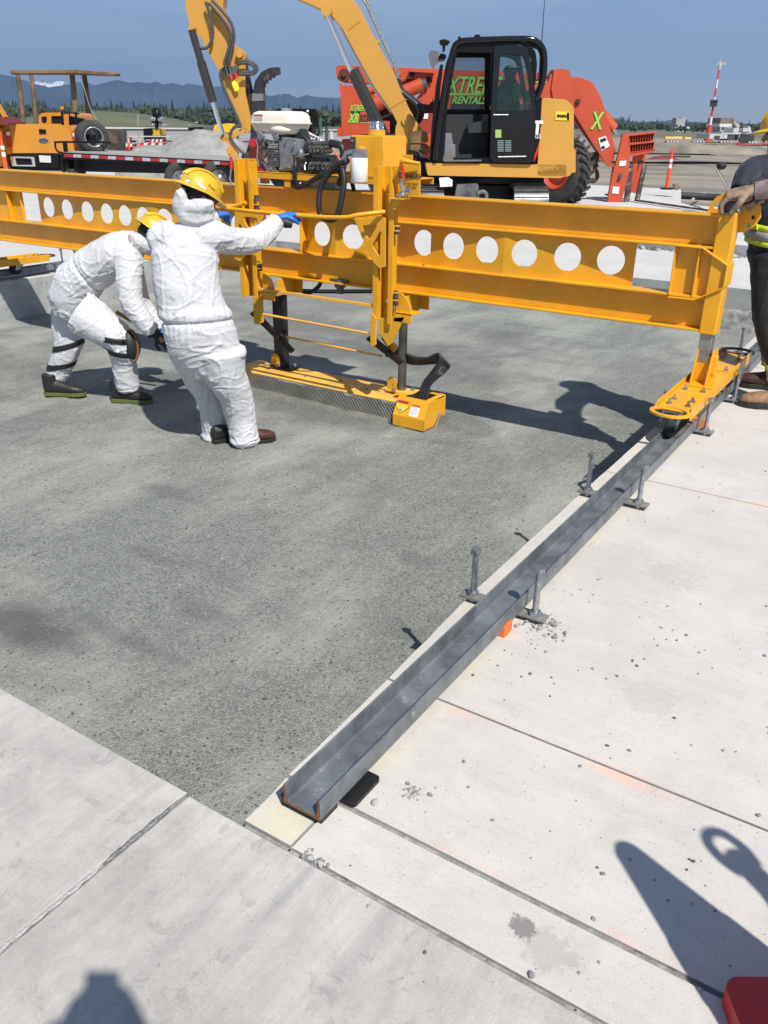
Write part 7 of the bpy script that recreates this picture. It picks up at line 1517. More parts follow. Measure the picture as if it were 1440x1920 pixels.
def head(parent, c, up, fwd, s=1., helmet=True, brim=.0, tiltcap=None):
    U = Vector(up).normalized(); F_ = Vector(fwd); F_ = (F_ - U * F_.dot(U)).normalized(); S = F_.cross(U); c = Vector(c); mb = MB()
    R = Matrix((S, F_, U)).transposed()
    mb.ell(c + U * .01, (.076, .094, .098), 20, R, 14); mb.ell(c - U * .055 + F_ * .03, (.052, .055, .06), 16, R, 10); mb.ell(c - U * .095 + F_ * .055, (.028, .028, .022), 12, R, 8)
    mb.tube([c + F_ * .090 + U * .012, c + F_ * .112 - U * .022, c + F_ * .098 - U * .034], [.008, .013, .009], n=8, sub=2)      # nose
    mb.tube([c + F_ * .096 - U * .055 - S * .02, c + F_ * .104 - U * .054, c + F_ * .096 - U * .055 + S * .02], .006, n=8, sub=2)                     # lips
    mb.tube([c + F_ * .086 + U * .026 - S * .045, c + F_ * .098 + U * .03, c + F_ * .086 + U * .026 + S * .045], .010, n=8, sub=2)                   # brow
    for k in (-1, 1): mb.ell(c + S * k * .078 - F_ * .008 - U * .008, (.010, .020, .030), 10, R, 8)
    mb.cyl(c - U * .16 - F_ * .02, c - U * .03, .058, .056)
    hd = fuse(mb, 'head', SKIN, parent, voxel=.006, smooth=2, amp=.0005)
    mb = MB()
    for k in (-1, 1): mb.ell(c + S * k * .032 + F_ * .082 + U * .008, (.012, .008, .009), 10, R, 8)
    mb.build('eyes', mat('eye', (.05, .04, .03), .2), hd)
    mb = MB(); mb.ell(c + U * .0 - F_ * .012, (.083, .090, .092), 20, R, 14); mb.build('hair', HAIR, hd)
    if helmet:
        q = c + U * .030; T = Vector(tiltcap).normalized() if tiltcap is not None else U; F2 = (F_ - T * F_.dot(T)).normalized(); S2 = F2.cross(T)
        def er(h, a, b_, off=0.): return [q + T * h + F2 * off + S2 * a * cos(x) + F2 * b_ * sin(x) for x in [2 * pi * i / 36 for i in range(36)]]
        mb = MB(); mb.loft([er(.0, .112, .135), er(.012, .113, .137), er(.05, .108, .130), er(.085, .092, .110), er(.108, .066, .080), er(.120, .034, .042), er(.124, .002, .002)], cap=False)
        # rim: wide front peak, small all round
        def rim(h, k):
            P = []
            for i in range(36):
                x = 2 * pi * i / 36; e = 1.0 + k * (.20 + (.22 if sin(x) > 0 else .10) * abs(sin(x)) ** 2); P.append(q + T * (h - .012 * k * abs(sin(x))) + S2 * .112 * e * cos(x) + F2 * .135 * e * sin(x))
            return P
        mb.loft([rim(.010, 0.), rim(.004, .9), rim(-.002, 1.), rim(-.006, .9), rim(.0, 0.)], cap=False)
        hm = mb.build('hard_hat', HELM, parent)
        mb = MB()
        for off in (-.034, 0, .034):
            pts = [q + T * h + F2 * f + S2 * off for h, f in ((.06, -.126), (.095, -.098), (.118, -.055), (.128, 0), (.118, .055), (.095, .098), (.06, .126))]; mb.tube(pts, .007 if off else .010, n=8, sub=3)
        mb.build('hat_ridge', HELM, hm)
        mb = MB(); mb.loft([er(-.012, .100, .120), er(.012, .105, .126)], cap=False); mb.build('hat_liner', BLK, hm)
        return hd, hm, (q, T, F2, S2)
    return hd, None, None

# ---------------- standing worker (back towards the viewer, pulling the handle bar)
def P(x, y, d): return PD(x, y, d)
W1_ = thing('person', (-3.87, 4.10, -.45), 'person in white coverall standing, leaning back with blue-gloved hands on the yellow bar', 'person')
bk = FW; sd = (RT * .93 + FW * .30).normalized()        # across the shoulders
mb = MB()
tor = [((370, 412), 5.52, .080, .075), ((362, 424), 5.50, .150, .100), ((350, 440), 5.48, .200, .120), ((347, 470), 5.44, .208, .132), ((347, 505), 5.42, .208, .138), ((351, 540), 5.40, .210, .140), ((360, 572), 5.40, .215, .142), ((369, 597), 5.40, .225, .148), ((376, 625), 5.41, .238, .160), ((383, 655), 5.44, .238, .165), ((390, 685), 5.48, .205, .15), ((400, 705), 5.50, .15, .13)]
mb.loft([ellring(P(*c, d), P(356, 430, 5.47) - P(380, 680, 5.45), sd, a, b_, 28) for c, d, a, b_ in tor])
hipL, hipR = P(352, 655, 5.47), P(415, 655, 5.42)
knL, knR = P(392, 742, 5.62), P(440, 738, 5.50); anL, anR = P(404, 812, 5.68), P(458, 818, 5.55)
limb(mb, [hipL, P(370, 700, 5.56), knL, P(400, 780, 5.66), anL], [.135, .115, .095, .092, .092]); limb(mb, [hipR, P(422, 700, 5.44), knR, P(450, 780, 5.55), anR], [.165, .140, .118, .108, .100])
for a_, r_ in ((anL, .108), (anR, .108)): mb.ell(a_ - VZ * .02, (r_, r_, .065), 16)
shR = P(396, 442, 5.50); elR = P(474, 452, 5.80); wrR = P(520, 412, 6.02); shL = P(306, 448, 5.46); elL = P(330, 452, 5.85); wrL = P(402, 404, 6.12)
limb(mb, [P(375, 446, 5.48), shR, P(436, 452, 5.64), elR, P(502, 434, 5.94), wrR], [.11, .100, .088, .082, .074, .060]); limb(mb, [P(325, 448, 5.46), shL, elL, P(365, 432, 6.0), wrL], [.12, .105, .088, .075, .06])
# collar and pushed-back hood bunched behind the head
mb.tube([P(338, 402, 5.46), P(352, 408, 5.42), P(374, 409, 5.42), P(390, 404, 5.46), P(396, 394, 5.52)], [.032, .042, .046, .042, .034], n=12, sub=4)
hp = [((340, 398), 5.44, .05), ((338, 382), 5.42, .050), ((340, 364), 5.40, .036), ((343, 350), 5.40, .016)]
mb.tube([P(*c, d) for c, d, r_ in hp], [r_ for c, d, r_ in hp], n=14, sub=4); mb.tube([P(350, 392, 5.44), P(368, 388, 5.40), P(386, 386, 5.42), P(394, 394, 5.48)], [.045, .050, .046, .034], n=14, sub=4)
wa = P(370, 600, 5.40); axT = (P(356, 430, 5.47) - P(380, 680, 5.45)).normalized()
def cinch(p, n):
    h = (p - wa).dot(axT); return -.015 * math.exp(-(h / .011) ** 2) + .012 * math.exp(-((h - .045) / .035) ** 2)
folds = [cinch, long_folds(wa, axT, .32, .0075, 30, .20), ring_folds(elR, wrR - shR, .14, .008, .03, .22), ring_folds(shR, elR - shR, .16, .010, .035, .12), ring_folds(anR, VZ, .16, .010, .028, .18), ring_folds(anL, VZ, .14, .010, .028, .18), ring_folds(knR, VZ, .18, .006, .04, .18), ring_folds(knL, VZ, .15, .007, .035, .18)]
o1 = ORIGIN[W1_.name]; SUIT1 = crinkle_mat('white_coverall_stained', (.60, .60, .615), (.53, .525, .51), 1., .45, [(tuple(PD(326, 590, 5.22) - o1), .030, (.16, .21, .09)), (tuple(PD(345, 598, 5.22) - o1), .018, (.16, .21, .09)), (tuple(PD(437, 648, 5.22) - o1), .012, (.10, .25, .50)), (tuple(PD(320, 560, 5.24) - o1), .022, (.30, .30, .26))])
c1_ = fuse(mb, 'coverall', SUIT1, W1_, voxel=.0075, smooth=12, folds=folds, amp=.001, cloth=.0080)
mb = MB(); mb.tube([P(405, 640, 5.25), P(418, 640, 5.26)], .001)
stn = mat('grass_stain', (.25, .30, .16), .8, var=.4, vs=60)
head(W1_, P(374, 370, 5.50), VZ * 1. + RT * .10 + FW * .04, RT * .80 + FW * .55, tiltcap=VZ * .86 + RT * .36 + FW * .26)
# hat stickers
hh = [o for o in W1_.children if o.name.startswith('hard_hat')][0]
from mathutils.bvhtree import BVHTree
def surf(ob, x, y):
    o0 = ORIGIN[ob.name]; bv = BVHTree.FromPolygons([v.co + o0 for v in ob.data.vertices], [tuple(p.vertices) for p in ob.data.polygons]); d = ray(x, y); h = bv.ray_cast(CAM, d, 50.)
    if h[0] is None: return None
    n = h[1] if h[1].dot(d) < 0 else -h[1]; return h[0], n
def decal(ob, x, y, w_, h_, m, nm, rot=0., off=.001, txt=None):
    r = surf(ob, x, y)
    if r is None: return
    p, n = r; ux = (RT - n * RT.dot(n)).normalized(); uy = n.cross(ux); ux, uy = ux * cos(rot) + uy * sin(rot), uy * cos(rot) - ux * sin(rot)
    if txt: return text(txt, h_, p + n * off, ux, uy, m, ob, nm, ext=.0004)
    mb = MB(); mb.prism([p + n * off + ux * a * w_ + uy * b_ * h_ for a, b_ in ((-.5, -.5), (.5, -.5), (.5, .5), (-.5, .5))], n * .0008); return mb.build(nm, m, ob)
for o_ in (0,):
    decal(hh, 352, 338, .035, .028, mat('decal_green', (.10, .35, .10), .5), 'hat_sticker', -.2); decal(hh, 352, 339, .026, .016, SW, 'hat_sticker', -.2, .002)
    decal(hh, 378, 349, .055, .014, SW, 'hat_label', -.5); decal(hh, 397, 352, .05, .020, SB, 'hat_lettering', -.6, .0012, 'Kiewit')
hand('glove_right', wrR + (wrR - elR).normalized() * .03, PY(545, 402, 4.80) - wrR + RT * .03, -VZ, BLUEG, W1_, curl=.75, s=1.15)
hand('glove_left', wrL + VZ * .0, PY(440, 394, 4.80) - wrL + RT * .08, -VZ, BLUEG, W1_, curl=.75, s=1.15, side=-1)
mb = MB(); q = wrR + (wrR - elR).normalized() * .02; mb.tube([q - RT * .02 - VZ * .02, q + RT * .05 - VZ * .03, q + RT * .09 - VZ * .04], [.03, .034, .025], n=12, sub=3); mb.build('glove_palm', BLKG, W1_)
boot('boot', Vector((-3.85, 4.09, -.445)), (.45, .9), W1_, BOOTR, BOOTB, 1.08, h=.10); boot('boot', Vector((-4.02, 4.06, -.445)), (.35, .85), W1_, BOOTB, BOOTB, 1.05, h=.08)

# ---------------- bent worker
W2_ = thing('person', (-5.5, 4.3, -.45), 'person in white coverall and black knee pads bending forward behind the standing one', 'person')
def Q(x, y, d): return PD(x, y, d)
mb = MB(); sd2 = (FW * .95 - RT * .1).normalized()
spine = [((140, 590), 6.60, .135, .155), ((134, 560), 6.58, .165, .175), ((146, 530), 6.56, .17, .180), ((170, 508), 6.54, .17, .165), ((196, 490), 6.52, .18, .160), ((222, 474), 6.50, .19, .150), ((246, 464), 6.50, .18, .125), ((262, 462), 6.50, .12, .095), ((272, 466), 6.50, .075, .07)]
rings = []
for i, (c, d, a, b_) in enumerate(spine):
    p = Q(*c, d); pn = Q(*spine[min(i + 1, len(spine) - 1)][0], spine[min(i + 1, len(spine) - 1)][1]); pp = Q(*spine[max(i - 1, 0)][0], spine[max(i - 1, 0)][1])
    rings.append(ellring(p, pn - pp, sd2, a, b_, 26))
mb.loft(rings)
hL, hR = Q(135, 588, 6.72), Q(152, 586, 6.45); kL, kR = Q(126, 655, 6.70), Q(226, 640, 6.40); aL, aR = Q(104, 712, 6.72), Q(240, 728, 6.50)
limb(mb, [hL, Q(130, 620, 6.72), kL, Q(112, 690, 6.72), aL], [.16, .135, .105, .092, .088]); limb(mb, [hR, Q(182, 606, 6.43), kR, Q(232, 680, 6.45), aR], [.175, .155, .120, .098, .095])
for a_ in (aL, aR): mb.ell(a_ + VZ * .01, (.092, .092, .05), 16)
s2, e2, w2 = Q(240, 484, 6.40), Q(247, 565, 6.30), Q(286, 622, 6.32)
limb(mb, [Q(228, 474, 6.44), s2, Q(242, 524, 6.34), e2, Q(268, 600, 6.30), w2], [.12, .112, .098, .088, .078, .062]); s3, e3, w3 = Q(240, 484, 6.62), Q(262, 560, 6.72), Q(300, 618, 6.72); limb(mb, [s3, e3, w3], [.10, .08, .06])
mb.tube([Q(252, 446, 6.44), Q(262, 452, 6.40), Q(276, 462, 6.42), Q(280, 470, 6.5)], [.05, .065, .06, .04], n=12, sub=4)     # hood at the nape
ax2 = (Q(196, 490, 6.5) - Q(146, 530, 6.5)).normalized(); wa2 = Q(166, 512, 6.55)
folds = [long_folds(wa2, ax2, .32, .009, 26, .22), ring_folds(e2, w2 - s2, .14, .009, .03, .22), ring_folds(s2, e2 - s2, .16, .010, .035, .12), ring_folds(kR, VZ, .17, .008, .035, .14), ring_folds(aR, VZ, .15, .009, .026, .2), ring_folds(aL, VZ, .15, .010, .026, .2), ring_folds(hR, kR - hR, .24, .008, .045, .25),
         lambda p, n: -.012 * math.exp(-(((p - wa2).dot(ax2)) / .013) ** 2)]
c2_ = fuse(mb, 'coverall', SUIT, W2_, voxel=.0075, smooth=12, folds=folds, amp=.001, cloth=.0080)
head(W2_, Q(283, 440, 6.45), RT * .55 + FW * .10 + VZ * .30, RT * .55 + FW * .35 - VZ * .75, tiltcap=RT * .45 + FW * .25 + VZ * .55)
hand('glove_right', w2 + (w2 - e2).normalized() * .02, RT * .7 + FW * .1 - VZ * .5, RT * .2 - VZ * .6 + FW * .5, BLKG, W2_, curl=1.0, s=1.1)
hand('glove_left', w3 + (w3 - e3).normalized() * .02, RT * .8 - VZ * .3, -VZ, BLUEG, W2_, curl=1.0, s=1.1, side=-1)
mb = MB(); mb.tube([w2 - (w2 - e2).normalized() * .02, w2 + (w2 - e2).normalized() * .03], [.052, .050], n=14); mb.build('glove_cuff', BLKG, W2_)
from mathutils.bvhtree import BVHTree
def strap(c, ax, on, par=W2_, nm='knee_strap', wd=.021):
    """band wrapped on the surface of the suit"""
    ax = Vector(ax).normalized(); c = Vector(c); o0 = ORIGIN[on.name]; bv = BVHTree.FromPolygons([v.co + o0 for v in on.data.vertices], [tuple(p.vertices) for p in on.data.polygons])
    u = (RT - ax * RT.dot(ax)).normalized(); w_ = ax.cross(u); n = 40; rows = []
    for h in (-wd, -wd * .5, 0, wd * .5, wd):
        ring = []
        for i in range(n):
            d = u * cos(2 * pi * i / n) + w_ * sin(2 * pi * i / n); hit = bv.ray_cast(c + ax * h + d * .19, -d, .19); ring.append((hit[0] - c - ax * h).dot(d) if hit[0] is not None else .09)
        for _ in range(3): ring = [(ring[i - 1] + 2 * ring[i] + ring[(i + 1) % n]) / 4 for i in range(n)]
        rows.append([c + ax * h + (u * cos(2 * pi * i / n) + w_ * sin(2 * pi * i / n)) * (ring[i] + .007) for i in range(n)])
    inner = [[p + (c - p).normalized() * .02 for p in rows[k]] for k in (0, -1)]
    mb = MB(); mb.loft([inner[0]] + rows + [inner[1]], cap=False); return mb.build(nm, BLKG, par)
strap(Q(228, 633, 6.41), VZ + RT * .15, c2_); strap(Q(231, 658, 6.43), VZ + RT * .15, c2_); strap(Q(120, 648, 6.70), VZ * 1 - RT * .25, c2_); strap(Q(110, 684, 6.72), VZ - RT * .15, c2_)
mb = MB(); kc = kR + RT * .085 - FW * .02 - VZ * .02   # knee pad shell with brown rim
mb.ell(kc, (.062, .075, .115), 20, Matrix.Rotation(-.15, 3, 'Y'), 14); kpad = mb.build('knee_pad', BLKG, W2_)
mb = MB(); pts = [kc + RT * (.045 * cos(t) + .014) + VZ * .122 * sin(t) - FW * .03 for t in [-.5 * pi + pi * i / 10 for i in range(11)]]; mb.tube(pts, .011, n=8, sub=2); mb.build('knee_pad_rim', mat('pad_brown', (.20, .075, .04), .6), kpad)
mb = MB()
for q in (Q(232, 630, 6.25), Q(221, 659, 6.28)): mb.ell(q, (.014, .014, .014), 10)
mb.build('strap_button', WHITE, W2_)
mb = MB(); mb.ell(kL + FW * .06 - RT * .05 - VZ * .05, (.06, .07, .12), 16); mb.build('knee_pad', BLKG, W2_)
boot('boot', Vector((-5.34, 4.30, -.443)), (.80, .42), W2_, BOOTB, BOOTG, 1.12); boot('boot', Vector((-5.92, 4.10, -.443)), (.75, .50), W2_, BOOTB, BOOTG, 1.12)
# tool held low by the bent worker
mb = MB(); A = Q(218, 585, 6.62); B_ = Q(300, 632, 6.60); mb.cyl(A, B_, .016, n=10); mb.cyl(Q(292, 628, 6.34), Q(306, 640, 6.30), .018, n=10); tag(mb.build('tool_handle', mat('wood_handle', (.38, .20, .08), .6), origin=A), 'wooden tool handle held low in the bent worker\'s gloved hand', 'tool')

# ---------------- worker at the crank, half outside the right edge
W3_ = thing('person', (-.70, 5.62, 0), 'person in navy work clothes with yellow stripes turning the crank at the right edge', 'person')
mb = MB(); f3 = Vector((-1, -.10, 0)).normalized(); s3_ = VZ.cross(f3); b0 = Vector((-.93, 6.04, 0))
def B3(f, s_, z): return b0 + f3 * f + s3_ * s_ + VZ * z
mb.loft([ellring(B3(f, 0, z), VZ, s3_, a, b_, 26) for f, z, a, b_ in ((.0, .80, .15, .12), (.0, .90, .19, .14), (.03, 1.0, .185, .14), (.06, 1.12, .20, .145), (.10, 1.25, .22, .145), (.13, 1.36, .22, .13), (.15, 1.42, .15, .10), (.17, 1.47, .08, .08))])
shA = B3(.14, .21, 1.37); elA = B3(.22, .26, 1.16) ; wrA = PY(1425, 352, 5.30); shB = B3(.12, -.16, 1.39); elB = PY(1404, 322, 5.66); wrB = PY(1384, 358, 5.46)
limb(mb, [B3(.12, .12, 1.36), shA, B3(.20, .25, 1.26), elA + f3 * .05, wrA], [.11, .10, .085, .08, .062]); limb(mb, [B3(.12, -.08, 1.36), shB, elB, wrB], [.11, .095, .068, .05])
fuse(mb, 'jacket', NAVY, W3_, voxel=.011, smooth=4, folds=[ring_folds(elA, wrA - shA, .15, .009, .035, .2)], amp=.002, cloth=.008)
mb = MB()
LEG3 = ((Vector((-.93, 5.95, .9)), Vector((-.62, 5.72, .1))), (Vector((-.93, 6.14, .9)), Vector((-.74, 6.14, .1))))
for h_, a_ in LEG3:
    limb(mb, [h_, h_.lerp(a_, .5) + f3 * .06, h_.lerp(a_, .8) + f3 * .02, a_], [.125, .095, .085, .09])
mb.ell(B3(0, 0, .90), (.16, .19, .12), 16); fuse(mb, 'trousers', DARKP, W3_, voxel=.012, smooth=4, folds=[], amp=.002, cloth=.008)
HV = mat('hi_vis_yellow', (.50, .62, .03), .5); RS = mat('reflective_grey', (.30, .30, .29), .4, .2)
def band3(z0, z1, a, b_, m, f=.02, dz=.0): 
    mb = MB(); mb.loft([ellring(B3(f, 0, z), VZ + f3 * -.12, s3_, a_, b__, 30) for z, a_, b__ in ((z0, a - .006, b_ - .006), (z0, a, b_), (z1, a, b_), (z1, a - .006, b_ - .006))], cap=False); return mb.build('safety_band', m, W3_)
band3(.955, .99, .212, .168, HV, .02); band3(.99, 1.045, .213, .169, RS, .03); band3(1.045, 1.08, .214, .170, HV, .03)
for s_, w_, m_ in ((.13, .022, HV), (.165, .018, RS), (.195, .016, HV)):
    mb = MB(); pts = [B3(.155 - abs(s_) * .25 + .012 + (z - 1.1) * .28, s_, z) for z in (1.06, 1.15, 1.24, 1.33, 1.38)]
    mb.tube(pts, w_, n=8, sub=3, ell=.35, upv=f3); mb.build('chest_stripe', m_, W3_)
for h_, a_ in LEG3:
    for z, m_ in ((.245, HV), (.215, RS), (.185, HV)):
        mb = MB(); c = h_.lerp(a_, (.9 - z) / .8) + f3 * .015; mb.loft([ellring(c - VZ * .016, VZ, f3, .098, .098, 24), ellring(c - VZ * .016, VZ, f3, .104, .104, 24), ellring(c + VZ * .016, VZ, f3, .104, .104, 24), ellring(c + VZ * .016, VZ, f3, .098, .098, 24)], cap=False); mb.build('leg_band', m_, W3_)
hd3, hm3, fr3 = head(W3_, B3(.08, -.04, 1.60), VZ + f3 * .1, f3 - VZ * .35, tiltcap=VZ + f3 * .12)
def cuff(a, b_, r0, r1): mb = MB(); mb.tube([a, a.lerp(b_, .5), b_], [r0, (r0 + r1) / 2 * .94, r1], n=16, sub=3); return mb.build('glove_cuff', mat('cuff_canvas', (.26, .19, .19), .8, var=.3, vs=20), W3_)
g1 = PY(1412, 356, 5.28); g2 = PY(1385, 372, 5.27)
cuff(PY(1455, 352, 5.30), PY(1416, 358, 5.285), .062, .046)
hand('glove_right', PY(1415, 356, 5.285), PY(1368, 366, 5.26) - PY(1415, 356, 5.285), Vector((0, .25, -1)), LEATHER, W3_, curl=.95, s=1.5, side=-1)
hand('glove_left', PY(1418, 376, 5.40), PY(1375, 392, 5.36) - PY(1418, 376, 5.40), Vector((-.2, -.2, -.8)), LEATHER, W3_, curl=1.0, s=1.25, side=1)
mb = MB(); mb.ell(PY(1398, 368, 5.30), (.045, .05, .035), 14); mb.tube([PY(1404, 378, 5.30), PY(1408, 392, 5.32)], [.03, .022], n=10); mb.build('glove_back', LEATHER, W3_)
boot('boot', Vector((-.60, 5.70, .003)), f3 + Vector((0, -.15, 0)), W3_, BOOTT, BOOTB, 1.15); boot('boot', Vector((-.72, 6.14, .003)), f3, W3_, mat('boot_dark_red', (.06, .025, .02), .6), BOOTB, 1.15)

# ---------------- the photographer behind the camera (throws the shadow at the bottom edge)
W4_ = thing('person', (FW * -.29).to_tuple(), 'person behind the viewpoint holding up a phone, seen only as a shadow', 'person')
def B4(f, r_, z): return FW * (f - .29) + RT * r_ + VZ * z * 1.03
mb = MB(); mb.loft([ellring(B4(0, 0, z), VZ, RT, a, b_, 22) for z, a, b_ in ((.82, .15, .12), (.95, .18, .13), (1.1, .18, .13), (1.3, .22, .14), (1.40, .21, .12), (1.47, .09, .08))])
for s_ in (-1, 1): limb(mb, [B4(0, .14 * s_, 1.38), B4(.02, .22 * s_, 1.36), B4(.06, .30 * s_, 1.20), B4(.14, .20 * s_, 1.36), B4(.20, .075 * s_, 1.47)], [.09, .085, .07, .06, .045]); limb(mb, [B4(0, .1 * s_, .88), B4(.02, .11 * s_, .5), B4(0, .12 * s_, .1)], [.12, .09, .075])
fuse(mb, 'clothes', NAVY, W4_, voxel=.016, smooth=3, amp=.004)
head(W4_, B4(.0, 0, 1.65), VZ, FW, helmet=False)
for s_ in (-1, 1): hand('hand', B4(.205, .075 * s_, 1.475), VZ * .8 + FW * .12 - RT * s_ * .25, -FW * .2 - RT * s_ * .9, SKIN, W4_, curl=.5, side=s_); boot('boot', B4(-.05, .12 * s_, .003), FW, W4_, BOOTB, BOOTB, 1.1)
mb = MB(); pc = CAM - FV * .05 - U2 * .05; nn = FV; mb.prism([pc + R2 * a + U2 * b_ for a, b_ in ((-.036, -.075), (.036, -.075), (.036, .075), (-.036, .075))], -FV * .008); tag(mb.build('phone', BLK, origin=pc, bevel=.003), 'phone held up by the photographer behind the viewpoint', 'phone')
# ================================================================ LOOSE STONES
STN = [mat('stone_grey', (.26, .26, .25), .9, var=.3, vs=60, bump=.5, bs=200), mat('stone_pale', (.40, .39, .37), .9, var=.2, vs=60), mat('stone_dark', (.10, .105, .10), .9)]
ICO = None
def stone_verts(rnd, c, r):
    global ICO
    if ICO is None:
        bm = bmesh.new(); bmesh.ops.create_icosphere(bm, subdivisions=1, radius=1); ICO = ([v.co.copy() for v in bm.verts], [tuple(v.index for v in f.verts) for f in bm.faces]); bm.free()
    s = Vector((rnd.uniform(.7, 1.3), rnd.uniform(.7, 1.2), rnd.uniform(.45, .85))) * r; a = rnd.uniform(0, 6.3); R = Matrix.Rotation(a, 3, 'Z') @ Matrix.Rotation(rnd.uniform(-.5, .5), 3, 'X')
    return [Vector(c) + R @ Vector((v.x * s.x, v.y * s.y, v.z * s.z)) * rnd.uniform(.78, 1.18) for v in ICO[0]], ICO[1]
def stone_verts_low(rnd, c, r):
    s = Vector((rnd.uniform(.6, 1.3), rnd.uniform(.6, 1.2), rnd.uniform(.4, .9))) * r; R = Matrix.Rotation(rnd.uniform(0, 6.3), 3, 'Z')
    vs = [Vector(c) + R @ Vector((x * s.x, y * s.y, z * s.z)) * rnd.uniform(.8, 1.2) for x, y, z in ((1, 0, 0), (0, 1, 0), (-1, 0, 0), (0, -1, 0), (0, 0, 1), (0, 0, -1))]
    return vs, [(0, 1, 4), (1, 2, 4), (2, 3, 4), (3, 0, 4), (1, 0, 5), (2, 1, 5), (3, 2, 5), (0, 3, 5)]
rnd = random.Random(11)
# crushed stone grains lying on the bed, densest near the viewer
mb = MB()
n = 0
while n < 26000:
    y = YE + .01 + (4.8) * rnd.random() ** 1.5; x = XL + 2.0 + (xedge(y) - .012 - XL - 2.0) * (1 - rnd.random() ** 1.3)
    dns = .5 + .8 * noise.noise(Vector((x * 1.3, y * 1.3, 2))) + .4 * noise.noise(Vector((x * 4, y * 4, 3)))
    if y < 1.7 or x > -1.6: dns += .35
    if rnd.random() > dns: continue
    mb.k = 0 if rnd.random() < .62 else (1 if rnd.random() < .35 else 2); r = rnd.uniform(.0028, .0062) * (1.5 if rnd.random() < .06 else 1)
    v_, f_ = stone_verts_low(rnd, (x, y, gz(x, y) + r * .2), r); mb.add(v_, f_); n += 1
GS = [mat('grain_grey', (.20, .205, .19), .95), mat('grain_pale', (.30, .305, .28), .95), mat('grain_dark', (.075, .08, .075), .95)]
tag(mb.build('stone_grains', GS), kind='stuff')
# stone chips scattered on the right-hand slab
mb = MB(); pts = []
for cx, cy, n_, sp in ((-.915, 2.50, 40, .05), (-.86, 2.35, 26, .09), (-.80, 2.15, 20, .12), (-.55, 2.3, 60, .35), (-.45, 2.9, 70, .4), (-.75, 3.9, 26, .3), (-.50, 1.60, 34, .3), (-.80, 1.50, 16, .09), (-.25, 2.0, 40, .35), (-.2, 1.62, 14, .12), (-.62, 4.6, 30, .35), (-.85, 5.0, 14, .15), (-.3, 1.3, 20, .2), (-.8, 1.17, 10, .08), (-.7, .9, 10, .4), (-.38, 2.6, 26, .12)):
    for k in range(n_): pts.append((rnd.gauss(cx, sp), rnd.gauss(cy, sp * .8)))
for x, y in pts:
    if y > YE - .4 and x > -.965:
        r = .0012 + .0055 * rnd.random() ** 3.2; mb.k = 0 if rnd.random() < .6 else (1 if rnd.random() < .6 else 2); v_, f_ = stone_verts(rnd, (x, y, r * .45), r); mb.add(v_, f_)
tag(mb.build('stone_chips', STN), kind='stuff')
def stone(x, y, r, label, m=0, z=0.):
    p = PZ(x, y); mb = MB(); rr = random.Random(int(x * 7 + y)); v_, f_ = stone_verts(rr, (p.x, p.y, r * .5 + z), r); mb.add(v_, f_)
    o = mb.build('loose_stone', STN[m], origin=(p.x, p.y, z)); md = o.modifiers.new('b', 'BEVEL'); md.width = r * .12; md.segments = 1; tag(o, label, 'stone', 'loose stones on the concrete')
stone(703, 1507, .013, 'pale angular stone beside the black shim plate', 1); stone(1130, 1640, .0075, 'pebble between the damp stain and the cone shadow'); stone(1120, 1628, .005, 'small dark pebble touching a paler one left of the cone shadow', 2)
stone(870, 1429, .0065, 'pebble right of the rail, between the two far joints of the near field'); stone(878, 1477, .0055, 'pebble right of the broken mortar crumbs'); stone(1088, 1438, .006, 'pebble just below the orange-tinted joint')
stone(1422, 1530, .0075, 'pebble lying in the orange-tinted joint at the right edge'); stone(1287, 1192, .008, 'roundish dark stone alone on the clean slab'); stone(995, 1265, .009, 'stone below the crumbs at the first clamp'); stone(936, 1120, .0, 'x') if False else None
stone(1357, 1408, .008, 'flat pebble near the right edge above the orange-tinted joint', 1); stone(692, 1700, .006, 'pebble just in front of the wide front joint', 1); stone(996, 1830, .013, 'stone wedged in the wide front joint', 0, -.004); stone(818, 1478, .005, 'tiny pebble beside the mortar crumbs', 1)
stone(1240, 1178, .006, 'pebble left of the roundish dark stone'); stone(1012, 1180, .010, 'largest crumb beside the first clamp plate', 1)
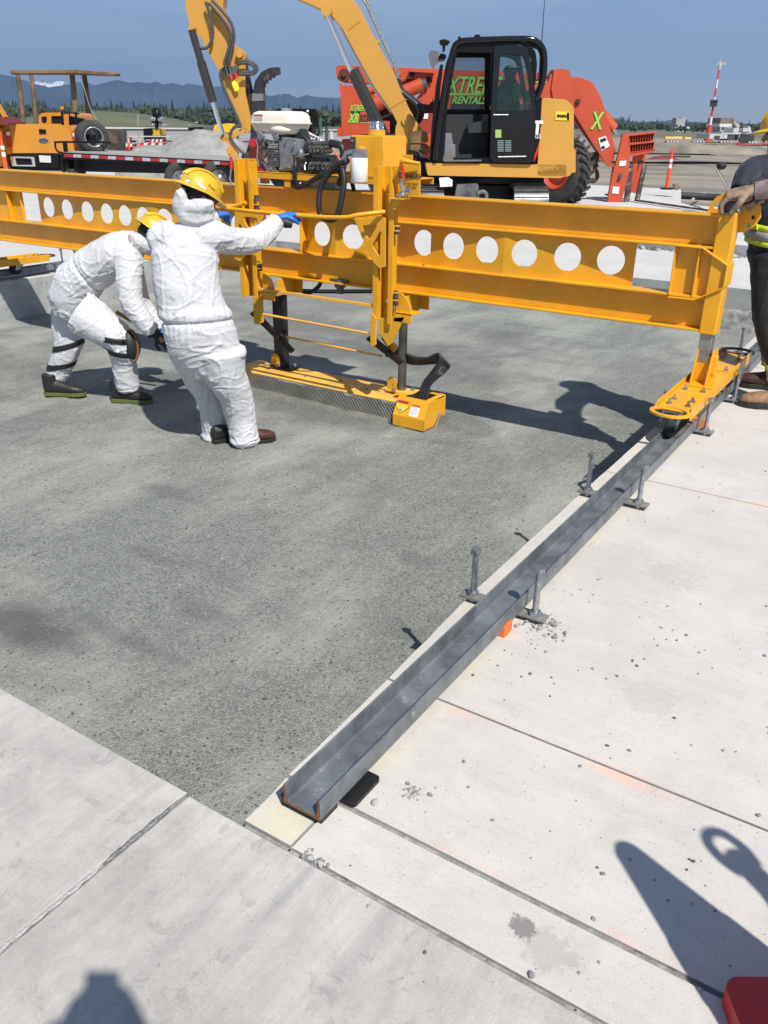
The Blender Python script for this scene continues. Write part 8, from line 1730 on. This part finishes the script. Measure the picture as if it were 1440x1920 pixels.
# broken mortar crumbs in a little heap
mb = MB(); c = PZ(772, 1486)
for k in range(60):
    r = .0015 + .005 * rnd.random() ** 2; v_, f_ = stone_verts(rnd, (rnd.gauss(c.x, .014), rnd.gauss(c.y, .016), r * .6), r); mb.k = rnd.choice((0, 1)); mb.add(v_, f_)
tag(mb.build('mortar_crumbs', STN[:2], origin=c), 'little heap of broken mortar crumbs on the slab right of the rail', 'rubble')
mb = MB(); c = PZ(1013, 1172)
for k in range(130):
    r = .002 + .009 * rnd.random() ** 2.4; v_, f_ = stone_verts(rnd, (rnd.gauss(c.x + .01, .035), rnd.gauss(c.y + .0, .035), r * .6), r); mb.k = rnd.choice((0, 1, 1)); mb.add(v_, f_)
tag(mb.build('mortar_crumbs', STN[:2], origin=c), 'spread of broken concrete crumbs beside the first rail clamp', 'rubble')
# crumbled mortar where the joints cross in front of the rail
mb = MB(); c = PZ(575, 1596)
for k in range(40):
    t = rnd.random(); r = .002 + .007 * rnd.random() ** 2; v_, f_ = stone_verts(rnd, (c.x + t * .06 + rnd.gauss(0, .004), c.y - .005 + rnd.gauss(0, .006), -.006 + r * .7), r); mb.k = rnd.choice((0, 0, 1)); mb.add(v_, f_)
tag(mb.build('mortar_crumbs', STN[:2], origin=c), 'crumbled mortar where the joints cross in front of the rail end', 'rubble')
# rubble on the slab behind the beam window
mb = MB()
for k in range(90):
    x = rnd.uniform(-4.1, -2.2); y = rnd.gauss(12.88, .06); r = .01 + .05 * rnd.random() ** 3; v_, f_ = stone_verts(rnd, (x, y, r * .4), r); mb.k = rnd.choice((0, 1, 2)); mb.add(v_, f_)
tag(mb.build('rubble_strip', STN, origin=(-3, 12.9, 0)), kind='stuff')
# ================================================================ HAZE
mb = MB(); mb.b2((-14000, -3000, -60), (14000, 12000, 900))
hz = mb.build('haze', mat('dummy_unused', (1, 1, 1))); hz.data.materials.clear(); tag(hz, kind='stuff')
hm = bpy.data.materials.new('air_haze'); hm.use_nodes = True; t = hm.node_tree; t.nodes.remove(t.nodes['Principled BSDF'])
pv = t.nodes.new('ShaderNodeVolumePrincipled'); pv.inputs['Color'].default_value = (.40, .60, 1., 1); pv.inputs['Density'].default_value = 1.15e-4; pv.inputs['Anisotropy'].default_value = .2
t.links.new(pv.outputs[0], t.nodes['Material Output'].inputs['Volume']); hz.data.materials.append(hm); hz.display_type = 'WIRE'
